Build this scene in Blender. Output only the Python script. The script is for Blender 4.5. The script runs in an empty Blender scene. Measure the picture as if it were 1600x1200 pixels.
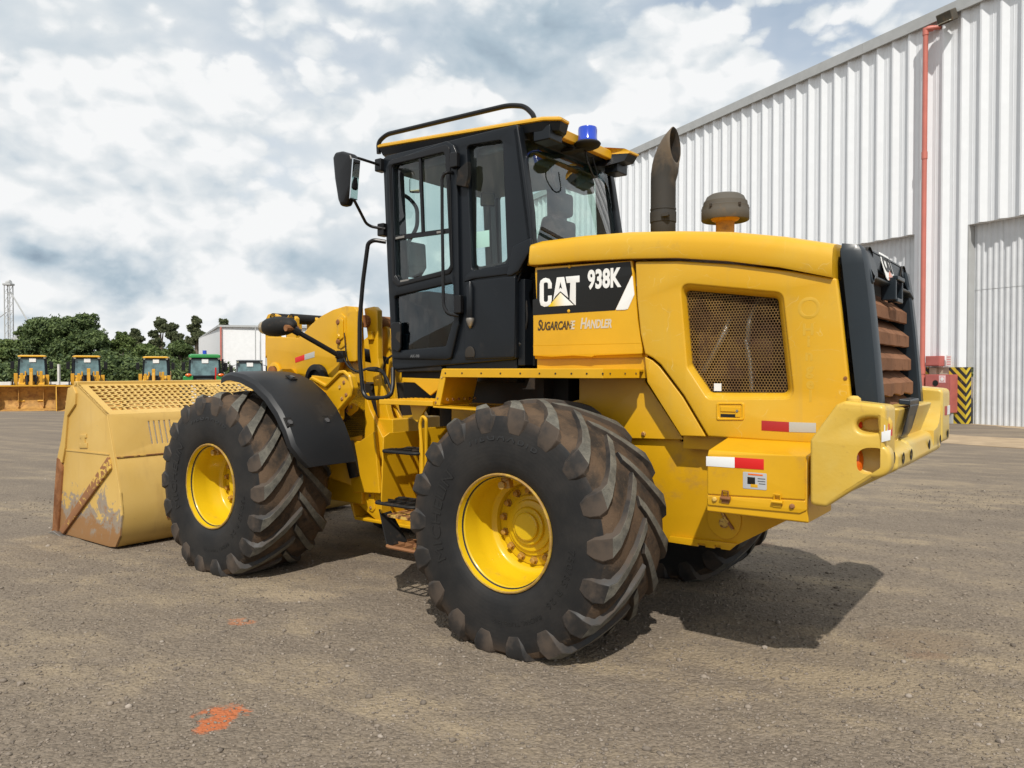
import bpy, bmesh, math, random
import numpy as np
from mathutils import Vector, Matrix

random.seed(7)
rng = np.random.default_rng(7)
SC = bpy.context.scene
COL = SC.collection
R = math.radians

# ------------------------------------------------------------------ camera
F_PX, CAM_H, V_HORIZON = 1202.0, 1.67, 578.0          # focal length in 1600 px widths, eye height, horizon row
PITCH = math.atan((600.0 - V_HORIZON) / F_PX)
cam = bpy.data.cameras.new('camera')
cam.sensor_width = 36.0
cam.lens = 36.0 * F_PX / 1600.0
cam.clip_start = 0.05
cam.clip_end = 4000.0
cam_ob = bpy.data.objects.new('camera', cam)
COL.objects.link(cam_ob)
cam_ob.location = (0, 0, CAM_H)
cam_ob.rotation_euler = (R(90) - PITCH, 0, 0)
SC.camera = cam_ob

# ------------------------------------------------------------------ light
SUN_DIR = Vector((-0.063, -0.852, 1.0)).normalized()
SUN_EL = math.asin(SUN_DIR.z)
sun = bpy.data.lights.new('sun', 'SUN')
sun.energy = 4.1
sun.angle = R(0.8)
sun.color = (1.0, 0.95, 0.87)
sun_ob = bpy.data.objects.new('sun', sun)
COL.objects.link(sun_ob)
sun_ob.rotation_euler = SUN_DIR.to_track_quat('Z', 'Y').to_euler()
sun_ob.location = (0, -20, 30)

SC.view_settings.view_transform = 'Standard'
SC.view_settings.look = 'None'
SC.view_settings.exposure = 0.0
SC.view_settings.gamma = 1.0
SC.view_settings.use_curve_mapping = False
SC.cycles.use_denoising = True
SC.cycles.max_bounces = 8
SC.cycles.transparent_max_bounces = 16
SC.cycles.glossy_bounces = 4
SC.cycles.caustics_reflective = False
SC.cycles.caustics_refractive = False


def pix_dir(u, v):
    a = (u - 800) / F_PX
    b = -(v - 600) / F_PX
    cp, sp = math.cos(PITCH), math.sin(PITCH)
    return Vector((a, cp + b * sp, -sp + b * cp))


# ---- node helper
class NT:
    def __init__(s, tree):
        s.t = tree
        s.n = tree.nodes
        s.l = tree.links

    def node(s, typ, **kw):
        n = s.n.new(typ)
        for k, v in kw.items():
            if k == 'ins':
                for i, x in v.items():
                    s.set(n.inputs[i], x)
            else:
                setattr(n, k, v)
        return n

    def set(s, sock, x):
        if isinstance(x, bpy.types.NodeSocket):
            s.l.new(x, sock)
        elif isinstance(x, bpy.types.Node):
            s.l.new(x.outputs[0], sock)
        else:
            if sock.type == 'RGBA' and len(x) == 3:
                x = (*x, 1)
            sock.default_value = x

    def math(s, op, a, b=0.0, c=0.0, clamp=False):
        n = s.node('ShaderNodeMath', operation=op, use_clamp=clamp)
        s.set(n.inputs[0], a)
        s.set(n.inputs[1], b)
        s.set(n.inputs[2], c)
        return n.outputs[0]

    def vmath(s, op, a, b=(0, 0, 0), out=0):
        n = s.node('ShaderNodeVectorMath', operation=op)
        s.set(n.inputs[0], a)
        if op == 'SCALE':
            s.set(n.inputs[3], b)
        else:
            s.set(n.inputs[1], b)
        return n.outputs[out]

    def noise(s, vec, scale, detail=4, rough=0.55, dist=0.0, out=0):
        n = s.node('ShaderNodeTexNoise')
        s.set(n.inputs['Vector'], vec)
        n.inputs['Scale'].default_value = scale
        n.inputs['Detail'].default_value = detail
        n.inputs['Roughness'].default_value = rough
        n.inputs['Distortion'].default_value = dist
        return n.outputs[out]

    def ramp(s, x, lo, hi, a=0.0, b=1.0, smooth=True):
        n = s.node('ShaderNodeMapRange', interpolation_type='SMOOTHSTEP' if smooth else 'LINEAR')
        s.set(n.inputs[0], x)
        n.inputs[1].default_value = lo
        n.inputs[2].default_value = hi
        n.inputs[3].default_value = a
        n.inputs[4].default_value = b
        return n.outputs[0]

    def mix(s, f, a, b):
        n = s.node('ShaderNodeMix', data_type='RGBA')
        s.set(n.inputs[0], f)
        s.set(n.inputs[6], a)
        s.set(n.inputs[7], b)
        return n.outputs[2]

    def scalexyz(s, vec, sc):
        return s.vmath('MULTIPLY', vec, sc)


# ------------------------------------------------------------------ world: blue sky behind broken cumulus
world = bpy.data.worlds.new('World')
SC.world = world
world.use_nodes = True
world.cycles.sampling_method = 'MANUAL'
world.cycles.sample_map_resolution = 512
W = NT(world.node_tree)
W.n.clear()
geo = W.node('ShaderNodeTexCoord').outputs['Generated']
dirv = W.vmath('NORMALIZE', geo)
sky = W.node('ShaderNodeTexSky', sky_type='NISHITA', sun_disc=False)
sky.sun_elevation = SUN_EL
sky.sun_rotation = math.atan2(SUN_DIR.x, SUN_DIR.y)
sky.air_density = 1.2
sky.dust_density = 1.5
bg_sky = W.node('ShaderNodeBackground', ins={'Color': sky.outputs[0], 'Strength': 0.13})
sep = W.node('ShaderNodeSeparateXYZ', ins={0: dirv})
zc = W.math('MAXIMUM', sep.outputs[2], 0.0)
# cloud space: a little flattened
pl = W.vmath('MULTIPLY', dirv, (1, 1, 1.5))
warp = W.node('ShaderNodeTexNoise', ins={'Vector': pl, 'Scale': 5.0, 'Detail': 4.0})
pw = W.vmath('ADD', pl, W.vmath('SCALE', W.vmath('SUBTRACT', warp.outputs['Color'], (0.5, 0.5, 0.5)), 0.08))
# heaped cloud: round cells on several scales, pushed about by noise
warp2 = W.node('ShaderNodeTexNoise', ins={'Vector': pl, 'Scale': 22.0, 'Detail': 5.0, 'Roughness': 0.6})
pc = W.vmath('ADD', pw, W.vmath('SCALE', W.vmath('SUBTRACT', warp2.outputs['Color'], (0.5, 0.5, 0.5)), 0.030))


def cells(vec, sc, sm=.35):
    v = W.node('ShaderNodeTexVoronoi', feature='F1', ins={'Vector': vec, 'Scale': sc})
    return W.math('SUBTRACT', .5, v.outputs['Distance'])


def blob(u, v, ru, rv, amp):
    """soft mass of cloud around one direction of the sky (half-widths in degrees)"""
    d = pix_dir(u, v).normalized()
    side = d.cross(Vector((0, 0, 1))).normalized()
    up = side.cross(d)
    vs = []
    for ax, rr in ((side, ru), (up, rv)):
        dp = W.vmath('DOT_PRODUCT', dwarp, tuple(ax / math.sin(R(rr))), out=1)
        vs.append(W.math('MULTIPLY', dp, dp))
    s = W.math('ADD', vs[0], vs[1])
    front = W.math('GREATER_THAN', W.vmath('DOT_PRODUCT', dirv, tuple(d), out=1), 0.0)
    g = W.math('MULTIPLY', W.math('POWER', 2.718, W.math('MULTIPLY', s, -1.0)), front)
    return W.math('MULTIPLY', g, amp)


dw = W.node('ShaderNodeTexNoise', ins={'Vector': dirv, 'Scale': 5.0, 'Detail': 4.0, 'Roughness': 0.6})
dwarp = W.vmath('ADD', dirv, W.vmath('SCALE', W.vmath('SUBTRACT', dw.outputs['Color'], (0.5, 0.5, 0.5)), 0.16))


low = W.noise(pw, 2.2, 4, .5)
n0 = W.noise(pw, 6.0, 5, .56)


def heapf(vec, nvec):
    h = W.math('ADD', W.math('MULTIPLY', cells(vec, 6.5), .50), W.math('MULTIPLY', cells(vec, 15.0), .40))
    h = W.math('ADD', h, W.math('MULTIPLY', cells(vec, 36.0), .22))
    return W.math('ADD', h, W.math('MULTIPLY', W.math('SUBTRACT', W.noise(nvec, 6.0, 6, .58), .5), .60))


h0 = heapf(pc, pw)
h1 = heapf(W.vmath('ADD', pc, (0.0, 0.0, 0.050)), W.vmath('ADD', pw, (0.0, 0.0, 0.050)))
fine = W.noise(pw, 17.0, 6, 0.62)

WHITE = [(60, 280, 5, 4.5, .42), (250, 300, 5.5, 5.5, .46), (310, 395, 4.5, 3, .34), (160, 230, 3.5, 3, .30), (1045, 105, 4.2, 3, .62), (1090, 165, 3.5, 2, .40), (1000, 150, 4, 2, .3),
         (405, 430, 2.6, 2.2, .55), (430, 480, 3, 1.5, .4), (30, 180, 4, 3, .28), (690, 150, 6, 2.6, .36), (640, 190, 4, 2, .25), (30, 440, 3, 1.6, .36), (330, 470, 4, 1.2, .36), (180, 490, 8, 1.2, .36),
         (1500, -300, 12, 8, .4), (-300, 200, 12, 8, .4), (300, -300, 14, 8, .3)]
DARK = [(110, 378, 10, 1.5, .27), (30, 360, 6, 1.4, .16), (270, 425, 6, 1.2, .28), (330, 388, 5, 1.2, .16), (150, 412, 8, 1.2, .15), (840, 40, 11, 3.8, .34), (960, 75, 5, 2.4, .12), (600, 90, 9, 3, .08),
        (490, 455, 5, 1.8, .26), (560, 475, 6, 1.5, .24), (450, 410, 4, 1.3, .12), (150, 462, 6, 1.0, .12), (700, 70, 8, 3, .10), (10, 250, 3, 1.6, .12), (215, 205, 4, 1.5, .07)]
BLUE = [(1190, 75, 6, 3.5, .5), (1120, 20, 5, 2.6, .3), (500, 25, 7, 3, .22), (430, 120, 6, 2.6, .2), (440, 275, 5, 3.0, .16), (1330, 30, 7, 3, .3), (380, 250, 4, 3, .12)]


BACK0, CUM0, M0, M1 = .70, .76, .04, .21


def total(lst):
    t = None
    for b in lst:
        g = blob(*b)
        t = g if t is None else W.math('ADD', t, g)
    return t


wt, dk, bl = total(WHITE), total(DARK), total(BLUE)
relief = W.math('SUBTRACT', h0, h1)                      # brighter where the cloud thins out above
back = W.math('ADD', BACK0, W.math('ADD', W.math('MULTIPLY', W.math('SUBTRACT', low, .5), .70), W.math('MULTIPLY', W.math('SUBTRACT', fine, .5), .16)))
back = W.math('ADD', back, W.math('MULTIPLY', relief, .35))
cum = W.math('ADD', W.math('ADD', CUM0, W.math('MULTIPLY', wt, .26)), W.math('ADD', W.math('MULTIPLY', relief, 1.15), W.math('MULTIPLY', W.math('SUBTRACT', low, .5), .5)))
heap = W.math('ADD', W.math('MULTIPLY', wt, 1.0), W.math('ADD', h0, W.math('MULTIPLY', W.math('SUBTRACT', low, .5), .8)))
mask = W.ramp(heap, M0, M1)
lum = W.math('ADD', W.math('MULTIPLY', back, W.math('SUBTRACT', 1.0, mask)), W.math('MULTIPLY', cum, mask))
lum = W.math('SUBTRACT', lum, W.math('MULTIPLY', dk, W.math('ADD', .56, W.math('MULTIPLY', W.math('SUBTRACT', .5, n0), 2.6))))
cr = W.node('ShaderNodeValToRGB', ins={0: lum})
el = cr.color_ramp.elements
el[0].position, el[0].color = 0.10, (0.30, 0.385, 0.47, 1)
el[1].position, el[1].color = 0.95, (0.93, 0.94, 0.945, 1)
for pos, c in ((0.34, (0.44, 0.54, 0.62, 1)), (0.56, (0.62, 0.69, 0.745, 1)), (0.76, (0.77, 0.81, 0.835, 1))):
    e = el.new(pos)
    e.color = c
bg_cl = W.node('ShaderNodeBackground', ins={'Color': cr.outputs[0], 'Strength': 1.0})
holes = W.math('MULTIPLY', bl, W.math('SUBTRACT', 1.0, mask), clamp=True)
cover = W.math('SUBTRACT', 1.0, holes, clamp=True)
# thin white veil everywhere: the blue is milky
cover = W.math('MAXIMUM', cover, 0.52)
mixw = W.node('ShaderNodeMixShader')
W.set(mixw.inputs[0], cover)
W.l.new(bg_sky.outputs[0], mixw.inputs[1])
W.l.new(bg_cl.outputs[0], mixw.inputs[2])
wo = W.node('ShaderNodeOutputWorld')
W.l.new(mixw.outputs[0], wo.inputs[0])


# ------------------------------------------------------------------ materials
MATS = {}


def mat(name, col, rough=0.5, metal=0.0, spec=0.5, coat=0.0, bump=None, dirt=None, var=0.0, space='Object', build=None):
    m = bpy.data.materials.new(name)
    m.use_nodes = True
    t = NT(m.node_tree)
    b = t.n['Principled BSDF']
    b.inputs['Base Color'].default_value = (*col, 1)
    b.inputs['Roughness'].default_value = rough
    b.inputs['Metallic'].default_value = metal
    b.inputs['Specular IOR Level'].default_value = spec
    b.inputs['Coat Weight'].default_value = coat
    b.inputs['Coat Roughness'].default_value = 0.12
    co = t.node('ShaderNodeTexCoord').outputs[space]
    c = None
    if var or dirt:
        n = t.noise(co, 2.3, 5, 0.6)
        c = t.mix(t.ramp(n, .3, .7), tuple(x * (1 - var) for x in col), tuple(min(1, x * (1 + var)) for x in col))
        if dirt:                       # (colour, amount, scale)
            dn = t.noise(co, dirt[2], 7, 0.68, 0.3)
            lo = 0.75 - dirt[1]
            c = t.mix(t.ramp(dn, lo, lo + .16, 0, dirt[3] if len(dirt) > 3 else .85), c, dirt[0])
            rr = t.ramp(dn, lo, lo + .2, rough, min(1, rough + .25))
            t.set(b.inputs['Roughness'], rr)
        t.set(b.inputs['Base Color'], c)
    if bump:                           # (scale, strength, distance)
        bn = t.node('ShaderNodeBump', ins={'Height': t.noise(co, bump[0], 5, 0.6), 'Strength': bump[1], 'Distance': bump[2]})
        t.l.new(bn.outputs[0], b.inputs['Normal'])
    if build:
        build(t, b, co)
    MATS[name] = m
    return m


YEL = (0.61, 0.330, 0.007)
mat('yellow_paint', YEL, 0.36, spec=.4, coat=0.12, var=0.07, dirt=((0.34, 0.19, 0.05), 0.17, 3.1, .55), bump=(9, .06, .01))


def hood_fade(t, b, co):
    n = t.noise(t.scalexyz(co, (1.0, 1, 1.6)), 1.3, 4, .55)
    n2 = t.noise(co, 14, 5, .6)
    c = t.mix(t.ramp(n, .35, .68), YEL, (0.60, 0.358, 0.026))
    run = t.noise(t.scalexyz(co, (11, 11, .8)), 1.0, 5, .6)
    c = t.mix(t.ramp(run, .54, .78, 0, .35), c, (0.46, 0.29, 0.055))
    c = t.mix(t.ramp(n2, .58, .76, 0, .35), c, (0.45, 0.27, 0.04))
    scr = t.node('ShaderNodeTexVoronoi', feature='DISTANCE_TO_EDGE', ins={'Vector': t.vmath('ADD', t.scalexyz(co, (1, 1, 2.2)), t.vmath('SCALE', t.noise(co, 3.0, 3, .5, out=1), .8)), 'Scale': 2.1})
    c = t.mix(t.math('MULTIPLY', t.ramp(scr.outputs['Distance'], .006, .0, 0, .5), t.ramp(n2, .45, .6)), c, (0.66, 0.50, 0.16))
    t.set(b.inputs['Base Color'], c)
    t.set(b.inputs['Roughness'], t.ramp(n2, .3, .7, .34, .48))


mat('yellow_hood', YEL, 0.4, spec=.4, coat=0.15, build=hood_fade)


def cast_fade(t, b, co):
    n = t.noise(co, 2.2, 5, .6)
    n2 = t.noise(co, 30, 4, .6)
    c = t.mix(t.ramp(n, .35, .68), (0.60, 0.385, 0.05), (0.60, 0.44, 0.11))
    c = t.mix(t.ramp(n2, .58, .76, 0, .5), c, (0.42, 0.25, 0.05))
    t.set(b.inputs['Base Color'], c)
    bn = t.node('ShaderNodeBump', ins={'Height': n2, 'Strength': .12, 'Distance': .01})
    t.l.new(bn.outputs[0], b.inputs['Normal'])


mat('yellow_casting', YEL, 0.42, coat=0.2, build=cast_fade)


def bucket_paint(t, b, co):
    n = t.noise(co, 1.4, 5, .55)
    c = t.mix(t.ramp(n, .3, .7), (0.53, 0.335, 0.080), (0.58, 0.385, 0.115))
    run = t.noise(t.scalexyz(co, (9, 9, .9)), 1.0, 5, .62)
    c = t.mix(t.ramp(run, .52, .76, 0, .4), c, (0.40, 0.245, 0.075))
    fine = t.noise(co, 26, 6, .7)
    c = t.mix(t.ramp(fine, .66, .76, 0, .55), c, (0.33, 0.19, 0.07))
    # bare scraped steel and rust low on the side plates and along the floor
    sp = t.node('ShaderNodeSeparateXYZ', ins={0: co})
    big = t.noise(co, 4.0, 8, .72, .5)
    low = t.math('ADD', t.ramp(sp.outputs[2], .62, .0, 0, .60, smooth=False), t.math('MULTIPLY', t.math('SUBTRACT', big, .5), 1.5))
    endp = t.ramp(t.math('ABSOLUTE', sp.outputs[1]), 1.425, 1.445)
    steel = t.math('MULTIPLY', t.ramp(low, .22, .27), endp)
    rust = t.math('MULTIPLY', t.ramp(low, .34, .46), endp)
    c = t.mix(steel, c, (0.27, 0.22, 0.17))
    c = t.mix(rust, c, (0.28, 0.145, 0.055))
    t.set(b.inputs['Base Color'], c)
    t.set(b.inputs['Roughness'], t.ramp(big, .3, .7, .45, .7))


mat('bucket_paint', (0.6, 0.42, .13), .5, build=bucket_paint)


def rusty(t, b, co):
    n = t.noise(co, 7, 7, .65, .4)
    c = t.mix(t.ramp(n, .3, .7), (0.16, 0.062, 0.022), (0.30, 0.135, 0.055))
    c = t.mix(t.ramp(t.noise(co, 40, 3, .5), .6, .75, 0, .6), c, (0.09, 0.05, 0.03))
    t.set(b.inputs['Base Color'], c)
    bn = t.node('ShaderNodeBump', ins={'Height': t.noise(co, 60, 4, .6), 'Strength': .3, 'Distance': .004})
    t.l.new(bn.outputs[0], b.inputs['Normal'])


mat('rust', (.25, .11, .05), .8, spec=.25, build=rusty)


def worn_bar(t, b, co):
    n = t.noise(co, 16, 7, .7, .8)
    sp = t.node('ShaderNodeSeparateXYZ', ins={0: co})
    k = t.math('ADD', t.math('MULTIPLY', t.math('SUBTRACT', n, .5), 1.2), t.ramp(sp.outputs[2], .45, .80, -.12, .06))
    k = t.math('SUBTRACT', k, t.ramp(sp.outputs[2], .62, .86, 0, .08))
    c = t.mix(t.ramp(k, .0, .04), (0.25, 0.115, 0.05), (0.58, 0.38, 0.09))
    t.set(b.inputs['Base Color'], c)


mat('half_rusted', (.25, .11, .05), .7, spec=.3, build=worn_bar)
mat('cab_black', (0.0055, 0.0075, 0.0105), 0.36, spec=.32, coat=0.05, var=.12, dirt=((0.035, 0.032, 0.03), .14, 5, .4), bump=(60, .05, .003))
mat('grille_grey', (0.010, 0.016, 0.022), 0.36, spec=.4, coat=.08, var=.12, dirt=((0.10, 0.10, 0.095), .15, 9, .3))
mat('fender_plastic', (0.011, 0.0118, 0.0135), 0.46, spec=.38, var=.08, dirt=((0.06, 0.05, 0.04), .16, 4, .4), bump=(120, .06, .002))
mat('black_tube', (0.007, 0.007, 0.008), 0.36, spec=.35)
mat('rubber_part', (0.011, 0.0105, 0.010), 0.65, spec=.3, dirt=((0.09, 0.06, 0.04), .2, 8, .5))
mat('dark_inside', (0.022, 0.018, 0.014), 0.8, dirt=((0.08, 0.05, 0.03), .2, 6, .6))
mat('roof_yellow', (0.64, 0.345, 0.010), 0.42, coat=.1)
mat('seat_cloth', (0.016, 0.017, 0.02), 0.9)
mat('trim_grey', (0.10, 0.105, 0.11), 0.6)
mat('chrome', (0.55, 0.55, 0.56), 0.18, metal=1.0)
mat('bare_steel', (0.33, 0.31, 0.28), 0.45, metal=.8)
mat('decal_black', (0.009, 0.009, 0.0085), 0.4, spec=.35)
mat('decal_white', (0.78, 0.78, 0.76), 0.45)
mat('reflect_white', (0.74, 0.75, 0.75), 0.4, spec=.4)
mat('reflect_grey', (0.43, 0.43, 0.40), 0.4)
mat('reflect_red', (0.62, 0.013, 0.012), 0.35)
mat('reflect_dark_red', (0.36, 0.018, 0.018), 0.4)
mat('sticker', (0.42, 0.43, 0.44), 0.5)
mat('ghost_letters', (0.58, 0.345, 0.022), 0.40, coat=.25)
mat('orange_lens', (0.70, 0.13, 0.01), 0.2, coat=.6)
mat('red_lens', (0.55, 0.015, 0.01), 0.2, coat=.6)
mat('blue_lens', (0.006, 0.05, 0.50), 0.12, coat=.8)
mat('lamp_glass', (0.62, 0.60, 0.50), 0.2, coat=.8)
mat('amber_glass', (0.30, 0.22, 0.12), 0.2, coat=.6)
mat('paper', (0.70, 0.86, 0.80), 0.7)
mat('engine_rust', (0.085, 0.038, 0.02), 0.7, dirt=((0.16, 0.10, 0.04), .25, 9, .6))
mat('louvre_dirt', (0.20, 0.095, 0.050), 0.85, spec=.2, var=.2, dirt=((0.12, 0.055, 0.03), .25, 14, .6), bump=(70, .3, .003))


def lettering_fade(t, b, co):
    n = t.noise(co, 9, 6, .7, 1.0)
    sp = t.node('ShaderNodeSeparateXYZ', ins={0: co})
    mid = t.math('MULTIPLY', t.ramp(sp.outputs[0], -.22, -.32), t.ramp(sp.outputs[0], -.68, -.56))
    k = t.ramp(t.math('ADD', t.math('MULTIPLY', mid, .40), t.math('SUBTRACT', n, .5)), .14, .20)
    t.set(b.inputs['Base Color'], t.mix(k, (0.06, 0.035, 0.012), (0.55, 0.50, 0.40)))


mat('worn_lettering', (.06, .04, .02), .5, build=lettering_fade)


def side_rubber(t, b, co):
    n = t.noise(co, 3.5, 6, .62)
    fine = t.noise(co, 45, 4, .6)
    c = t.mix(t.ramp(n, .35, .7), (0.0105, 0.0105, 0.011), (0.023, 0.021, 0.0195))
    sp = t.node('ShaderNodeSeparateXYZ', ins={0: co})
    r = t.math('SQRT', t.math('ADD', t.math('MULTIPLY', sp.outputs[0], sp.outputs[0]), t.math('MULTIPLY', sp.outputs[2], sp.outputs[2])))
    edge = t.math('MULTIPLY', t.ramp(r, .60, .73), t.ramp(n, .38, .66))
    c = t.mix(t.math('MULTIPLY', edge, .65), c, (0.095, 0.060, 0.036))
    t.set(b.inputs['Base Color'], c)
    ring = t.math('SINE', t.math('MULTIPLY', r, 260.0))
    hh = t.math('ADD', t.math('MULTIPLY', fine, .5), t.math('MULTIPLY', ring, .12))
    bn = t.node('ShaderNodeBump', ins={'Height': hh, 'Strength': .18, 'Distance': .004})
    t.l.new(bn.outputs[0], b.inputs['Normal'])


mat('tyre_side', (.014, .014, .014), .62, spec=.35, build=side_rubber)


def tread_base(t, b, co):
    n = t.noise(co, 5, 7, .66, .3)
    f = t.noise(co, 55, 4, .65)
    c = t.mix(t.ramp(n, .32, .62), (0.030, 0.025, 0.021), (0.100, 0.066, 0.042))
    c = t.mix(t.ramp(f, .6, .75, 0, .5), c, (0.16, 0.105, 0.06))
    t.set(b.inputs['Base Color'], c)
    bn = t.node('ShaderNodeBump', ins={'Height': f, 'Strength': .5, 'Distance': .008})
    t.l.new(bn.outputs[0], b.inputs['Normal'])


mat('tread_base', (.1, .06, .04), .88, spec=.2, build=tread_base)


def lug_top(t, b, co):
    n = t.noise(co, 8, 7, .68)
    f = t.noise(co, 90, 3, .7)
    c = t.mix(t.ramp(n, .35, .68), (0.080, 0.077, 0.067), (0.165, 0.155, 0.128))
    c = t.mix(t.ramp(f, .55, .7, 0, .6), c, (0.045, 0.040, 0.034))
    t.set(b.inputs['Base Color'], c)
    bn = t.node('ShaderNodeBump', ins={'Height': f, 'Strength': .45, 'Distance': .005})
    t.l.new(bn.outputs[0], b.inputs['Normal'])


mat('lug_top', (.1, .09, .08), .85, spec=.2, build=lug_top)


def lug_side(t, b, co):
    n = t.noise(co, 4.5, 6, .62)
    c = t.mix(t.ramp(n, .36, .62), (0.017, 0.0165, 0.0165), (0.070, 0.052, 0.039))
    t.set(b.inputs['Base Color'], c)
    t.set(b.inputs['Roughness'], t.ramp(n, .35, .6, .5, .8))


mat('lug_side', (.03, .025, .022), .6, spec=.4, build=lug_side)
mat('side_letters', (0.0155, 0.0155, 0.0155), .5, spec=.4)


def glass_mat(name, tint, refl=1.0):
    m = bpy.data.materials.new(name)
    m.use_nodes = True
    t = NT(m.node_tree)
    t.n.clear()
    tr = t.node('ShaderNodeBsdfTransparent', ins={0: tint})
    gl = t.node('ShaderNodeBsdfGlossy', ins={0: (1, 1, 1), 'Roughness': 0.015})
    lw = t.node('ShaderNodeFresnel', ins={0: 1.55})
    bf = t.node('ShaderNodeNewGeometry').outputs['Backfacing']
    fac = t.math('MULTIPLY', t.math('MULTIPLY', lw.outputs[0], refl), t.math('SUBTRACT', 1.0, bf), clamp=True)
    mx = t.node('ShaderNodeMixShader')
    t.set(mx.inputs[0], fac)
    t.l.new(tr.outputs[0], mx.inputs[1])
    t.l.new(gl.outputs[0], mx.inputs[2])
    o = t.node('ShaderNodeOutputMaterial')
    t.l.new(mx.outputs[0], o.inputs[0])
    MATS[name] = m


glass_mat('tinted_glass', (0.87, 0.935, 0.92), 1.2)
glass_mat('rear_glass', (0.80, 0.89, 0.86), 1.9)
glass_mat('dark_glass', (0.52, 0.62, 0.65), 1.3)


# ------------------------------------------------------------------ mesh builder
class MB:
    def __init__(s):
        s.v, s.f, s.m = [], [], []

    def add(s, vs, fs, mi=0):
        o = len(s.v)
        s.v += [tuple(p) for p in vs]
        s.f += [tuple(i + o for i in f) for f in fs]
        s.m += [mi] * len(fs)
        return s

    def box(s, c, d, mi=0, rot=None):
        hx, hy, hz = d[0] / 2, d[1] / 2, d[2] / 2
        vs = [Vector((x * hx, y * hy, z * hz)) for z in (-1, 1) for y in (-1, 1) for x in (-1, 1)]
        if rot is not None:
            vs = [rot @ p for p in vs]
        vs = [p + Vector(c) for p in vs]
        return s.add(vs, [(0, 2, 3, 1), (4, 5, 7, 6), (0, 1, 5, 4), (2, 6, 7, 3), (0, 4, 6, 2), (1, 3, 7, 5)], mi)

    def bx(s, x0, x1, y0, y1, z0, z1, mi=0):
        return s.box(((x0 + x1) / 2, (y0 + y1) / 2, (z0 + z1) / 2), (abs(x1 - x0), abs(y1 - y0), abs(z1 - z0)), mi)

    def bar(s, p, q, w, t, up=(0, 0, 1), mi=0):
        p, q, up = Vector(p), Vector(q), Vector(up)
        z = (q - p).normalized()
        x = up.cross(z)
        x = x.normalized() if x.length > 1e-4 else Vector((1, 0, 0)).cross(z).normalized()
        y = z.cross(x)
        return s.box((p + q) / 2, (w, t, (q - p).length), mi, Matrix((x, y, z)).transposed())

    def tube(s, path, r, seg=8, mi=0, closed=False, cap=True):
        pts = [Vector(p) for p in path]
        n = len(pts)
        rr = r if isinstance(r, (list, tuple)) else [r] * n
        o = len(s.v)
        prev = None
        for i in range(n):
            if closed:
                t = (pts[(i + 1) % n] - pts[i - 1]).normalized()
            else:
                t = (pts[min(i + 1, n - 1)] - pts[max(i - 1, 0)]).normalized()
            if prev is None:
                a = Vector((0, 0, 1)) if abs(t.z) < .9 else Vector((1, 0, 0))
                x = t.cross(a).normalized()
            else:
                x = (prev - t * prev.dot(t)).normalized()
            prev = x
            y = t.cross(x)
            for k in range(seg):
                a = 2 * math.pi * k / seg
                s.v.append(tuple(pts[i] + (x * math.cos(a) + y * math.sin(a)) * rr[i]))
        m = n if closed else n - 1
        for i in range(m):
            for k in range(seg):
                a, b = o + i * seg + k, o + i * seg + (k + 1) % seg
                c, d = o + ((i + 1) % n) * seg + (k + 1) % seg, o + ((i + 1) % n) * seg + k
                s.f.append((a, b, c, d))
                s.m.append(mi)
        if cap and not closed:
            s.f.append(tuple(o + k for k in range(seg))[::-1])
            s.f.append(tuple(o + (n - 1) * seg + k for k in range(seg)))
            s.m += [mi, mi]
        return s

    def cyl(s, p, q, r0, r1=None, seg=16, mi=0):
        return s.tube([p, q], [r0, r0 if r1 is None else r1], seg, mi)

    def lathe(s, prof, c=(0, 0, 0), axis='z', seg=32, mi=0, a0=0, a1=2 * math.pi):
        """prof: list of (radius, height)"""
        o = len(s.v)
        full = abs(a1 - a0 - 2 * math.pi) < 1e-6
        ns = seg if full else seg + 1
        for k in range(ns):
            a = a0 + (a1 - a0) * k / seg
            for r, h in prof:
                x, y = r * math.cos(a), r * math.sin(a)
                p = (x, y, h) if axis == 'z' else ((x, h, y) if axis == 'y' else (h, x, y))
                s.v.append((p[0] + c[0], p[1] + c[1], p[2] + c[2]))
        n = len(prof)
        for k in range(seg):
            k2 = (k + 1) % ns
            for i in range(n - 1):
                s.f.append((o + k * n + i, o + k2 * n + i, o + k2 * n + i + 1, o + k * n + i + 1))
                s.m.append(mi if not isinstance(mi, (list, tuple)) else mi[i])
        return s

    def prism(s, poly, off, mi=0):
        n = len(poly)
        a = [Vector(p) for p in poly]
        b = [p + Vector(off) for p in a]
        return s.add(a + b, [tuple(range(n))[::-1], tuple(range(n, 2 * n))] + [(i, (i + 1) % n, n + (i + 1) % n, n + i) for i in range(n)], mi)

    def loft(s, rings, mi=0, closed=True, caps=True):
        n = len(rings[0])
        o = len(s.v)
        for r in rings:
            s.v += [tuple(p) for p in r]
        for i in range(len(rings) - 1):
            for k in range(n if closed else n - 1):
                s.f.append((o + i * n + k, o + i * n + (k + 1) % n, o + (i + 1) * n + (k + 1) % n, o + (i + 1) * n + k))
                s.m.append(mi)
        if caps and closed:
            s.f.append(tuple(o + k for k in range(n))[::-1])
            s.f.append(tuple(o + (len(rings) - 1) * n + k for k in range(n)))
            s.m += [mi, mi]
        return s

    def mesh(s, name, mats, smooth=35):
        me = bpy.data.meshes.new(name)
        me.from_pydata(s.v, [], s.f)
        for x in ([mats] if isinstance(mats, str) else mats):
            me.materials.append(MATS[x])
        me.polygons.foreach_set('material_index', s.m)
        bm = bmesh.new()
        bm.from_mesh(me)
        bmesh.ops.recalc_face_normals(bm, faces=bm.faces)
        bm.to_mesh(me)
        bm.free()
        finish(me, smooth)
        return me

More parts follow.
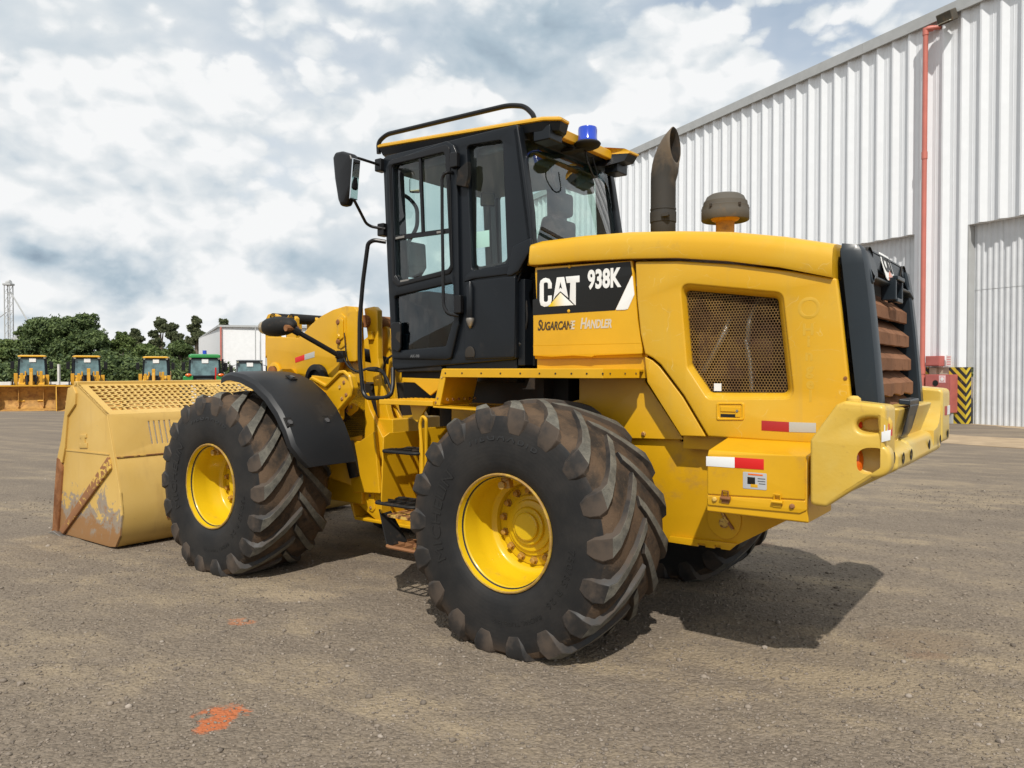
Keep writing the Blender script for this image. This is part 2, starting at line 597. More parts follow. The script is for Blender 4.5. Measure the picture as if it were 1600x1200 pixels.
    def build(s, name, mats, parent=None, smooth=35, bevel=0.0, seg=2):
        ob = link(name, s.mesh(name, mats, smooth), parent)
        if bevel:
            add_bevel(ob, bevel, seg)
        return ob


def islands(mb):
    par = list(range(len(mb.v)))

    def find(i):
        while par[i] != i:
            par[i] = par[par[i]]
            i = par[i]
        return i
    for f in mb.f:
        r = find(f[0])
        for i in f[1:]:
            par[find(i)] = r
    groups = {}
    for f, m in zip(mb.f, mb.m):
        groups.setdefault(find(f[0]), []).append((f, m))
    out = []
    for fs in groups.values():
        ids = sorted({i for f, _ in fs for i in f})
        k = {i: n for n, i in enumerate(ids)}
        p = MB()
        p.v = [mb.v[i] for i in ids]
        p.f = [tuple(k[i] for i in f) for f, _ in fs]
        p.m = [m for _, m in fs]
        out.append(p)
    return out


def build_each(mb, name, mats, parent=None, **kw):
    """every loose piece becomes an object of its own"""
    return [p.build(name, mats, parent, **kw) for p in islands(mb)]


def finish(me, smooth):
    if smooth:
        me.polygons.foreach_set('use_smooth', [True] * len(me.polygons))
        me.set_sharp_from_angle(angle=R(smooth))
    me.update()


def add_bevel(ob, w, seg=2, ang=32):
    b = ob.modifiers.new('bevel', 'BEVEL')
    b.width = w
    b.segments = seg
    b.limit_method = 'ANGLE'
    b.angle_limit = R(ang)
    b.use_clamp_overlap = True
    b.harden_normals = True


def link(name, me, parent=None):
    ob = bpy.data.objects.new(name, me)
    COL.objects.link(ob)
    if parent is not None:
        ob.parent = parent
    return ob


def tag(o, label, cat, group=None, kind=None):
    o['label'] = label
    o['category'] = cat
    if group:
        o['group'] = group
    if kind:
        o['kind'] = kind
    return o


def thing(name, label, cat, loc=(0, 0, 0), rz=0.0, group=None):
    o = bpy.data.objects.new(name, None)
    o.empty_display_size = .2
    COL.objects.link(o)
    o.location = loc
    o.rotation_euler = (0, 0, rz)
    return tag(o, label, cat, group)


def copy_tree(o, parent=None):
    c = o.copy()
    COL.objects.link(c)
    if parent is not None:
        c.parent = parent
    for ch in list(o.children):
        copy_tree(ch, c)
    return c


def rounded(pts, r, n=4):
    """round the corners of a 2-D polygon; r one radius or a list"""
    out = []
    m = len(pts)
    for i in range(m):
        p0, p, p1 = Vector(pts[i - 1]), Vector(pts[i]), Vector(pts[(i + 1) % m])
        rad = r[i] if isinstance(r, (list, tuple)) else r
        a, b = p0 - p, p1 - p
        ang = a.angle(b, 0)
        if rad <= 0 or ang > R(172) or ang < 1e-3:
            out.append(tuple(p))
            continue
        d = min(rad / math.tan(ang / 2), .45 * a.length, .45 * b.length)
        q0, q1 = p + a.normalized() * d, p + b.normalized() * d
        for k in range(n + 1):
            t = k / n
            out.append(tuple(q0 * (1 - t) ** 2 + p * 2 * t * (1 - t) + q1 * t * t))
    return out


def rpath(pts, r, n=5):
    """round the bends of an open 3-D path"""
    pts = [Vector(p) for p in pts]
    out = [pts[0]]
    for i in range(1, len(pts) - 1):
        p0, p, p1 = pts[i - 1], pts[i], pts[i + 1]
        a, b = p0 - p, p1 - p
        d = min(r, .45 * a.length, .45 * b.length)
        q0, q1 = p + a.normalized() * d, p + b.normalized() * d
        for k in range(n + 1):
            t = k / n
            out.append(q0 * (1 - t) ** 2 + p * 2 * t * (1 - t) + q1 * t * t)
    out.append(pts[-1])
    return out


def curve_mesh(polys, thick, bevel, bres=2):
    cu = bpy.data.curves.new('outline', 'CURVE')
    cu.dimensions = '2D'
    cu.fill_mode = 'BOTH'
    for pts in polys:
        sp = cu.splines.new('POLY')
        sp.points.add(len(pts) - 1)
        sp.points.foreach_set('co', [c for p in pts for c in (p[0], p[1], 0, 1)])
        sp.use_cyclic_u = True
    cu.extrude = max(thick / 2 - bevel, 1e-4)
    cu.bevel_depth = bevel
    cu.bevel_resolution = bres
    cu.offset = -bevel
    ob = bpy.data.objects.new('outline', cu)
    me = bpy.data.meshes.new_from_object(ob)
    bpy.data.objects.remove(ob)
    bpy.data.curves.remove(cu)
    return me


def merge_clean(me, smooth=40):
    bm = bmesh.new()
    bm.from_mesh(me)
    bmesh.ops.remove_doubles(bm, verts=bm.verts, dist=1e-5)
    bmesh.ops.recalc_face_normals(bm, faces=bm.faces)
    bm.to_mesh(me)
    bm.free()
    finish(me, smooth)


def plate(name, polys, thick, material, parent, O, U, V, N, bevel=0.004, bend=None):
    """flat plate with holes: 2-D outlines (outer first) laid in the plane O + a U + b V, outer face towards N"""
    me = curve_mesh(polys, thick, bevel)
    co = np.empty(len(me.vertices) * 3)
    me.vertices.foreach_get('co', co)
    co = co.reshape(-1, 3)
    O, U, V, N = (np.array(x, float) for x in (O, U, V, N))
    out = O + co[:, :1] * U + co[:, 1:2] * V + (co[:, 2:] - thick / 2) * N
    me.vertices.foreach_set('co', out.ravel())
    me.materials.clear()
    me.materials.append(MATS[material])
    merge_clean(me)
    ob = link(name, me, parent)
    me.name = name
    return ob


def text_mesh(s, size, depth=.002, bold=0.0, shear=0.0, xs=1.0, align='LEFT', spacing=1.0):
    cu = bpy.data.curves.new('letters', 'FONT')
    cu.body = s
    cu.size = size
    cu.extrude = depth / 2
    cu.offset = bold
    cu.shear = shear
    cu.align_x = align
    cu.space_character = spacing
    cu.resolution_u = 4
    ob = bpy.data.objects.new('letters', cu)
    me = bpy.data.meshes.new_from_object(ob)
    bpy.data.objects.remove(ob)
    bpy.data.curves.remove(cu)
    co = np.empty(len(me.vertices) * 3)
    me.vertices.foreach_get('co', co)
    co = co.reshape(-1, 3)
    co[:, 0] *= xs
    me.vertices.foreach_set('co', co.ravel())
    return me


def place_text(name, me, material, parent, O, U, V, N):
    co = np.empty(len(me.vertices) * 3)
    me.vertices.foreach_get('co', co)
    co = co.reshape(-1, 3)
    O, U, V, N = (np.array(x, float) for x in (O, U, V, N))
    out = O + co[:, :1] * U + co[:, 1:2] * V + co[:, 2:] * N
    me.vertices.foreach_set('co', out.ravel())
    me.materials.clear()
    me.materials.append(MATS[material])
    me.name = name
    me.update()
    return link(name, me, parent)


mat('mirror', (0.75, 0.77, 0.78), 0.04, metal=1.0)


def exhaust_look(t, b, co):
    n = t.noise(co, 6, 6, .65, .4)
    sp = t.node('ShaderNodeSeparateXYZ', ins={0: co})
    up = t.math('ADD', t.ramp(sp.outputs[2], 2.75, 3.25, 0, .5), t.math('SUBTRACT', n, .45))
    c = t.mix(t.ramp(up, .18, .55), (0.040, 0.038, 0.035), (0.125, 0.095, 0.066))
    t.set(b.inputs['Base Color'], c)
    t.set(b.inputs['Roughness'], .72)


mat('exhaust_metal', (.06, .055, .05), .7, spec=.3, build=exhaust_look)
mat('dusty_grey', (0.085, 0.076, 0.063), 0.75, spec=.25, var=.15, dirt=((0.17, 0.115, 0.07), .22, 7, .7))
mat('dusty_orange', (0.50, 0.24, 0.03), 0.6, dirt=((0.22, 0.12, 0.06), .25, 7, .7))
# =================================================================== ground
def sstep(x, a, b):
    t = np.clip((x - a) / (b - a), 0, 1)
    return t * t * (3 - 2 * t)


def gz(X, Y):
    """height of the yard: falls gently away from the camera, a little more on the left"""
    X, Y = np.asarray(X, float), np.asarray(Y, float)
    z = -.006 * np.clip(Y - 7, 0, 60)
    return z - .027 * np.clip(Y - 26, 0, 30) * sstep(-X, -8, 0)


def gpoint(u, v):
    """where a sight line meets the near, level part of the yard"""
    d = pix_dir(u, v)
    t = -CAM_H / d.z
    return d.x * t, d.y * t


def ground_look(t, b, co):
    flat = t.scalexyz(co, (1, 1, 0))
    big = t.noise(flat, .22, 5, .6, .3)
    streak = t.noise(t.vmath('ADD', t.scalexyz(flat, (.20, .85, 0)), (3.0, 1.0, 0)), 1.0, 6, .62, .5)
    mid = t.noise(flat, 2.6, 6, .66)
    fine = t.noise(flat, 38, 4, .7)
    vor = t.node('ShaderNodeTexVoronoi', ins={'Vector': flat, 'Scale': 62.0})
    vor2 = t.node('ShaderNodeTexVoronoi', ins={'Vector': flat, 'Scale': 24.0})
    grav = t.mix(vor.outputs['Color'], (0.120, 0.095, 0.073), (0.275, 0.226, 0.178))
    grav = t.mix(t.ramp(fine, .3, .75), t.mix(.5, grav, (0.105, 0.089, 0.073)), grav)
    sand = t.mix(t.ramp(fine, .3, .7), (0.235, 0.186, 0.125), (0.345, 0.275, 0.188))
    rot = t.node('ShaderNodeVectorRotate', rotation_type='Z_AXIS', ins={'Vector': flat, 'Angle': .55})
    track = t.noise(t.scalexyz(rot.outputs[0], (.22, 2.4, 0)), 1.0, 5, .6, .4)
    streak = t.math('ADD', t.math('MULTIPLY', streak, .55), t.math('MULTIPLY', track, .45))
    k = t.math('ADD', t.math('MULTIPLY', t.math('SUBTRACT', streak, .5), 2.0), t.math('ADD', t.math('MULTIPLY', t.math('SUBTRACT', mid, .5), .9), t.math('MULTIPLY', t.math('SUBTRACT', big, .5), .8)))
    c = t.mix(t.ramp(k, -.10, .34, 0.14, .95), grav, sand)
    # bare dark trodden stretches
    c = t.mix(t.ramp(k, -.05, -.40, 0, .55), c, t.mix(.5, grav, (0.112, 0.090, 0.071)))
    far = t.ramp(t.vmath('LENGTH', flat, out=1), 9, 24)
    c = t.mix(t.math('MULTIPLY', far, .55), c, t.mix(t.ramp(streak, .35, .65), (0.148, 0.120, 0.097), (0.228, 0.184, 0.140)))
    # red clay crumbled on to the gravel, an oily stain
    wob = t.vmath('SCALE', t.vmath('SUBTRACT', t.noise(flat, 5.0, 6, .72, out=1), (.5, .5, .5)), .42)
    wf = t.vmath('ADD', flat, wob)
    for (u, v, rx, ry, col, amt) in ((340, 1124, .105, .135, (0.46, 0.13, 0.045), .85), (378, 971, .10, .09, (0.46, 0.18, 0.08), .6), (1440, 1003, .30, .26, (0.15, 0.105, 0.075), .35), (1445, 1026, .12, .08, (0.20, 0.11, 0.07), .3),
                                     (460, 930, .35, .16, (0.42, 0.33, 0.22), .3), (1160, 848, .3, .2, (0.25, 0.15, 0.09), .35)):
        x, y = gpoint(u, v)
        dd = t.vmath('LENGTH', t.vmath('DIVIDE', t.scalexyz(t.vmath('SUBTRACT', wf, (x, y, 0)), (1, 1, 0)), (rx, ry, 1)), out=1)
        c = t.mix(t.math('MULTIPLY', t.ramp(dd, 1.15, .7, 0, amt), t.ramp(fine, .15, .45, .7, 1)), c, col)
    t.set(b.inputs['Base Color'], c)
    hgt = t.math('ADD', t.math('MULTIPLY', vor.outputs['Distance'], -.9), t.math('ADD', t.math('MULTIPLY', fine, 1.1), t.math('MULTIPLY', vor2.outputs['Distance'], -.8)))
    bn = t.node('ShaderNodeBump', ins={'Height': hgt, 'Strength': .75, 'Distance': .011})
    bn2 = t.node('ShaderNodeBump', ins={'Height': mid, 'Strength': .5, 'Distance': .06, 'Normal': bn.outputs[0]})
    t.l.new(bn2.outputs[0], b.inputs['Normal'])


mat('yard_gravel', (.15, .13, .11), .92, spec=.2, build=ground_look)
gx_ = np.concatenate([-np.geomspace(900, 6, 40), np.linspace(-5.5, 5.5, 45), np.geomspace(6, 900, 40)])
gy_ = np.concatenate([-np.geomspace(300, 2, 12), np.linspace(-1, 12, 66), np.linspace(12.5, 62, 60), np.geomspace(66, 1500, 24)])
GX, GY = np.meshgrid(gx_, gy_)
und = .012 * np.sin(GX * 1.1 + .7 * np.sin(GY * .8)) * np.cos(GY * .9) * (np.hypot(GX, GY) < 40)
GZ = gz(GX, GY) + np.where((np.hypot(GX - .7, GY - 6.0) < 5.2), 0, und) - .012
nx_, ny_ = len(gx_), len(gy_)
vv = np.stack([GX, GY, GZ], -1).reshape(-1, 3)
ff = [(j * nx_ + i, j * nx_ + i + 1, (j + 1) * nx_ + i + 1, (j + 1) * nx_ + i) for j in range(ny_ - 1) for i in range(nx_ - 1)]
me = bpy.data.meshes.new('ground')
me.from_pydata(vv.tolist(), [], ff)
me.materials.append(MATS['yard_gravel'])
finish(me, 80)
ground = link('ground', me)
ground.location.z = .012
ground['kind'] = 'structure'

# loose stones lying on it
bm = bmesh.new()
bmesh.ops.create_icosphere(bm, subdivisions=1, radius=1)
iv = np.array([v.co[:] for v in bm.verts])
if_ = np.array([[v.index for v in f.verts] for f in bm.faces])
bm.free()


def stone_field(name, n, rmin, rmax, ymin, ymax, mats, power=2.2, spread=.78, pale=.06):
    Y = ymin + (ymax - ymin) * rng.random(n) ** 1.5
    X = (rng.random(n) * 2 - 1) * spread * Y
    r = rmin + (rmax - rmin) * rng.random(n) ** power * 1.0
    sc = r[:, None] * (np.array([1, .8, .5]) * (.7 + .6 * rng.random((n, 3))))
    jit = 1 + .28 * (rng.random((n, len(iv), 1)) - .5)
    p = iv[None] * jit * sc[:, None]
    a = rng.random(n) * 6.283
    ca, sa = np.cos(a)[:, None], np.sin(a)[:, None]
    px = p[..., 0] * ca - p[..., 1] * sa
    py = p[..., 0] * sa + p[..., 1] * ca
    out = np.stack([px + X[:, None], py + Y[:, None], p[..., 2] + gz(X, Y)[:, None] + (sc[:, 2] * .35)[:, None]], -1).reshape(-1, 3)
    F = (if_[None] + (np.arange(n) * len(iv))[:, None, None]).reshape(-1, 3)
    me = bpy.data.meshes.new(name)
    me.vertices.add(len(out))
    me.vertices.foreach_set('co', out.ravel())
    me.loops.add(F.size)
    me.loops.foreach_set('vertex_index', F.ravel())
    me.polygons.add(len(F))
    me.polygons.foreach_set('loop_start', np.arange(0, F.size, 3))
    for m in mats:
        me.materials.append(MATS[m])
    mi = (rng.random(n) < pale).astype(np.int32)
    me.polygons.foreach_set('material_index', np.repeat(mi, len(if_)))
    me.update(calc_edges=True)
    o = link(name, me)
    o['kind'] = 'stuff'
    return o


def stone_look(t, b, co):
    w = t.node('ShaderNodeTexVoronoi', ins={'Vector': t.scalexyz(co, (1, 1, .2)), 'Scale': 30.0})
    c = t.mix(t.node('ShaderNodeSeparateColor', ins={0: w.outputs['Color']}).outputs[0], (0.12, 0.10, 0.082), (0.265, 0.222, 0.180))
    t.set(b.inputs['Base Color'], c)


mat('grit', (.17, .15, .13), .95, spec=.2, build=stone_look)
mat('pale_stone', (0.29, 0.25, 0.21), .9, spec=.2, var=.2)
stone_field('gravel', 40000, .0025, .012, 1.9, 11, ['grit', 'pale_stone'], 1.6, .78, .03)
stone_field('gravel', 1100, .007, .026, 2.2, 14, ['grit', 'pale_stone'], 2.6, .75, .16)
# the larger stones one can single out
for (u, v, r, lab) in ((1195, 1013, .024, 'pale flat stone on the gravel below the machine shadow'), (590, 1136, .018, 'grey pebble lying to the right of the orange clay patch'), (592, 1178, .020, 'grey pebble near the bottom edge of the gravel, under the tyre lane'),
                       (1530, 1134, .018, 'pale rounded pebble low on the right side of the yard'), (32, 1070, .026, 'brownish stone beside a smaller one at the left edge of the gravel')):
    x, y = gpoint(u, v)
    vs = iv * (np.array([1, .8, .55]) * r) * (1 + .25 * (rng.random((len(iv), 1)) - .5))
    me = bpy.data.meshes.new('stone')
    me.from_pydata((vs + np.array([0, 0, r * .25])).tolist(), [], if_.tolist())
    me.materials.append(MATS['pale_stone' if 'pale' in lab else 'grit'])
    o = link('stone', me)
    o.location = (x, y, 0)
    o.rotation_euler = (0, 0, random.random() * 3)
    tag(o, lab, 'stone', 'stones lying on the gravel yard')

# =================================================================== white warehouse on the right
WP = Vector((15.275, 24.29, -.10))
WD = Vector((-.4254, .9050, 0))
WN = Vector((-.9050, -.4254, 0))
wh = thing('warehouse', 'large white ribbed metal warehouse with tall corrugated doors at the right', 'warehouse', WP, math.atan2(WD.y, WD.x))
mat('white_cladding', (0.75, 0.775, 0.805), .45, spec=.4, var=.02)
mat('door_cladding', (0.60, 0.62, 0.645), .5, spec=.4, var=.05, dirt=((0.42, 0.39, 0.34), .13, .8, .4))
mat('grey_trim', (0.40, 0.41, 0.41), .5, var=.06)
mat('plinth_concrete', (0.46, 0.41, 0.31), .85, var=.12, bump=(20, .2, .01))
mat('red_pvc', (0.50, 0.15, 0.115), .45, var=.06)
mat('red_box', (0.40, 0.11, 0.095), .6, var=.12, dirt=((.5, .2, .16), .15, 4, .4))
mat('pink_sign', (0.72, 0.35, 0.36), .5)
mat('apron_soil', (0.36, 0.27, 0.175), .9, spec=.2, var=.14, bump=(6, .3, .02))


def hazard(t, b, co):
    sp = t.node('ShaderNodeSeparateXYZ', ins={0: co})
    v = t.math('SUBTRACT', t.math('SUBTRACT', sp.outputs[2], sp.outputs[0]), t.math('MAXIMUM', t.math('MULTIPLY', sp.outputs[1], -1.0), 0.0))
    fr = t.math('FRACT', t.math('DIVIDE', t.math('ADD', v, 10.0), .29))
    n = t.noise(co, 9, 5, .6)
    c = t.mix(t.math('GREATER_THAN', fr, .5), (0.60, 0.44, 0.03), (0.022, 0.022, 0.024))
    c = t.mix(t.ramp(n, .6, .75, 0, .5), c, (0.25, 0.22, 0.16))
    t.set(b.inputs['Base Color'], c)


mat('hazard_stripes', (.5, .4, .05), .6, build=hazard)
PITCH_W = .645


def rib_panel(h, mats='white_cladding'):
    prof = [(0, 0), (.175, .105), (.235, .105), (.262, 0), (.38, 0), (.386, .008), (.398, .008), (.404, 0), (.51, 0), (.516, .008), (.528, .008), (.534, 0), (PITCH_W, 0)]
    mb = MB()
    mb.loft([[(s, y, 0) for s, y in prof], [(s, y, h) for s, y in prof]], closed=False, caps=False)
    return mb.mesh('wall_panel', mats, 20)


EAVE, DOOR_H, BASE_H = 13.62, 6.40 + .10, 1.86
tallp = rib_panel(EAVE - DOOR_H)
colp = rib_panel(EAVE - BASE_H + .0)
k0 = 3.01 - .10
for k in range(-16, 52):
    s = k0 + PITCH_W * k
    col = .80 < s + .2 < 2.55
    if s < -7 or s > 34:
        continue
    o = link('wall_panel', colp if col else tallp, wh)
    o.location = (s, 0, BASE_H if col else DOOR_H)
# flat backing behind the ribs, gable ends, roof
mb = MB()
mb.bx(-7, 34, -.25, -.02, DOOR_H, EAVE)
mb.bx(.97, 2.63, -.25, -.02, -.5, EAVE)
mb.bx(9.6, 34, -.25, -.02, -1.5, DOOR_H)
mb.bx(33.8, 34, -22, -.25, -1.5, EAVE)
mb.build('wall', 'white_cladding', wh)
lowp_ = rib_panel(DOOR_H + 1.0)
for k in range(0, 38):
    s = 9.6 + PITCH_W * k
    if s < 33.5:
        o = link('wall_panel', lowp_, wh)
        o.location = (s, .0, -1.0)
mb = MB()
mb.prism([(-7, -.0, EAVE + .05), (34, -.0, EAVE + .05), (34, -11, EAVE + 1.6), (-7, -11, EAVE + 1.6)], (0, 0, .06))
mb.prism([(-7, -22, EAVE + .05), (34, -22, EAVE + .05), (34, -11, EAVE + 1.6), (-7, -11, EAVE + 1.6)], (0, 0, .06))
mb.build('roof', 'grey_trim', wh)
for i in range(7):
    mb = MB()
    s0 = -7 + 6 * i
    mb.bx(s0, s0 + 5.99, .12, .20, EAVE - .14, EAVE + .24)
    mb.bx(s0, s0 + 5.99, -.1, .12, EAVE + .20, EAVE + .24)
    mb.build('eave_fascia', 'grey_trim', wh)


def door(s0, s1, name_h):
    mb = MB()
    mb.bx(s0, s1, -.34, -.30, -.06, DOOR_H)
    d = mb.build('sliding_door', 'door_cladding', wh)
    n = max(1, round((s1 - s0) / .93))
    w = (s1 - s0) / n
    for row, (z0, z1) in enumerate(((0.0, 4.36), (4.375, DOOR_H + .05))):
        prof = []
        q = 5
        for j in range(q):
            a = w / q
            prof += [(a * j, 0), (a * j + .045, .032), (a * j + .09, .032), (a * j + .125, 0)]
        prof.append((w - .004, 0))
        mb = MB()
        mb.loft([[(s, y, z0) for s, y in prof], [(s, y, z1) for s, y in prof]], closed=False, caps=False)
        me = mb.mesh('door_sheet', 'door_cladding', 20)
        for i in range(n):
            o = link('door_sheet', me, d)
            o.location = (s0 + w * i, -.295 + (.006 if row else 0), 0)
    return d


door(-6.6, .93, 0)
door(2.67, 9.55, 0)
mb = MB()
for s in (.95, 2.65):
    mb.bx(s - .02, s + .02, -.30, -.005, BASE_H, DOOR_H)
build_each(mb, 'door_jamb', 'grey_trim', wh)
# plinth between the doors with the striped corners
mb = MB()
mb.bx(1.53, 2.30, -.22, .02, -.1, BASE_H)
mb.build('plinth', 'plinth_concrete', wh)
for s0, s1 in ((.935, 1.53), (2.30, 2.67)):
    mb = MB()
    mb.bx(s0, s1, -.20, .06, -.12, BASE_H)
    ob = mb.build('striped_corner', 'hazard_stripes', wh)
    # own origin at the corner nearest the door so that stripes meet there
    me = ob.data
    for v in me.vertices:
        v.co.x -= .935
        v.co.y -= .06
    ob.location = (.935, .06, 0)
mb = MB()
mb.bx(1.95, 2.20, .02, .12, 1.50, BASE_H - .02)
mb.build('plinth_niche', 'plinth_concrete', wh)
# red rain pipe with elbow and coupling
mb = MB()
px, py = 2.33, .30
mb.tube(rpath([(px - .35, .02, 13.30), (px - .06, py, 13.30), (px, py, 13.25), (px, py, 1.35)], .12), .080, 14)
rp_ = mb.build('rain_pipe', 'red_pvc', wh, smooth=60)
mb = MB()
for z in (9.05, 13.22, 1.75):
    mb.cyl((px, py, z - .12), (px, py, z + .12), .096, seg=14)
mb.cyl((px - .18, .16, 13.30), (px - .06, py - .04, 13.30), .098, seg=14)
build_each(mb, 'pipe_coupling', 'red_pvc', rp_, smooth=60)
mb = MB()
mb.cyl((px, py, 1.2), (px, py, 1.55), .13, seg=14)
mb.cyl((px - .02, py + .02, 1.38), (px - .02, py + .25, 1.38), .05, seg=10)
mb.lathe([(.11, 0), (.12, .02), (.11, .04), (.09, .02), (.11, 0)], (px - .02, py + .25, 1.38), 'y', 14)
mb.build('pipe_valve', 'red_pvc', rp_, smooth=50)

# things that hang on the wall
cb = thing('hose_cabinet', 'faded red fire hose cabinet on legs between the striped warehouse corners', 'fire cabinet', WP, math.atan2(WD.y, WD.x))
mb = MB()
mb.bx(1.22, 2.14, .06, .42, .36, 1.62)
mb.build('cabinet_body', 'red_box', cb, bevel=.01)
mb = MB()
mb.bx(1.26, 2.10, .42, .44, .40, 1.58)
mb.build('door', 'red_box', cb, bevel=.006)
mb = MB()
mb.lathe([(.10, 0), (.10, .012), (0, .014)], (1.74, .44, 1.33), 'y', 20)
mb.build('round_window', 'decal_black', cb)
mb = MB()
mb.bx(1.37, 1.62, .441, .446, 1.34, 1.60)
sgp = mb.build('sign_plate', 'pink_sign', cb)
mb = MB()
mb.bx(1.395, 1.595, .447, .449, 1.365, 1.575)
mb.build('sign_border', 'decal_white', sgp)
mb = MB()
mb.bx(1.415, 1.575, .450, .452, 1.385, 1.555)
mb.build('sign_field', 'pink_sign', sgp)
mb = MB()
mb.lathe([(.06, 0), (.06, .003), (.03, .004), (0, .004)], (1.495, .452, 1.47), 'y', 16)
mb.build('hose_symbol', 'decal_white', sgp)
mb = MB()
for s in (1.30, 2.06):
    mb.bx(s - .04, s + .04, .2, .3, -.0, .36)
build_each(mb, 'leg', 'grey_trim', cb)
ab = thing('alarm_box', 'small red alarm box mounted on the white wall above the hose cabinet', 'alarm box', WP, math.atan2(WD.y, WD.x))
MB().bx(1.70, 2.22, .0, .30, 1.90, 2.24).build('box_body', 'red_box', ab, bevel=.01)
MB().bx(1.73, 2.19, .30, .315, 1.93, 2.21).build('box_door', 'red_box', ab, bevel=.006)
sn = thing('fire_sign', 'small pink and white extinguisher sign beside the red alarm box', 'sign', WP, math.atan2(WD.y, WD.x))
MB().bx(1.40, 1.60, .11, .12, 1.90, 2.26).build('sign_panel', 'decal_white', sn)
for z in (1.96, 2.04, 2.12, 2.20):
    MB().bx(1.43, 1.57, .121, .124, z - .022, z + .022).build('sign_mark', 'pink_sign', sn)
fl = thing('floodlight', 'square floodlight under the warehouse eave beside the red rain pipe', 'floodlight', WP, math.atan2(WD.y, WD.x))
mb = MB()
mb.box((1.50, .38, 13.36), (.52, .34, .36), 0, Matrix.Rotation(R(-25), 3, 'X'))
mb.build('housing', 'dusty_grey', fl, bevel=.03)
mb = MB()
mb.box((1.50, .47, 13.19), (.44, .26, .02), 0, Matrix.Rotation(R(-25), 3, 'X'))
mb.build('lamp_glass', 'lamp_glass', fl)
MB().bx(1.45, 1.55, .05, .30, 13.4, 13.46).build('bracket', 'grey_trim', fl)
# earth apron along its foot
ap = []
for s, n in ((-16, -.4), (-16, 7.3), (-5, 6.85), (-3.5, 7.15), (3, 6.9), (12, 6.6), (14, -.4)):
    p = WP + WD * s + WN * n
    ap.append((p.x, p.y, float(gz(p.x, p.y)) + .012))
mb = MB()
mb.prism(ap, (0, 0, -.2))
apo = mb.build('pavement', 'apron_soil')
apo['kind'] = 'structure'
# =================================================================== the wheel loader
# machine frame: x forward, y to its left, z up, origin on the ground under the rear axle
LO = Vector((0.764, 5.595, 0.0))
H_ANG = math.radians(36.8)
HX = Vector((-math.cos(H_ANG), math.sin(H_ANG)))
LY = Vector((-HX.y, HX.x))
loader = thing('wheel_loader', 'large yellow wheel loader with black cab and mesh topped bucket parked on the gravel', 'wheel loader',
               LO, math.atan2(HX.y, HX.x))


def S(u, v, y):
    """point of the machine's lengthwise plane y seen along a sight line -> (x, z)"""
    d = pix_dir(u, v)
    o2 = Vector((-LO.x, -LO.y))
    d2 = Vector((d.x, d.y))
    t = (y - o2.dot(LY)) / d2.dot(LY)
    return (o2.dot(HX) + d2.dot(HX) * t, CAM_H + d.z * t)


def SS(pts, y):
    return [S(u, v, y) for u, v in pts]


def S3(u, v, y):
    x, z = S(u, v, y)
    return (x, y, z)


def side_plate(name, polys_xz, y, thick, material, parent=loader, bevel=0.004, sgn=1):
    """plate in the plane y (outer face), outlines as (x, z)"""
    return plate(name, [[(-sgn * x, z) for x, z in p] for p in polys_xz], thick, material, parent,
                 (0, y, 0), (-sgn, 0, 0), (0, 0, 1), (0, sgn, 0), bevel)


AX_Z, WB, TR, TY = 0.712, 3.03, 0.775, 1.05


# ------------------------------------------------------------------ wheels
def tyre_mesh(side):
    mb = MB()
    half = [(.325, .29), (.36, .325), (.42, .343), (.50, .350), (.58, .346), (.64, .340), (.69, .328), (.728, .298), (.744, .24), (.750, .12), (.752, 0)]
    prof = half + [(r, -t) for r, t in half[::-1][1:]]
    n = len(prof)
    mis = [0 if (i < 6 or i >= n - 7) else 1 for i in range(n - 1)]
    mb.lathe([(r, t * side) for r, t in prof], axis='y', seg=96, mi=mis)
    N = 18
    path = [(.592, .346, .00, .065, .12), (.640, .350, .00, .105, .165), (.695, .345, .00, .118, .185), (.745, .328, .02, .108, .180), (.770, .285, .07, .080, .140), (.775, .20, .17, .072, .125),
            (.777, .11, .29, .068, .115), (.778, .035, .40, .064, .108), (.776, -.02, .475, .058, .10)]
    for s in (1, -1):
        for k in range(N):
            a = 2 * math.pi * (k + (0.0 if s == 1 else .5)) / N
            rg = []
            for (r, t, da, wt, wb) in path:
                rb, tb = (r - .065, t) if t < .31 else ((r - .05, t - .03) if r > .73 else (r, t - .03))
                ang = a - da
                jig = random.uniform(-.002, .002)
                q = []
                for (rr, tt, w) in ((rb, tb, -wb), (r + jig, t, -wt), (r + jig, t, wt), (rb, tb, wb)):
                    an = ang + w / 2 / r
                    q.append((rr * math.cos(an), tt * s * side, rr * math.sin(an)))
                rg.append(q)
            o = len(mb.v)
            for q in rg:
                mb.v += q
            for i in range(len(rg) - 1):
                top = 3 if i >= 3 else 2
                for j in range(3):
                    mb.f.append((o + i * 4 + j, o + i * 4 + j + 1, o + (i + 1) * 4 + j + 1, o + (i + 1) * 4 + j))
                    mb.m.append(2 if (j == 1 and i >= 3) else 3)
            mb.f += [(o, o + 1, o + 2, o + 3)[::-1], tuple(o + (len(rg) - 1) * 4 + j for j in range(4))]
            mb.m += [3, 3]
    # the load flattens the tyre where it stands
    out = []
    for x, y, z in mb.v:
        if z < -.45:
            y *= 1 + .07 * ((-z - .45) / .26) ** 2
        if z < -AX_Z + .004:
            z = -AX_Z + .004 - (z + AX_Z) * -.06
        out.append((x, y, z))
    mb.v = out
    return mb.mesh('tyre', ['tyre_side', 'tread_base', 'lug_top', 'lug_side'], 38)


mat('wheel_paint', (0.62, 0.41, 0.008), .34, spec=.4, coat=.2, var=.05, dirt=((0.40, 0.23, 0.05), .15, 5, .5))
mat('rim_edge', (0.30, 0.17, 0.04), .6, dirt=((0.50, 0.32, 0.03), .30, 9, .9))


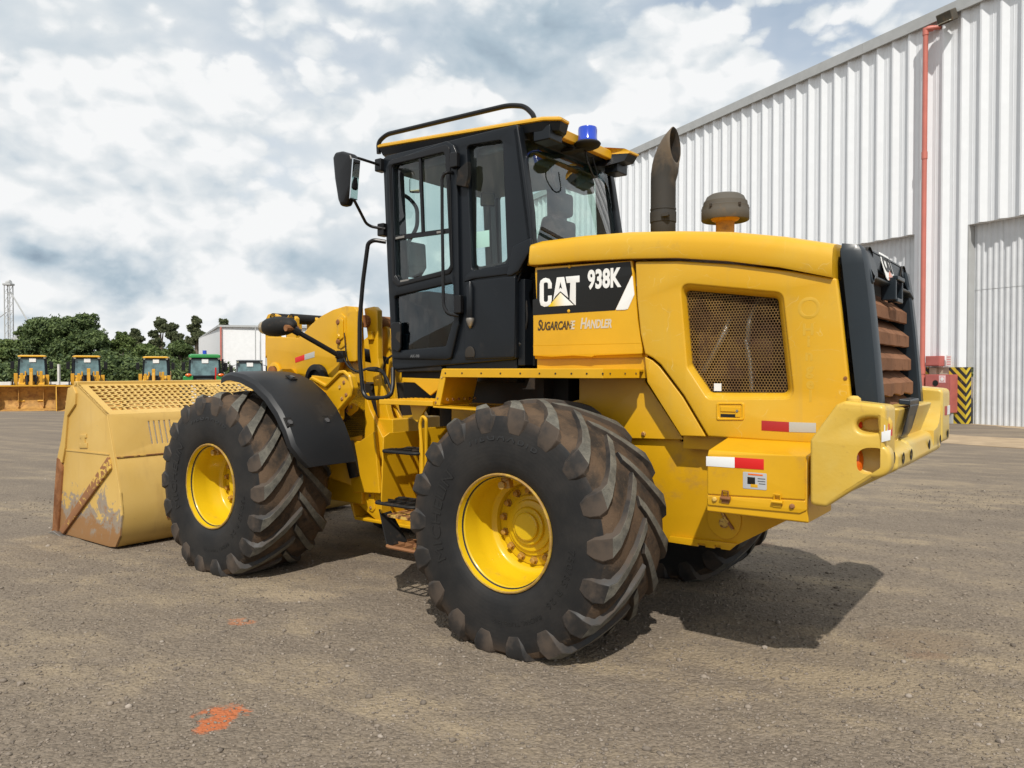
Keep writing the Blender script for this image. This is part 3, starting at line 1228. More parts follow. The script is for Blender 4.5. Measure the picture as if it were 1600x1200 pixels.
def rim_mesh(side):
    mb = MB()
    # flange, gutter, tapered barrel, step, disc (heights measured from the tyre's middle plane)
    prof = [(.338, .27), (.352, .318), (.352, .326), (.345, .330), (.338, .326), (.334, .305), (.330, .285), (.322, .278), (.316, .18), (.314, .12), (.300, .100), (.296, .060), (.285, .045), (.262, .036), (.258, .022),
            (.252, .006), (.0, .006)]
    mb.lathe([(r, t * side) for r, t in prof], axis='y', seg=72)
    mb.lathe([(.3535, .322 * side), (.352, .3285 * side), (.3455, .3325 * side), (.338, .329 * side)], axis='y', seg=72, mi=1)
    return mb.mesh('wheel', ['wheel_paint', 'rim_edge'], 38)


def hub_mesh(side):
    mb = MB()
    prof = [(.246, -.043), (.246, -.030), (.240, -.026), (.190, -.024), (.186, .0), (.176, .006), (.160, .008), (.156, .035), (.148, .04), (.118, .042), (.114, .075), (.108, .082), (.088, .082), (.086, .112),
            (.078, .122), (.0, .123)]
    mb.lathe([(r, (.007 + (t + .043) * .52) * side) for r, t in prof], axis='y', seg=56)
    return mb.mesh('hub', 'wheel_paint', 30)


mat('bolt_paint', (0.40, 0.22, 0.035), .5, dirt=((0.16, 0.07, 0.03), .30, 11, .9))
BOLT = MB().lathe([(.026, 0), (.026, .008), (.019, .008), (.019, .030), (.012, .034), (0, .034)], axis='y', seg=6).mesh('bolt', 'bolt_paint', 30)
RIMRUST = {}


def arc_text(s, r_mid, size, phi0, side, bold=0.0, spacing=1.1, xs=1.0):
    """letters standing on a circle round the axle; phi0: degrees clockwise from the top at which they are centred"""
    me = text_mesh(s, size, .003, bold, 0, xs, 'CENTER', spacing)
    co = np.empty(len(me.vertices) * 3)
    me.vertices.foreach_get('co', co)
    co = co.reshape(-1, 3)
    r = r_mid + (co[:, 1] - size * .35)
    phi = R(phi0) + co[:, 0] / r_mid
    out = np.stack([-r * np.sin(phi) * side, (.3525 - .25 * np.clip(r - .55, 0, 1) - .0012 + co[:, 2] * .8) * side, r * np.cos(phi)], 1)
    me.vertices.foreach_set('co', out.ravel())
    me.materials.clear()
    me.materials.append(MATS['side_letters'])
    me.update()
    return me


WH = {}
for sd in (1, -1):
    WH[sd] = (rim_mesh(sd), tyre_mesh(sd), hub_mesh(sd))


def make_wheel(x, side, spin, letters):
    w = link('wheel', WH[side][0], loader)
    w.location = (x, TY * side, AX_Z)
    ty = link('tyre', WH[side][1], w)
    add_bevel(ty, .007, 2, 42)
    hb = link('hub', WH[side][2], w)
    for k in range(14):
        a = 2 * math.pi * (k + .3) / 14
        b = link('bolt', BOLT, w)
        b.location = (.216 * math.cos(a), .016 * side, .216 * math.sin(a))
        if side < 0:
            b.rotation_euler = (0, 0, math.pi)
    vb = MB()
    a = R(80)
    c = Vector((.276 * math.cos(a), .215 * side, .276 * math.sin(a)))
    inw = Vector((-math.cos(a), 0, -math.sin(a)))
    vb.cyl(c - inw * .05, c - inw * .005, .030, seg=10).cyl(c - inw * .018, c + inw * .024, .040, seg=6)
    vb.cyl(c + inw * .002, c + inw * .002 + Vector((0, .055 * side, 0)), .024, seg=10)
    vb.build('valve', 'bolt_paint', w)
    if letters:
        for s, rm, sz, p, sp, xs in letters:
            link('sidewall_lettering', arc_text(s, rm, sz, p, side, 0.0, sp, xs), w)
    return w


TX = [('MEGAXBIB', .575, .075, 2, 1.25, 1.25), ('MICHELIN', .50, .105, -83, 1.08, 1.2), ('RADIAL TUBELESS', .520, .038, 165, 1.1, 1.1), ('750/65 R 26', .50, .055, 115, 1.2, 1.2)]
make_wheel(0, 1, 0, TX)
make_wheel(WB, 1, 0, TX)
make_wheel(0, -1, 0, None)
make_wheel(WB, -1, 0, None)

# ------------------------------------------------------------------ rear frame and axles
mb = MB()
for x in (0, WB):
    mb.cyl((x, -.85, AX_Z), (x, .85, AX_Z), .17, seg=20)
    mb.cyl((x, -1.02, AX_Z), (x, -.78, AX_Z), .24, seg=20).cyl((x, 1.02, AX_Z), (x, .78, AX_Z), .24, seg=20)
    mb.lathe([(0, -.26), (.2, -.24), (.3, -.1), (.3, .1), (.2, .24), (0, .26)], (x, 0, AX_Z), 'x', 20)
build_each(mb, 'axle', 'dark_inside', loader)

YF = .55
out = SS([(800, 660), (1006, 596), (1064, 690), (1106, 690), (1106, 700), (1270, 705), (1262, 800), (1244, 806), (1150, 852), (1140, 858), (1047, 846), (960, 838)], YF)
out[0] = (.45, 1.35)
out[-1] = (.45, .60)
rf = side_plate('rear_frame', [out], YF, .03, 'yellow_paint', bevel=.004)
side_plate('rear_frame', [out], -YF, .03, 'yellow_paint', bevel=.004, sgn=-1)
mb = MB()
mb.bx(-1.45, .45, -.50, .50, .98, 1.24)
mb.bx(-1.0, .45, -.52, .52, .66, .98)
mb.build('belly_pan', 'dark_inside', loader)
# plate behind the wheel that carries the hood, with its rounded lower edge and bolt
mb = MB()
pl1 = SS([(905, 575), (1006, 575), (1008, 596), (1066, 684), (1069, 686), (1066, 687), (960, 684), (905, 684)], .585)
side_plate('hood_support', [rounded(pl1, .012)], .585, .03, 'yellow_paint', bevel=.003)
x, z = S(1005.5, 678, .59)
MB().lathe([(.015, 0), (.015, .008), (.010, .014), (0, .015)], (x, .585, z), 'y', 8).build('bolt', 'half_rusted', loader)
x, z = S(1152, 688, .62)
MB().lathe([(.013, 0), (.013, .008), (.009, .014), (0, .015)], (x, .60, z), 'y', 8).build('bolt', 'half_rusted', loader)
# lower lip with notches and the round access cover
lip = SS([(1046, 838), (1152, 850), (1140, 860), (1126, 858), (1126, 853), (1116, 852), (1116, 857), (1102, 855), (1102, 850), (1090, 849), (1090, 854), (1044, 847)], .575)
side_plate('frame_lip', [lip], .575, .02, 'yellow_paint', bevel=.002)
xc, zc = S(1134, 812, .56)
pts = [(xc + .115 * math.cos(t) * (1.0 if math.cos(t) > 0 else .8), zc + .115 * math.sin(t)) for t in np.linspace(0, 2 * math.pi, 28, endpoint=False)]
tp = [S(1105, 795, .56), S(1163, 795, .56)]
mb = MB()
mb.prism([(x, .551, z) for x, z in pts], (0, .010, 0))
mb.build('access_cover', 'yellow_paint', loader, bevel=.003)
mb = MB()
mb.lathe([(.030, .0), (.030, .006), (.018, .012), (0, .012)], (xc + .01, .561, zc - .02), 'y', 14)
mb.bar((xc - .05, .566, zc - .05), (xc + .03, .566, zc + .06), .035, .012)
mb.build('tie_down_lug', 'half_rusted', loader)
x, z = S(1184, 801, .56)
MB().lathe([(.018, 0), (.018, .012), (.011, .02), (0, .02)], (x, .55, z), 'y', 12).build('plug', 'dark_inside', loader)

# articulation joint, hydraulics and pipework under the cab
mb = MB()
mb.bx(.45, 1.55, -.45, .45, .55, .98)
mb.bx(.5, 1.75, -.58, .42, 1.42, 1.62)
mb.bx(.1, .65, -.5, .50, 1.15, 1.62)
mb.cyl((1.52, 0, .4), (1.52, 0, 1.35), .16, seg=18)
mb.build('articulation_joint', 'dark_inside', loader)
mb = MB()
for i in range(7):
    y0 = .28 + .05 * i
    p = [(.55 + .03 * i, y0, 1.15 + .05 * (i % 3)), (.85 + .02 * i, y0 + .03, 1.0 + .04 * i), (1.15, y0 - .02, 1.05 + .05 * (i % 4)), (1.6, y0 - .1, 1.0 + .06 * (i % 3))]
    mb.tube(rpath(p, .15), .014, 7)
build_each(mb, 'hydraulic_hose', 'rubber_part', loader)
# transmission side in yellow between ladder and wheel
mb = MB()
mb.bx(.50, 1.25, .38, .52, .62, 1.0)
mb.bx(.62, .92, .48, .58, .72, .92)
mb.bx(.50, .80, .40, .52, 1.02, 1.30)
build_each(mb, 'frame_web', 'yellow_paint', loader, bevel=.01)

# ------------------------------------------------------------------ hood top
st = [(.30, 2.535, 2.375), (.18, 2.553, 2.369), (-.15, 2.556, 2.366), (-.47, 2.545, 2.352), (-.80, 2.515, 2.328), (-1.10, 2.478, 2.285), (-1.40, 2.420, 2.225), (-1.672, 2.352, 2.150)]
rings = []
for x, zt, zl in st:
    hh = zt - zl
    xf = x
    half = [(.735, zl), (.742, zl + .018), (.737, zl + hh * .48), (.726, zl + hh * .74), (.697, zl + hh * .86), (.63, zt - .016), (.45, zt - .006), (.22, zt + .004), (0, zt + .006)]
    ring = []
    for y, z in half:
        dx = 0
        if x > .29:
            dx = -.042 + (.735 - min(abs(y), .735)) * .42       # the front edge bows forward in the middle
        ring.append((xf + dx * 1.0, y, z))
    rings.append(ring + [(p[0], -p[1], p[2]) for p in ring[::-1][1:]] + [(xf, -.70, zl - .0), (xf, .70, zl - .0)])
MB().loft(rings).build('hood', 'yellow_hood', loader, smooth=50)

# ------------------------------------------------------------------ front side panel with the decals
YP = .700
pan = SS([(836, 418), (988, 407), (996, 500), (1003, 545), (1003, 553), (928, 556), (925, 558), (896, 556), (862, 558), (833, 556), (833, 500), (832, 470), (838, 469), (836, 428)], YP)
side_plate('side_panel', [rounded(pan, .008)], YP, .03, 'yellow_paint', bevel=.004)
low = SS([(833, 537), (1001, 534), (1003, 548), (1003, 554), (833, 557)], YP)
mb = MB()
a, b, c, d = S(833, 540, YP), S(1001, 536, YP), S(1003, 553, YP), S(833, 556, YP)
mb.add([(a[0], YP + .001, a[1]), (b[0], YP + .001, b[1]), (b[0], YP - .025, c[1] - .02), (a[0], YP - .025, d[1] - .02)], [(0, 1, 2, 3)])
mb.build('panel_sill', 'yellow_paint', loader)
MB().bx(-.575, .25, .62, .655, 1.62, 1.80).build('panel_foot', 'yellow_paint', loader)
dk_ = lambda x, y: (800 + x / 5.4545, 380 + y / 5.4545)
decal = side_plate('model_decal', [rounded(SS([dk_(215, 228), dk_(1008, 156), dk_(1026, 262), dk_(880, 571), dk_(178, 614), dk_(178, 482), dk_(213, 474)], YP), .004)], YP + .002, .004, 'decal_black', bevel=.0005)
side_plate('stripe', [rounded(SS([dk_(1027, 266), dk_(1044, 440), dk_(990, 560), dk_(965, 568), dk_(884, 570)], YP), .006)], YP + .0035, .004, 'decal_white', parent=decal, bevel=.0005)
# the three white letters of the maker's mark, drawn from their own outlines: u runs rearward, w up
x0, z0 = S(*dk_(238, 545), YP)
xe, ze = S(*dk_(577, 525), YP)
x1, z1 = S(*dk_(240, 300), YP)
UW = x0 - xe
HW = z1 - z0
cshape = [(.31, .62), (.31, .80), (.25, .95), (.16, 1.0), (.10, .99), (.02, .92), (0, .80), (0, .20), (.03, .06), (.12, 0), (.20, .01), (.28, .08), (.31, .20), (.31, .38), (.215, .38), (.215, .22), (.19, .17), (.13, .17), (.105, .22), (.105, .80),
          (.13, .84), (.19, .84), (.215, .80), (.215, .62)]
ashape = [(.44, .98), (.62, .98), (.725, .26), (.675, .32), (.53, .50), (.405, .34), (.345, .20)]
ahole = [(.53, .82), (.575, .56), (.53, .62), (.49, .56)]
tshape = [(.66, .98), (1.0, .98), (1.0, .76), (.91, .76), (.91, -.0), (.89, -.0), (.76, .20), (.775, .76), (.69, .76)]


def glyph(pts):
    return [(x0 - a * UW, z0 + b * HW) for a, b in pts]


for polys in ([cshape], [ashape, ahole], [tshape]):
    side_plate('letter', [glyph(p) for p in polys], YP + .0035, .004, 'decal_white', parent=decal, bevel=.0003)
tx0, tx1 = x0 - .22 * UW, x0 - .86 * UW


def logo_triangle(t, b, co):
    sp = t.node('ShaderNodeSeparateXYZ', ins={0: co})
    t.set(b.inputs['Base Color'], t.mix(t.ramp(sp.outputs[0], tx0 - .1 * UW, tx0 - .42 * UW, smooth=False), (.74, .52, .006), (.8, .79, .74)))


mat('logo_triangle', (.75, .6, .05), .45, build=logo_triangle)
tri = side_plate('logo_triangle', [glyph([(.22, .0), (.53, .45), (.86, .0)])], 0.002, .004, 'logo_triangle', parent=decal, bevel=.0003)
tri.location = (0, YP + .0022, 0)
xm, zm = S(*dk_(648, 386), YP)
xm2, _ = S(*dk_(935, 362), YP)
tm = text_mesh('938K', .165, .003, .006, 0, .70)
wd = max(v.co.x for v in tm.vertices)
place_text('model_number', tm, 'decal_white', decal, (xm, YP + .0035, zm), (-(xm - xm2) / wd, 0, 0), (0, 0, .98), (0, 1, 0))
xs_, zs_ = S(*dk_(218, 750), YP)
xs2, zs2 = S(*dk_(893, 712), YP)
# small capitals
cap, sm = .098, .076
off = 0
grp = link('handler_lettering', bpy.data.meshes.new('handler_lettering'), loader)
grp.data.materials.append(MATS['worn_lettering'])
bm = bmesh.new()
total_w = 0
for word in ('SUGARCANE', 'HANDLER'):
    for piece, sz in ((word[0], cap), (word[1:], sm)):
        m_ = text_mesh(piece, sz, .002, .0022, .22, .62, spacing=.98)
        w_ = max(v.co.x for v in m_.vertices)
        for v in m_.vertices:
            v.co.x += off
        off += w_ - .008
        bm.from_mesh(m_)
        bpy.data.meshes.remove(m_)
    off += .042
k = (xs_ - xs2) / off
for v in bm.verts:
    v.co = Vector((-v.co.x * k, v.co.z, v.co.y * 1.0))
bm.to_mesh(grp.data)
bm.free()
grp.location = (xs_, YP + .001, zs_ + .006)
# fixings on the panel edge
for u, v in ((890, 416.5), (889, 486)):
    x, z = S(u, v, YP)
    MB().lathe([(.011, 0), (.011, .004), (.005, .007), (0, .007)], (x, YP + .001, z), 'y', 10).build('bolt', 'yellow_paint', loader)

# ------------------------------------------------------------------ rear side panel (engine door) with its recessed mesh window
YD = .712
door_o = SS([(992, 408.5), (1060, 407.5), (1150, 413), (1240, 424), (1307, 435), (1313, 480), (1329, 626), (1334, 700), (1264, 693), (1106, 682.5), (1068, 618), (1032, 570), (1020, 560), (1007, 553), (1000, 520), (995, 470)], YD)
win_o = rounded(SS([(1063, 443), (1222, 458), (1240, 622), (1106, 623), (1074, 574)], YD), .05, 6)
ed = side_plate('engine_door', [rounded(door_o, .012), win_o], YD, .05, 'yellow_hood', bevel=.012)
win_i = rounded(SS([(1071, 453), (1216, 466), (1232, 614), (1111, 613.5), (1081, 570)], YD - .05), .03, 6)
mb = MB()
k = len(win_o)
mb.loft([[(x, YD - .012, z) for x, z in win_o], [(x * .75 + x2 * .25, YD - .018, z * .75 + z2 * .25) for (x, z), (x2, z2) in zip(win_o, win_i)], [(x, YD - .052, z) for x, z in win_i], [(x, YD - .075, z) for x, z in win_i]], caps=False)
mb.build('window_surround', 'yellow_hood', ed, smooth=60)
mat('mesh_paint', (0.20, 0.115, 0.03), .65, var=.3, dirt=((0.10, 0.05, 0.025), .3, 6, .7))
# honeycomb sheet with real holes
pitch = .0172
xs = [p[0] for p in win_i]
zs = [p[1] for p in win_i]


def inside(pt, poly):
    c = False
    n = len(poly)
    for i in range(n):
        (xa, ya), (xb, yb) = poly[i - 1], poly[i]
        if (ya > pt[1]) != (yb > pt[1]) and pt[0] < (xb - xa) * (pt[1] - ya) / (yb - ya) + xa:
            c = not c
    return c


mb = MB()
row = 0
z = min(zs)
while z < max(zs) + pitch:
    x = min(xs) + (pitch / 2 if row % 2 else 0)
    while x < max(xs) + pitch:
        if inside((x, z), [(px * 1.0, pz) for px, pz in win_i]):
            o, i_, d_ = [], [], []
            for q in range(6):
                a = R(30 + 60 * q)
                o.append((x + pitch / math.sqrt(3) * math.cos(a), YD - .056, z + pitch / math.sqrt(3) * math.sin(a)))
                i_.append((x + .0079 * math.cos(a), YD - .056, z + .0079 * math.sin(a)))
                d_.append((x + .0079 * math.cos(a), YD - .059, z + .0079 * math.sin(a)))
            mb.add(o + i_ + d_, [(q, (q + 1) % 6, 6 + (q + 1) % 6, 6 + q) for q in range(6)] + [(6 + q, 6 + (q + 1) % 6, 12 + (q + 1) % 6, 12 + q) for q in range(6)])
        x += pitch
    z += pitch * math.sqrt(3) / 2
    row += 1
ob = mb.build('mesh_sheet', 'mesh_paint', ed, smooth=0)
x, z = S(1121, 605, YD - .05)
MB().bx(x - .022, x + .022, YD - .055, YD - .053, z - .022, z + .022).build('warning_sticker', 'reflect_white', ed)
# what shows through the holes: engine block, pipes, pump
mb = MB()
mb.bx(-1.50, -.70, -.2, .42, 1.45, 1.85)
mb.bx(-1.2, -.85, .36, .52, 1.62, 2.02)
for k in range(5):
    mb.cyl((-.8 - .14 * k, .40, 1.85), (-.8 - .14 * k, .46, 2.1), .045, seg=10)
mb.lathe([(.0, .40), (.13, .41), (.14, .5), (.06, .53), (0, .53)], (-1.24, 0, 1.80), 'y', 20)
mb.build('engine', 'engine_rust', loader)
mb = MB()
mb.tube(rpath([S3(1100, 580, .55), S3(1128, 530, .58), S3(1140, 500, .52)], .1), .02, 10)
mb.tube(rpath([S3(1168, 560, .56), S3(1170, 500, .6), S3(1185, 470, .5)], .1), .016, 10)
mb.tube(rpath([S3(1175, 610, .6), S3(1172, 560, .6), S3(1165, 530, .6)], .1), .014, 8)
build_each(mb, 'engine_pipe', 'bare_steel', loader)
mb = MB()
mb.bx(-1.65, .25, -.5, -.45, 1.3, 2.3)
mb.bx(-1.66, -1.60, -.6, .62, 1.25, 2.25)
mb.bx(.22, .27, -.6, .62, 1.3, 2.4)
build_each(mb, 'engine_bulkhead', 'dark_inside', loader)
# right-hand side of the hood
rp = [(x, z) for x, z in (pan[:1] + door_o[4:5] + [(-1.74, 1.52), (-1.0, 1.27), (-.82, 1.27), (-.58, 1.6), (.25, 1.76)])]
side_plate('engine_door', [rounded(rp, .012)], -YD, .04, 'yellow_hood', bevel=.01, sgn=-1)
# slanted band below the door
MB().bx(-1.70, -.80, .585, .625, 1.20, 1.305).build('hood_sill', 'yellow_paint', loader)
band = SS([(1007, 557), (1019, 563), (1030, 573), (1066, 620), (1103, 682.5), (1064, 681), (1011, 597)], YD - .012)
side_plate('hood_band', [rounded(band, .006)], YD - .012, .04, 'yellow_hood', bevel=.006)
# handle
hp = rounded(SS([(1119.5, 629), (1163, 629), (1163, 656.5), (1119.5, 656.5)], YD), .014)
h_in = rounded(SS([(1123, 632), (1159.5, 632), (1159.5, 653), (1123, 653)], YD), .01)
hd = side_plate('door_handle', [hp, h_in], YD + .006, .02, 'yellow_paint', parent=ed, bevel=.004)
(xa, za), (xb, zb) = S(1126, 635, YD), S(1157, 652, YD)
mb = MB()
mb.bx(xa, xb, YD - .003, YD + .007, za, za - (za - zb) * .50)
mb.bx(xa - .75 * (xa - xb), xb, YD - .003, YD + .007, za - (za - zb) * .50, zb)
mb.build('door_handle', 'yellow_paint', ed, bevel=.003)
(xa, za), (xb, zb) = S(1123, 632, YD), S(1160, 654, YD)
MB().bx(xa, xb, YD + .0005, YD + .0015, za, zb).build('handle_recess', 'half_rusted' if False else 'yellow_paint', ed)
(xa, za) = S(1126, 646.5, YD)
(xb, zb) = S(1149, 652.5, YD)
MB().bx(xa, xb, YD + .0016, YD + .0024, za, zb).build('handle_gap', 'rubber_part', ed)
x, z = S(1152.5, 642, YD)
MB().lathe([(.007, 0), (.007, .004), (0, .004)], (x, YD + .007, z), 'y', 10).build('key_lock', 'bare_steel', ed)


def tape(parts, y, parent=loader, name='reflective_tape'):
    for quad, m in parts:
        side_plate(name, [SS(quad, y)], y + .0018, .003, m, parent=parent, bevel=.0003)


tape([([(1190, 657), (1233, 659.5), (1233, 675), (1190, 672.5)], 'reflect_dark_red'), ([(1233, 659.5), (1275, 661), (1275, 676), (1233, 675)], 'reflect_grey')], YD)
# faint mark of removed lettering down the rear edge of the door
gx = lambda v: 1262 + (v - 500) * .035
for ch, v in (('H', 523), ('i', 541), ('n', 563), ('g', 585), ('e', 607), ('l', 627)):
    m_ = text_mesh(ch, .085, .0008, .003, 0, 1.0, 'CENTER')
    x, z = S(gx(v), v, YD)
    place_text('faded_letter', m_, 'ghost_letters', ed, (x, YD + .0003, z), (-1, 0, 0), (0, 0, 1), (0, 1, 0))
x, z = S(1264, 481, YD)
ring = [(x + .058 * math.cos(t), z + .058 * math.sin(t)) for t in np.linspace(0, 2 * math.pi, 28, endpoint=False)]
ring2 = [(x + .040 * math.cos(t), z + .040 * math.sin(t)) for t in np.linspace(0, 2 * math.pi, 28, endpoint=False)]
side_plate('faded_emblem', [ring, ring2], YD + .0007, .001, 'ghost_letters', parent=ed, bevel=.0002)
for u, v in ((1321, 591),):
    x, z = S(u, v, YD)
    MB().lathe([(.010, 0), (.010, .004), (0, .006)], (x, YD, z), 'y', 8).build('bolt', 'rust', ed)

# ------------------------------------------------------------------ rear grille frame, louvres, header
def rearx(z):
    return -1.80 - .092 * ((2.30 - z) / .8) ** .7 if z < 2.30 else -1.80 + (z - 2.30) * .6


gp = MB()
for sgn in (1, -1):
    rings = []
    for z in (1.46, 1.55, 1.75, 1.95, 2.10, 2.22, 2.29):
        xr = rearx(z)
        xf = -1.690 - .090 * (2.34 - z) / .82
        if z > 2.2:
            xf -= 0
        yo = .665
        rings.append([(xf, sgn * yo, z), (xr + .05, sgn * (yo - .004), z), (xr + .012, sgn * (yo - .015), z), (xr, sgn * (yo - .045), z), (xr, sgn * (yo - .12), z), (xr + .012, sgn * (yo - .13), z), (xr + .14, sgn * (yo - .135), z), (xf, sgn * (yo - .135), z)])
    # shoulder slopes forward and in
    rings.append([(-1.700, sgn * .655, 2.335), (-1.765, sgn * .645, 2.325), (-1.775, sgn * .63, 2.325), (-1.78, sgn * .61, 2.325), (-1.78, sgn * .545, 2.325), (-1.775, sgn * .535, 2.325), (-1.70, sgn * .53, 2.33), (-1.700, sgn * .53, 2.335)])
    gp.loft(rings)
gf = build_each(gp, 'rear_grille', 'grille_grey', loader, smooth=40, bevel=.006)
# header across the top with two round lamp openings
hz0, hz1 = 2.14, 2.355
ph = [(.60, 2.10), (.60, 2.27), (.57, 2.32), (.40, 2.34), (-.40, 2.34), (-.57, 2.32), (-.60, 2.27), (-.60, 2.10), (-.50, 2.155), (.50, 2.155)]
holes = [[(s * .475 + .080 * math.cos(t), 2.248 + .076 * math.sin(t)) for t in np.linspace(0, 2 * math.pi, 26, endpoint=False)] for s in (1, -1)]
nx = Vector((-1, 0, -.18)).normalized()
upv = Vector((0, 1, 0)).cross(nx)
upv = Vector((-.18, 0, 1)).normalized() if upv.z < 0 else upv
# plane leaning with the frame: outline (y, z) laid on x = -1.80 + lean
hm = plate('rear_header', [rounded([(y, z - 2.25) for y, z in ph], .03)] + [[(y, z - 2.25) for y, z in h] for h in holes], .06, 'grille_grey', loader,
           (-1.808, 0, 2.25), (0, 1, 0), tuple(Vector((.28, 0, 1)).normalized()), tuple(Vector((-1, 0, .28)).normalized()), .012)
mb = MB()
for s in (1, -1):
    mb.lathe([(.082, .01), (.080, .085), (.0, .09)], (-1.81, s * .475, 2.248), 'x', 24)
build_each(mb, 'lamp_housing', 'dark_inside', loader)
mb = MB()
mb.bx(-1.79, -1.62, -.58, .58, 2.22, 2.325)
mb.build('header_top', 'grille_grey', loader, bevel=.02)
# small emblem plate and latch
em = plate('emblem_plate', [rounded([(-.13, -.085), (.13, -.085), (.13, .085), (-.13, .085)], .02)], .004, 'decal_white', loader,
           (-1.803, .03, 2.262), (0, 1, 0), tuple(Vector((.28, 0, 1)).normalized()), tuple(Vector((-1, 0, .28)).normalized()), .0005)
m_ = text_mesh('CAT', .125, .002, .004, 0, .95, 'CENTER')
place_text('emblem_letters', m_, 'decal_black', em, (-1.8125, .03, 2.240), (0, -1, 0), tuple(Vector((.28, 0, 1)).normalized()), tuple(Vector((-1, 0, .28)).normalized()))
plate('emblem_triangle', [[(-.09, -.08), (.09, -.08), (0, -.02)]], .002, 'logo_triangle', em, (-1.8075, .03, 2.262), (0, 1, 0), tuple(Vector((.28, 0, 1)).normalized()), tuple(Vector((-1, 0, .28)).normalized()), .0003).data.materials[0] = MATS['orange_lens']
mb = MB()
mb.bx(-1.86, -1.78, .08, .105, 2.07, 2.20)
mb.bx(-1.86, -1.78, -.105, -.08, 2.07, 2.20)
mb.bx(-1.87, -1.84, -.105, .105, 2.185, 2.21)
mb.bx(-1.865, -1.84, -.08, .08, 2.06, 2.085)
mb.build('grille_latch', 'grille_grey', loader, bevel=.006)
MB().bx(-1.70, -1.66, -.56, .56, 1.40, 2.25).build('radiator', 'dark_inside', loader)
# rusty louvre blades
for i, z in enumerate((2.035, 1.885, 1.740, 1.598, 1.455)):
    xr = rearx(z) + .03
    prof = [(xr, z - .070), (xr + .012, z - .075), (xr + .125, z + .060), (xr + .11, z + .088), (xr, z - .004)]
    mb = MB()
    n = 12
    rg = []
    for j in range(n + 1):
        y = -.505 + 1.01 * j / n
        dz = .008 * math.sin(j * 1.7 + i) if i in (3, 4) else .002 * math.sin(j * 2.1 + i)
        rg.append([(x_ + (0 if q not in (0, 1, 4) else dz), y, z_ + (dz if q in (0, 1) else 0)) for q, (x_, z_) in enumerate(prof)])
    mb.loft(rg)
    mb.build('louvre', 'louvre_dirt', loader, smooth=20)
mb = MB()
mb.loft([[(-1.93, .40, 1.515), (-1.93, .08, 1.515), (-1.93, .08, 1.485), (-1.93, .40, 1.485)], [(-1.985, .38, 1.51), (-1.985, .10, 1.51), (-1.985, .10, 1.48), (-1.985, .38, 1.48)], [(-1.95, .34, 1.34), (-1.95, .12, 1.34), (-1.93, .12, 1.30), (-1.93, .34, 1.30)]])
mb.build('tow_hitch', 'grille_grey', loader, bevel=.01)
mb = MB()
mb.loft([[(-1.76, .60, 1.47), (-1.76, -.60, 1.47), (-1.96, -.52, 1.47), (-1.96, .52, 1.47)], [(-1.7, .5, 1.15), (-1.7, -.5, 1.15), (-1.88, -.42, 1.20), (-1.88, .42, 1.20)]])
mb.build('rear_apron', 'yellow_casting', loader, bevel=.015)

# ------------------------------------------------------------------ counterweight
CX = -1.99
zr = lambda y: -.018 * y
for sgn in (1, -1):
    yo, yi = 1.05 * sgn, .735 * sgn
    o_xz = SS([(1265, 790), (1265, 688), (1306, 632), (1320, 629), (1380, 626), (1380, 745), (1290, 793)], 1.05)
    o_xz = [(x, z + (zr(yo) - zr(1.05))) for x, z in o_xz]
    xf = o_xz[0][0]
    prof = [o_xz[0], o_xz[1], o_xz[2], (o_xz[3][0], o_xz[3][1] + .008), (CX, 1.525 + zr(yo)), (CX, 1.205), (o_xz[6][0], o_xz[6][1])]
    if sgn == 1:
        # lamp pockets cut through the left side
        def ov(cu, cv, ru, rv, y, p=2.4, n=28):
            pts = []
            for t in np.linspace(0, 2 * math.pi, n, endpoint=False):
                ct, stt = math.cos(t), math.sin(t)
                pts.append(S(cu + ru * math.copysign(abs(ct) ** (2 / p), ct), cv + rv * math.copysign(abs(stt) ** (2 / p), stt), y))
            return pts
        hA = ov(1359, 665, 22, 12.5, 1.05)
        hB = ov(1362, 720.5, 30, 27, 1.05, 2.6)
        cw = side_plate('counterweight', [rounded(prof, .03), hA, hB], yo, .10, 'yellow_casting', bevel=.018)
        inner = [(x, z) for x, z in prof]
        mb = MB()
        mb.prism([(x + (.0 if x > -1.9 else .012), .955, z - (.008 if z > 1.4 else -.008)) for x, z in rounded(prof, .03)], (0, yi - .955, 0))
        mb.build('counterweight', 'yellow_casting', loader, smooth=40, bevel=.018)
        for hp_, dep in ((hA, .085), (hB, .09)):
            mb = MB()
            cxx = sum(p[0] for p in hp_) / len(hp_)
            czz = sum(p[1] for p in hp_) / len(hp_)
            r0 = [(x, yo - .02, z) for x, z in hp_]
            r1 = [(cxx + (x - cxx) * .93, yo - dep * .8, czz + (z - czz) * .9) for x, z in hp_]
            r2 = [(cxx + (x - cxx) * .8, yo - dep, czz + (z - czz) * .75) for x, z in hp_]
            mb.loft([r0, r1, r2], caps=False)
            mb.f.append(tuple(range(2 * len(hp_), 3 * len(hp_))))
            mb.m.append(0)
            mb.build('lamp_pocket', 'yellow_casting', cw, smooth=60)
        for (u, v, ru, rv), m in (((1338.5, 665, 4.2, 8), 'red_lens'), ((1336, 721, 6.5, 17), 'orange_lens')):
            x, z = S(u, v, 1.0)
            mb = MB()
            mb.lathe([(0, .036), (.5, .032), (.85, .02), (1, 0)], (0, 0, 0), 'y', 24)
            s_ = .004 * 1
            mb.v = [(x + a * ru * s_ * 1.25, .972 + b, z + c * rv * s_) for a, b, c in mb.v]
            mb.build('tail_lamp', m, cw, smooth=60)
    else:
        mb = MB()
        mb.prism([(x, yo, z) for x, z in rounded(prof, .035)], (0, yi - yo, 0))
        mb.build('counterweight', 'yellow_casting', loader, smooth=40, bevel=.02)
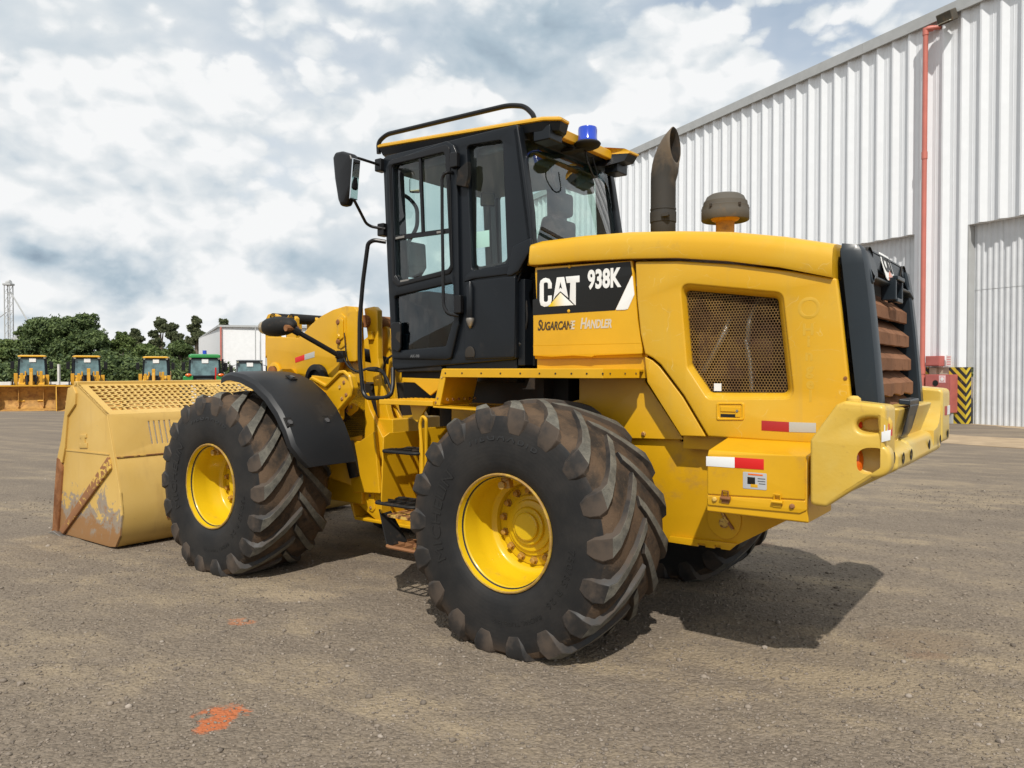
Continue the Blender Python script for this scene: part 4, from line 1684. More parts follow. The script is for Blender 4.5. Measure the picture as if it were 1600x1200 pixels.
# middle sill between the blocks: higher where it meets the right block, with a step
mb = MB()
mb.prism([(-1.60, .74, .98), (-1.60, .74, 1.285), (-1.93, .74, 1.285), (-1.992, .74, 1.25), (-1.992, .74, 1.175), (-1.75, .74, 1.03)], (0, -.44, 0))
mb.build('counterweight_step', 'yellow_casting', loader, smooth=40, bevel=.018)
mb = MB()
mb.prism([(-1.55, .30, 1.0), (-1.55, .30, 1.30), (-1.89, .30, 1.30), (-1.965, .30, 1.28), (-1.985, .30, 1.165), (-1.75, .30, 1.03)], (0, -1.04, 0))
mb.build('counterweight_sill', 'yellow_casting', loader, smooth=40, bevel=.025)
mb = MB()                                       # fillet up to the right block
mb.prism([(-1.98, -.740, 1.20), (-1.98, -.45, 1.20), (-1.98, -.45, 1.292), (-1.98, -.58, 1.305), (-1.98, -.66, 1.335), (-1.98, -.71, 1.39), (-1.98, -.735, 1.47), (-1.98, -.740, 1.50)], (.36, 0, 0))
mb.build('counterweight_fillet', 'yellow_casting', loader, smooth=50)
# bolt holes in the rear face
mb = MB()
for y, z in ((.86, 1.245), (.62, 1.222), (.40, 1.222), (-.28, 1.222), (-.60, 1.23), (-.93, 1.245)):
    mb.lathe([(.030, -.006), (.026, -.007), (.020, -.003), (0, .0)], (-1.990 if abs(y) > .5 or y > .3 else -1.976, y, z), 'x', 14)
build_each(mb, 'bolt_hole', 'dark_inside', loader)
x, z = S(1351, 622, .93)
MB().lathe([(.035, 0), (.033, .018), (.02, .03), (0, .032)], (-1.82, .9, 1.512), 'z', 12).build('lifting_plug', 'yellow_casting', loader)
# tape round the rear corners
for y0, y1, z0, m in ((1.052, .985, 1.385, 'reflect_white'), (.985, .885, 1.385, 'reflect_red'), (-.82, -.92, 1.40, 'reflect_dark_red'), (-.92, -1.045, 1.40, 'reflect_white')):
    MB().bx(CX - .002, CX + .003, y0, y1, z0 - .03, z0 + .03).build('reflective_tape', m, loader)
tape([([(1377.5, 675), (1392, 671.5), (1391, 687.5), (1377.5, 691)], 'reflect_white')], 1.05)

# ------------------------------------------------------------------ battery box
YB = 1.0
bo = SS([(1104, 707), (1263, 711), (1261, 800), (1248, 802), (1104, 790)], YB)
x0b, x1b = bo[0][0], bo[1][0]
zt = bo[0][1]
zb = bo[3][1]
mb = MB()
rg = []
for x, zt_ in ((x0b, zt), (x1b, zt)):
    rg.append([(x, .56, .90 if x == x0b else .905), (x, .985, .905), (x, YB - .006, .91), (x, YB - .006, zt_ - .02), (x, YB - .025, zt_ + .012), (x, .70, zt_ + .06), (x, .56, zt_ + .065)])
mb.loft(rg)
bb = mb.build('battery_box', 'yellow_paint', loader, smooth=40, bevel=.006)
lid = SS([(1105.5, 709), (1258, 712), (1258, 781), (1106, 772)], YB)
side_plate('box_lid', [rounded(lid, .008)], YB, .010, 'yellow_paint', parent=bb, bevel=.003)
lowp = SS([(1105, 774), (1258, 783), (1261, 797), (1250, 802), (1106, 789)], YB)
side_plate('box_sill', [rounded(lowp, .01)], YB + .002, .012, 'yellow_paint', parent=bb, bevel=.003)
tape([([(1103.5, 713), (1148, 714.5), (1148, 731), (1103.5, 728)], 'reflect_white'), ([(1148, 714.5), (1193.5, 717.5), (1193.5, 734), (1148, 731)], 'reflect_red')], YB, bb)
st_ = side_plate('instruction_sticker', [rounded(SS([(1161, 737), (1198, 740), (1198, 766), (1161, 763)], YB), .006)], YB + .0015, .003, 'sticker', parent=bb, bevel=.0003)
for quad, m in (([(1169, 739.5), (1192, 741.5), (1192, 744), (1169, 742)], 'orange_lens'), ([(1168, 745), (1180, 746), (1180, 757), (1168, 756)], 'decal_black'), ([(1173, 756), (1184, 757), (1184, 762), (1173, 761)], 'roof_yellow'),
                ([(1184, 747), (1196, 748), (1196, 749.5), (1184, 748.5)], 'trim_grey'), ([(1184, 751), (1196, 752), (1196, 753.5), (1184, 752.5)], 'trim_grey'), ([(1186, 755), (1196, 756), (1196, 757.5), (1186, 756.5)], 'trim_grey')):
    side_plate('sticker_print', [SS(quad, YB)], YB + .0022, .002, m, parent=bb, bevel=.0002)
for u, m in ((1134, 'rust'), (1215, 'yellow_paint')):
    x, z = S(u, 777 + (u - 1134) * .07, YB)
    mb = MB()
    mb.bx(x - .028, x + .022, YB + .002, YB + .012, z - .012, z + .006)
    mb.cyl((x - .03, YB + .014, z - .004), (x + .025, YB + .014, z - .004), .009, seg=8)
    mb.tube([(x + .016, YB + .006, z + .006), (x + .016, YB + .010, z + .035), (x - .016, YB + .010, z + .035), (x - .016, YB + .006, z + .006)], .004, 6)
    mb.bx(x - .02, x + .02, YB + .002, YB + .008, z - .03, z - .012)
    mb.build('latch', m, bb)
for u, v in ((1117, 780), (1238, 791)):
    x, z = S(u, v, YB)
    MB().lathe([(.014, 0), (.014, .006), (.009, .012), (0, .013)], (x, YB + .002, z), 'y', 8).build('bolt', 'half_rusted', bb)

# ------------------------------------------------------------------ platform beside the cab and fender brackets
zt_p = 1.672
deck = [(.80, .60), (.80, .985), (.775, 1.0), (-.46, 1.0), (-.55, .72), (-.55, .60)]
mb = MB()
mb.prism([(x, y, zt_p - .012) for x, y in deck], (0, 0, .012))
pf = mb.build('platform', 'yellow_paint', loader)
mb = MB()
for i in range(46):
    for j in range(9):
        x = .77 - .0285 * i
        y = .66 + .04 * j + (.02 if i % 2 else 0)
        if x > -.46 and y < .99:
            mb.box((x, y, zt_p + .0015), (.020, .009, .004), 0, Matrix.Rotation(R(45 if (i + j) % 2 else -45), 3, 'Z'))
b_ = mb.build('tread_pattern', 'yellow_paint', pf, smooth=0)
b_['kind'] = 'stuff'
mb = MB()
mb.bar((.80, .998, zt_p - .022), (-.46, .998, zt_p - .022), .006, .058, (0, 0, 1))
mb.bx(.80, -.46, .995, 1.003, zt_p - .052, zt_p + .004)
mb.prism([(-.46, 1.003, zt_p - .052), (-.46, 1.003, zt_p + .004), (-.555, .72, zt_p + .004), (-.555, .72, zt_p - .052)], (.006, -.004, 0))
mb.build('platform_lip', 'yellow_paint', pf, bevel=.003)
for u in (696, 722, 752, 782, 813, 843, 868, 893, 917, 942):
    x, z = S(u, 575.5, 1.003)
    b = MB().lathe([(.006, 0), (.006, .003), (0, .004)], (0, 0, 0), 'y', 8).build('rivet', 'dark_inside', pf)
    b.location = (x, 1.003, zt_p - .024)
for t in (.2, .6, .9):
    b = MB().lathe([(.006, 0), (.006, .003), (0, .004)], (0, 0, 0), 'y', 8).build('rivet', 'dark_inside', pf)
    b.location = (-.46 - .095 * t, 1.004 - .283 * t, zt_p - .024)
# bent strip at the front end, and the sheet behind it that shields the wheel
mb = MB()
a, b, c, d = S3(690, 577, 1.0), S3(698, 579, 1.0), S3(687, 634, 1.0), S3(678, 632, 1.0)
mb.prism([a, b, c, d], (0, -.012, 0))
mb.prism([(a[0], 1.0, a[2]), (d[0], 1.0, d[2]), (d[0] - .02, .62, d[2]), (a[0] - .02, .62, a[2])], (-.008, 0, 0))
sh = mb.build('wheel_shield', 'yellow_paint', loader, bevel=.003)
for u, v in ((690.5, 590), (684, 622), (681, 629)):
    x, z = S(u, v, 1.0)
    MB().lathe([(.008, 0), (.008, .004), (0, .006)], (x, 1.0, z), 'y', 8).build('bolt', 'half_rusted', sh)
for i in range(6):
    MB().lathe([(.011, 0), (.011, .006), (.006, .01), (0, .01)], (a[0] - .012 - .0, .95 - .06 * i, d[2] + .035), 'x', 8).build('bolt', 'half_rusted', sh)
mb = MB()                                       # flange along the foot of the shield, over the tyre
p0, p1 = S3(678, 634, 1.0), S3(740, 640, .62)
mb.prism([(d[0] + .01, 1.0, d[2] - .01), (d[0] - .40, 1.0, d[2] - .02), (d[0] - .28, .55, d[2] - .02), (d[0] + .02, .55, d[2] - .01)], (0, 0, -.012))
mb.build('shield_flange', 'yellow_paint', loader, bevel=.003)
# lower step deck under the cab door
zd = 1.452
(x0s, _), (x1s, _) = S(592, 627, .98), S(676, 632, .98)
mb = MB()
mb.bx(x0s, x1s, .58, .98, zd - .035, zd)
sd_ = mb.build('step_deck', 'yellow_paint', loader, bevel=.004)
mb = MB()
for i in range(18):
    for j in range(9):
        x = x0s - .02 - .0285 * i
        if x > x1s + .015:
            mb.box((x, .62 + .04 * j + (.02 if i % 2 else 0), zd + .0015), (.020, .009, .004), 0, Matrix.Rotation(R(45 if (i + j) % 2 else -45), 3, 'Z'))
b_ = mb.build('tread_pattern', 'yellow_paint', sd_, smooth=0)
b_['kind'] = 'stuff'
mb = MB()                                       # gusset and cross rail under the cab
mb.prism([S3(628, 590, .62), S3(692, 592, .62), S3(692, 602, .62), S3(672, 618, .62), S3(648, 598, .62), S3(628, 597, .62)], (0, -.02, 0))
mb.prism([S3(640, 632, .9), S3(668, 634, .9), S3(652, 660, .9), S3(645, 655, .9)], (0, -.02, 0))
mb.bx(.52, 1.30, .30, .34, 1.10, 1.44)
build_each(mb, 'deck_support', 'yellow_paint', loader, bevel=.004)

# ------------------------------------------------------------------ ladder
YL = 1.02
lad = thing('ladder', '', 'x')
for k_ in ('label', 'category'):
    del lad[k_]
bpy.data.objects.remove(lad)
lp = SS([(603, 683), (612, 676), (640, 676), (648, 681), (648, 700), (646, 720), (640, 812), (588, 804), (588, 800), (592, 760)], YL - .30)
lf = SS([(600, 685), (606, 679), (634, 675), (646, 679), (648, 700), (660, 704), (664, 660), (668, 655), (672, 660), (672, 690), (668, 800), (650, 800)], YL)
# two side cheeks and the back
xA, _ = S(598, 700, YL)
xB, _ = S(655, 700, YL)
zA = S(600, 683, YL)[1]
zB = S(588, 806, YL)[1]
mb = MB()
mb.prism([(xA + .03, YL, zB), (xA - .0, YL, zA), (xA - .03, YL - .03, zA + .03), (xA - .03, YL - .42, zA + .03), (xA + .05, YL - .42, zB)], (-.012, 0, 0))
lad = mb.build('ladder', 'yellow_paint', loader, bevel=.003)
mb = MB()
mb.prism([(xB - .0, YL, zB + .02), (xB - .0, YL, zA + .08), (xB, YL - .40, zA + .08), (xB, YL - .42, zB + .02)], (-.012, 0, 0))
mb.bx(xA - .03, xB, YL - .43, YL - .415, zB + .22, zA + .03)
mb.build('ladder_cheek', 'yellow_paint', lad, bevel=.003)
mb = MB()
mb.bx(xA + .05, xB - .02, YL - .46, YL - .05, zB - .01, zB + .01)
mb.build('ladder_floor', 'half_rusted', lad)


def step(x0, x1, y0, y1, z, m, name='step'):
    mb = MB()
    pts = rounded([(x0, y0), (x0 - .0, y1), (x1, y1), (x1, y0)], .05, 3)
    mb.tube([(x, y, z) for x, y in pts], .013, 7, closed=True)
    for k in range(1, 4):
        x = x0 + (x1 - x0) * k / 4
        mb.bar((x, y0, z), (x, y1, z), .012, .022)
    mb.bar((x0, (y0 + y1) / 2, z), (x1, (y0 + y1) / 2, z), .012, .022)
    return mb.build(name, m, lad)


zz1 = S(600, 704, YL)[1]
zz2 = S(592, 783, YL)[1]
step(xA - .015, xB + .0, YL - .24, YL + .03, zz1, 'rubber_part')
step(xA + .03, xB + .0, YL - .20, YL + .06, zz2, 'rubber_part')
xC, zC = S(601, 851, YL + .08)
xD, zD = S(658, 872, YL + .08)
step(xC, xC - .32, YL - .17, YL + .08, zC - .01, 'half_rusted')
mb = MB()
for xx, x2 in ((xA + .045, xC - .01), (xB + .015, xC - .30)):
    mb.prism([(xx, YL + .0, zB + .05), (xx, YL - .10, zB + .05), (x2, YL - .13, zC - .01), (x2, YL + .07, zC - .01)], (-.010, 0, 0))
build_each(mb, 'rubber_strap', 'rubber_part', lad)
MB().bx(xA - .13, xB + .03, YL - .414, YL - .405, zB + .24, zA - .16).build('opening_shade', 'dark_inside', lad)  # dark plate on the ladder back: shade of an open hole put into colour
mb = MB()
for i_ in range(3):
    x_ = xA - .15 - .05 * i_
    mb.tube(rpath([(x_ + .02, YL - .40, zA - .14), (x_, YL - .36, zA - .26), (x_ + .05, YL - .35, zB + .34), (x_ + .08, YL - .40, zB + .22)], .08), .014, 7)
build_each(mb, 'ladder_hose', 'rubber_part', lad)
hr = [S3(661, 770, YL), S3(659, 700, YL), S3(656, 662, YL), S3(660, 650, YL), S3(666, 655, YL), S3(666, 700, YL - .03), S3(664, 740, YL - .03)]
mb = MB()
mb.tube(rpath(hr, .06), .012, 9)
mb.build('grab_loop', 'yellow_paint', lad)
x, z = S(578, 728, .34)
side_plate('data_plate', [SS([(568, 719), (583, 719), (583, 737), (568, 737)], .345)], .347, .004, 'sticker', bevel=.0005)
side_plate('data_plate_print', [SS([(569.5, 728), (581.5, 728), (581.5, 734), (569.5, 734)], .345)], .349, .003, 'trim_grey', bevel=.0003)
# ------------------------------------------------------------------ front frame (tower), lift arms, linkage
YT = .34
tower = SS([(556, 482), (561, 478), (562, 520), (566, 600), (578, 640), (606, 700), (606, 815), (590, 815), (552, 781), (556, 768), (563, 757), (560, 735), (548, 690), (533, 640), (527, 600), (523, 560), (540, 520)], YT)
side_plate('front_frame', [rounded(tower, .015)], YT, .05, 'yellow_paint', bevel=.006)
side_plate('front_frame', [rounded(tower, .015)], -YT, .05, 'yellow_paint', bevel=.006, sgn=-1)
tw2 = SS([(570, 482), (585, 479), (591, 485), (592, 560), (606, 640), (622, 700), (622, 815), (604, 815), (590, 640)], .26)
side_plate('front_frame_flange', [rounded(tw2, .012)], .27, .06, 'yellow_paint', bevel=.006)
tw3 = SS([(592, 505), (607, 512), (612, 560), (622, 640), (650, 700), (660, 815), (600, 815), (592, 640)], .08)
side_plate('front_frame_web', [rounded(tw3, .012)], .10, .04, 'yellow_paint', bevel=.006)
mb = MB()
(xa, za), (xb, zb) = S(552, 781, YT), S(608, 815, YT)
mb.prism([(xa, .36, za), ((xa + xb) / 2 + .18, .36, zb), (xb - .4, .36, zb), (xb - .4, .36, zb - .03), ((xa + xb) / 2 + .19, .36, zb - .03), (xa + .03, .36, za - .02)], (0, -.72, 0))
mb.bx(2.0, 2.55, -.3, .3, .50, 1.25)
mb.bx(2.3, 3.3, -.38, .38, .50, 1.05)
mb.build('front_frame_core', 'yellow_paint', loader, bevel=.01)
for u, v in ((577, 606), (571, 640)):
    pass
x, z = S(580, 606, .27)
MB().lathe([(.022, 0), (.022, .002), (0, .002)], (x, .2705, z), 'y', 12).build('tapped_hole', 'dark_inside', loader)
# lift arm: hump shaped plate, doubled
YA = .42
arm = SS([(558, 486), (553, 479), (540, 478), (520, 484), (503, 493), (486, 507), (473, 522), (466, 528), (446, 527), (432, 526), (417, 527), (416, 545), (419, 640), (480, 660), (520, 600), (527, 585), (533, 565), (557, 565)], YA)
for y, sg in ((YA, 1), (-YA, -1)):
    side_plate('lift_arm', [rounded(arm, .02)], y, .05, 'yellow_paint', bevel=.006, sgn=sg)
arm_o = bpy.context.scene.objects.get('lift_arm')
# lower forward reach of the arms to the bucket
mb = MB()
for y in (.395, -.395):
    p = [(3.15, y, 1.66), (3.62, y, 1.45), (4.40, y, .62), (4.60, y, .35)]
    for i in range(3):
        mb.bar(p[i], p[i + 1], .05, .34 - .04 * i, (0, 1, 0))
mb.cyl((3.65, -.4, 1.35), (3.65, .4, 1.35), .09, seg=14)
mb.cyl((4.62, -.5, .4), (4.62, .5, .4), .06, seg=14)
mb.build('lift_arm_reach', 'yellow_paint', loader, bevel=.008)
# pivot bosses with retaining plates
bp = rounded(SS([(534, 489), (541, 495), (541, 540), (533, 546), (528, 540), (527, 497)], YA), .03, 5)
side_plate('pivot_boss', [bp], YA + .012, .02, 'yellow_paint', bevel=.008)
bp = rounded(SS([(535, 496), (539, 500), (539, 528), (534, 532), (531, 528), (530, 500)], YA), .015, 4)
pb = side_plate('pin_keeper', [bp], YA + .026, .014, 'yellow_paint', bevel=.004)
for u, v, m in ((531.5, 503.5, 'rust'), (532, 526, 'yellow_paint'), (531.5, 534, 'rust')):
    x, z = S(u, v, YA)
    MB().lathe([(.024, 0), (.024, .014), (.016, .022), (0, .022)], (x, YA + .014, z), 'y', 12).build('pin_bolt', m, loader)
x, z = S(428, 581, YA)
MB().lathe([(.055, 0), (.055, .03), (.04, .038), (0, .038)], (x, YA, z), 'y', 18).build('pin_boss', 'rust', loader)
MB().lathe([(.09, 0), (.09, .012), (.08, .018), (.056, .018)], (x - .02, YA, z), 'y', 22).build('pin_boss', 'yellow_paint', loader)
x, z = S(499, 588, YA)
MB().lathe([(.14, -.02), (.14, .02), (.125, .03), (.09, .03), (.08, .0), (0, .0)], (x, YA + .03, z - .03), 'y', 26).build('hose_loop', 'rubber_part', loader)
tape([([(461, 559), (476, 554), (476, 562.5), (461.5, 567)], 'reflect_red'), ([(476, 554), (491.5, 549), (491.5, 558), (476, 562.5)], 'reflect_grey')], YA)
# ears of the tilt lever with their pin
mb = MB()
for y in (.20, -.05):
    pts = SS([(414, 500), (418, 491), (426, 489), (434, 493), (434, 530), (414, 560)], .2)
    mb.prism([(x, y, z) for x, z in pts], (0, -.05, 0))
    pts = SS([(446, 500), (450, 492), (457, 491), (462, 497), (462, 530), (448, 545)], .2)
    mb.prism([(x, y, z) for x, z in pts], (0, -.05, 0))
build_each(mb, 'tilt_lever', 'yellow_paint', loader, bevel=.01)
(xa, za), (xb, zb) = S(426, 497, .2), S(455, 498, .2)
mb = MB()
mb.cyl((xa, -.2, za), (xa, .2, za), .05, seg=14).cyl((xb, -.2, zb), (xb, .2, zb), .05, seg=14)
mb.cyl((xb + .02, .05, zb - .22), (2.25, .05, 1.75), .06, seg=16)
mb.build('tilt_cylinder', 'rubber_part', loader)
# pin and bracket seen on the inner tower plate
x, z = S(574, 502, .28)
MB().cyl((x + .02, .30, z), (x + .02, .0, z), .055, seg=16).build('pivot_pin', 'rust', loader)
x, z = S(581, 523, .275)
MB().bx(x - .03, x + .03, .27, .30, z - .045, z + .03).build('hose_clip', 'yellow_paint', loader, bevel=.006)
# fender bracket: ribbed yellow casting with four bolts
YK = .62
ok = SS([(487, 594), (490, 591), (512, 603), (533, 582), (540, 581), (548, 588), (552, 606), (549, 618), (530, 640), (530, 655), (526, 659), (520, 652), (509, 616)], YK)
brk = side_plate('fender_bracket', [rounded(ok, .025)], YK, .06, 'yellow_paint', bevel=.006)
ik = SS([(512, 609), (534, 588), (541, 588), (547, 603), (544, 617), (527, 636), (517, 626)], YK)
rg = rounded(ik, .02)
mb = MB()
n = len(rounded(ok, .025))
mb.tube([(x, YK + .012, z) for x, z in rounded(ok, .03)], .016, 7, closed=True)
mb.build('bracket_rim', 'yellow_paint', brk)
for u, v in ((537.5, 597.5), (531, 605), (541, 617), (534.5, 623)):
    x, z = S(u, v, YK)
    MB().lathe([(.017, 0), (.017, .004), (.011, .010), (0, .010)], (x, YK, z), 'y', 8).build('bolt', 'half_rusted', brk)
fk = SS([(543, 636), (551, 629), (557, 634), (556, 641), (545, 650), (540, 644)], .5)
f2 = side_plate('bracket_foot', [rounded(fk, .012)], .5, .03, 'yellow_paint', bevel=.004)
for u, v in ((549, 636), (542.5, 642)):
    x, z = S(u, v, .5)
    MB().lathe([(.015, 0), (.015, .004), (.010, .009), (0, .009)], (x, .5, z), 'y', 8).build('bolt', 'half_rusted', f2)
mb = MB()
x, z = S(487, 592, YK)
mb.bar((x, YK - .02, z), (x - .25, YK - .02, z - .02), .05, .06)
mb.cyl((2.60, .30, 1.30), (2.60, .62, 1.50), .035, seg=10)
build_each(mb, 'bracket_bar', 'yellow_paint', loader, bevel=.006)
# steering / lift cylinder in the gap
mb = MB()
a, b = S3(536, 655, .50), S3(553, 715, .45)
mb.cyl(S3(530, 615, .45), a, .06, seg=16)
mb.build('lift_cylinder', 'rubber_part', loader)
mb = MB()
mb.cyl(S3(532, 650, .42), S3(550, 705, .40), .022, seg=16)
mb.build('cylinder_rod', 'chrome', loader)
mb = MB()
mb.cyl(S3(543, 690, .44), S3(556, 745, .40), .055, seg=16)
mb.cyl((2.2, .2, .9), (2.9, .2, 1.5), .08, seg=14)
mb.build('lift_cylinder', 'rubber_part', loader)
# retaining strip low on the frame
bs = rounded(SS([(577, 768), (585, 766), (587, 795), (583, 800), (577, 796)], YT), .02, 4)
ks = side_plate('frame_strip', [bs], YT + .012, .014, 'yellow_paint', bevel=.004)
for u, v in ((580, 774), (581, 793)):
    x, z = S(u, v, YT)
    MB().lathe([(.014, 0), (.014, .005), (0, .008)], (x, YT + .013, z), 'y', 8).build('bolt', 'half_rusted', ks)
# yellow wall of the axle housing behind the front wheel
mb = MB()
mb.prism([(2.35, .34, .62), (2.35, .34, 1.1), (2.75, .62, 1.0), (2.75, .62, .80)], (-.02, 0, 0))
mb.prism([(2.50, .36, .95), (2.12, .36, 1.15), (2.06, .36, .62), (2.40, .36, .60)], (0, .04, 0))
build_each(mb, 'axle_housing', 'yellow_paint', loader, bevel=.01)
mb = MB()
mb.bx(2.3, 3.6, -.34, .34, 1.05, 1.55)
mb.build('front_frame_inside', 'dark_inside', loader)

# ------------------------------------------------------------------ front fender (and its twin on the right)
def fender(side):
    mb = MB()
    A = [(R(93), .915, 0), (R(91), .925, 0), (R(88), .938, 0), (R(84), .945, 0), (R(75), .952, 0), (R(64), .962, 0), (R(52), .970, 0), (R(41), .976, 0), (R(31), .980, 0), (R(23), .984, 0), (R(17), .988, 0), (R(12), .992, 0)]
    rings = []
    for a, r, _ in A:
        a2 = a           # measured from the rear horizontal up and over: x = -cos
        cx, cz = math.cos(math.pi - a2), math.sin(a2)
        y0, y1 = .66, 1.235
        if a < R(20):
            y1 = 1.225 - .10 * (R(20) - a) / R(7)
        ring = []
        for y, dr in ((y0, -.03), (y0, 0), (y0 + .10, .006), ((y0 + y1) / 2, .010), (y1 - .10, .006), (y1 - .03, 0), (y1, -.025), (y1 + .004, -.07), (y1 - .004, -.07), (y1 - .015, -.035), (y1 - .05, -.02), ((y0 + y1) / 2, -.012), (y0 + .01, -.03)):
            rr = r + dr
            ring.append((WB + cx * rr, y * side, AX_Z + cz * rr))
        rings.append(ring)
    mb.loft(rings)
    f = mb.build('front_fender', 'fender_plastic', loader, smooth=38, bevel=.004)
    return f


fen = fender(1)
fen_r = fender(-1)
# turned-down lower edge
mb = MB()
for s_ in (1,):
    pts = []
    for y in (.70, 1.30, 1.375):
        pass
mat('fixing_grey', (0.075, 0.075, 0.078), .5)
# recessed fixings
for u, v in ((451, 660), (509, 657), (380, 590), (455, 591)):
    # find the point on the curved sheet
    best = None
    for y in np.linspace(.68, 1.22, 65):
        x, z = S(u, v, y)
        rr = math.hypot(x - WB, z - AX_Z)
        if best is None or abs(rr - .972) < best[0]:
            best = (abs(rr - .972), x, y, z)
    _, x, y, z = best
    nrm = Vector((x - WB, 0, z - AX_Z)).normalized()
    tg = Vector((0, 1, 0)).cross(nrm)
    rot = Matrix((tg, Vector((0, 1, 0)), nrm)).transposed()
    c = Vector((WB, y, AX_Z)) + nrm * .976
    mb = MB()
    mb.box(c, (.085, .070, .012), 0, rot)
    fx = mb.build('fixing_pocket', 'rubber_part', fen, bevel=.004)
    mb = MB()
    mb.cyl(c + nrm * .004 - tg * .008, c + nrm * .018 - tg * .008, .022, seg=6)
    mb.box(c + nrm * .006 - tg * .008, (.036, .030, .006), 0, rot)
    mb.build('fixing_bolt', 'fixing_grey', fen)
# ------------------------------------------------------------------ side lamp on its stalk
LYY = .82
mb = MB()
a, b = Vector(S3(411, 512, LYY)), Vector(S3(461, 508, LYY))
ax = (b - a).normalized()
mb.tube([a + ax * t * (b - a).length for t in (0, .06, .2, .45, .7, .9, 1.0)], [.02, .055, .078, .088, .080, .06, .02], 16)
lamp = mb.build('side_lamp', 'rubber_part', loader, smooth=60)
mb = MB()
mb.tube([a - ax * .012, a + ax * .02, a + ax * .09, a + ax * .13], [.02, .056, .064, .03], 14)
mb.v = [(x, y, z) for x, y, z in mb.v]
ln = mb.build('lamp_lens', 'amber_glass', lamp, smooth=60)
ln.location = (0, .010, .0)
mb = MB()
c = Vector(S3(457, 513, LYY))
mb.cyl(c - Vector((0, .05, .0)), c + Vector((0, .07, 0)), .028, seg=10)
mb.build('lamp_clamp', 'rust', lamp)
mb = MB()
p0, p1 = Vector(S3(459, 515, LYY)), Vector(S3(534, 558, .46))
mb.cyl(p0, p1, .022, seg=12)
mb.cyl(p0, p0 + (p1 - p0) * .12, .034, seg=10).cyl(p0 + (p1 - p0) * .9, p1, .036, seg=10)
mb.build('lamp_stalk', 'black_tube', lamp)
mb = MB()
mb.cyl(S3(533, 548, .46), S3(533, 566, .46), .04, seg=10)
mb.tube(rpath([S3(536, 558, .46), S3(545, 574, .44), S3(560, 582, .42), S3(572, 576, .35), S3(592, 574, .32), S3(605, 590, .32), S3(612, 612, .35)], .12), .011, 7)
mb.tube(rpath([S3(612, 612, .35), S3(598, 576, .33), S3(604, 562, .40), S3(612, 556, .45)], .1), .009, 7)
mb.tube(rpath([S3(538, 520, .45), S3(541, 560, .46), S3(556, 582, .42)], .1), .005, 6)
mb.tube(rpath([S3(604, 600, .32), S3(600, 580, .34), S3(575, 577, .36)], .1), .016, 7)
build_each(mb, 'lamp_cable', 'rubber_part', loader)

# ------------------------------------------------------------------ cab
YC = .66
cabo = SS([(598, 248), (604, 243), (808, 194), (815, 235), (828, 330), (831, 384), (813, 424), (806, 430), (806, 560), (800, 562), (613, 578), (605, 420)], YC)
hole1 = rounded(SS([(613, 266), (618, 260), (694, 238), (702, 241), (704, 250), (708, 470), (707, 502), (697, 545), (692, 549), (624, 552)], YC), .02)
hole2 = rounded(SS([(729, 231), (733, 227), (781, 219), (785, 222), (792, 411), (737, 423)], YC), .03)
cab = side_plate('cab', [rounded(cabo, .015), hole1, hole2], YC, .07, 'cab_black', bevel=.008)
cab_r = side_plate('cab_side', [rounded(cabo, .015), hole1, hole2], -YC, .07, 'cab_black', parent=cab, bevel=.008, sgn=-1)
A_top, A_bot = S(600, 248, YC), S(613, 560, YC)
mb = MB()
# corner posts, sills, headers
for s in (1, -1):
    y0, y1 = s * (YC - .03), s * (YC - .12)
    mb.prism([(A_top[0] - .02, y0, A_top[1]), (A_top[0] - .10, y0, A_top[1]), (A_bot[0] - .10, y0, A_bot[1]), (A_bot[0] - .02, y0, A_bot[1])], (0, y1 - y0, 0))
mb.bx(A_top[0] - .12, A_top[0] - .02, -.62, .62, 3.24, 3.34)
mb.bx(A_bot[0] - .12, A_bot[0] - .02, -.62, .62, 1.70, 1.95)
mb.bx(.45, 1.62, -.62, .62, 1.66, 1.76)
mb.bx(.42, 1.70, -.60, .60, 3.28, 3.36)
mb.build('cab_frame', 'cab_black', cab, bevel=.01)
MB().prism([(A_top[0] - .05, .54, 3.24), (A_top[0] - .05, -.54, 3.24), (A_bot[0] - .05, -.54, 1.95), (A_bot[0] - .05, .54, 1.95)], (-.004, 0, 0)).build('windscreen', 'tinted_glass', cab)
# rear wall: slanted plate with a big rounded window
Ct, Cb = Vector((S(808, 200, YC)[0], 0, S(808, 200, YC)[1])), Vector((S(831, 384, YC)[0], 0, S(831, 384, YC)[1]))
up_r = (Ct - Cb).normalized()
n_r = Vector((-up_r.z, 0, up_r.x))
Lr = (Ct - Cb).length
rw_o = [(-YC + .0, -.02), (YC - .0, -.02), (YC - .0, Lr), (-YC + .0, Lr)]
rw_i = rounded([(-.632, .005), (.632, .005), (.622, Lr - .05), (-.622, Lr - .05)], [.02, .02, .12, .12], 6)
plate('rear_window_frame', [rw_o, rw_i], .035, 'cab_black', cab, Cb, (0, 1, 0), up_r, n_r, .006)
plate('rear_window', [[(-.640, .0), (.640, .0), (.632, Lr - .03), (-.632, Lr - .03)]], .006, 'rear_glass', cab, Cb - n_r * .012, (0, 1, 0), up_r, n_r, .0005)
plate('window_border', [[(-.640, .0), (.640, .0), (.636, Lr - .01), (-.636, Lr - .01)], rounded([(-.585, .01), (.585, .01), (.56, Lr - .12), (-.56, Lr - .12)], [.02, .02, .14, .14], 6)], .004, 'dark_glass', cab, Cb - n_r * .006, (0, 1, 0), up_r, n_r, .0005)
mb = MB()
mb.prism([(Cb.x + .02, YC - .02, Cb.z - .0), (Cb.x + .02, -YC + .02, Cb.z), (.44, -YC + .02, 2.25), (.44, YC - .02, 2.25)], (.02, 0, 0))
mb.bx(.38, .44, -YC + .02, YC - .04, 1.70, 2.30)
mb.build('cab_back', 'cab_black', cab, bevel=.006)
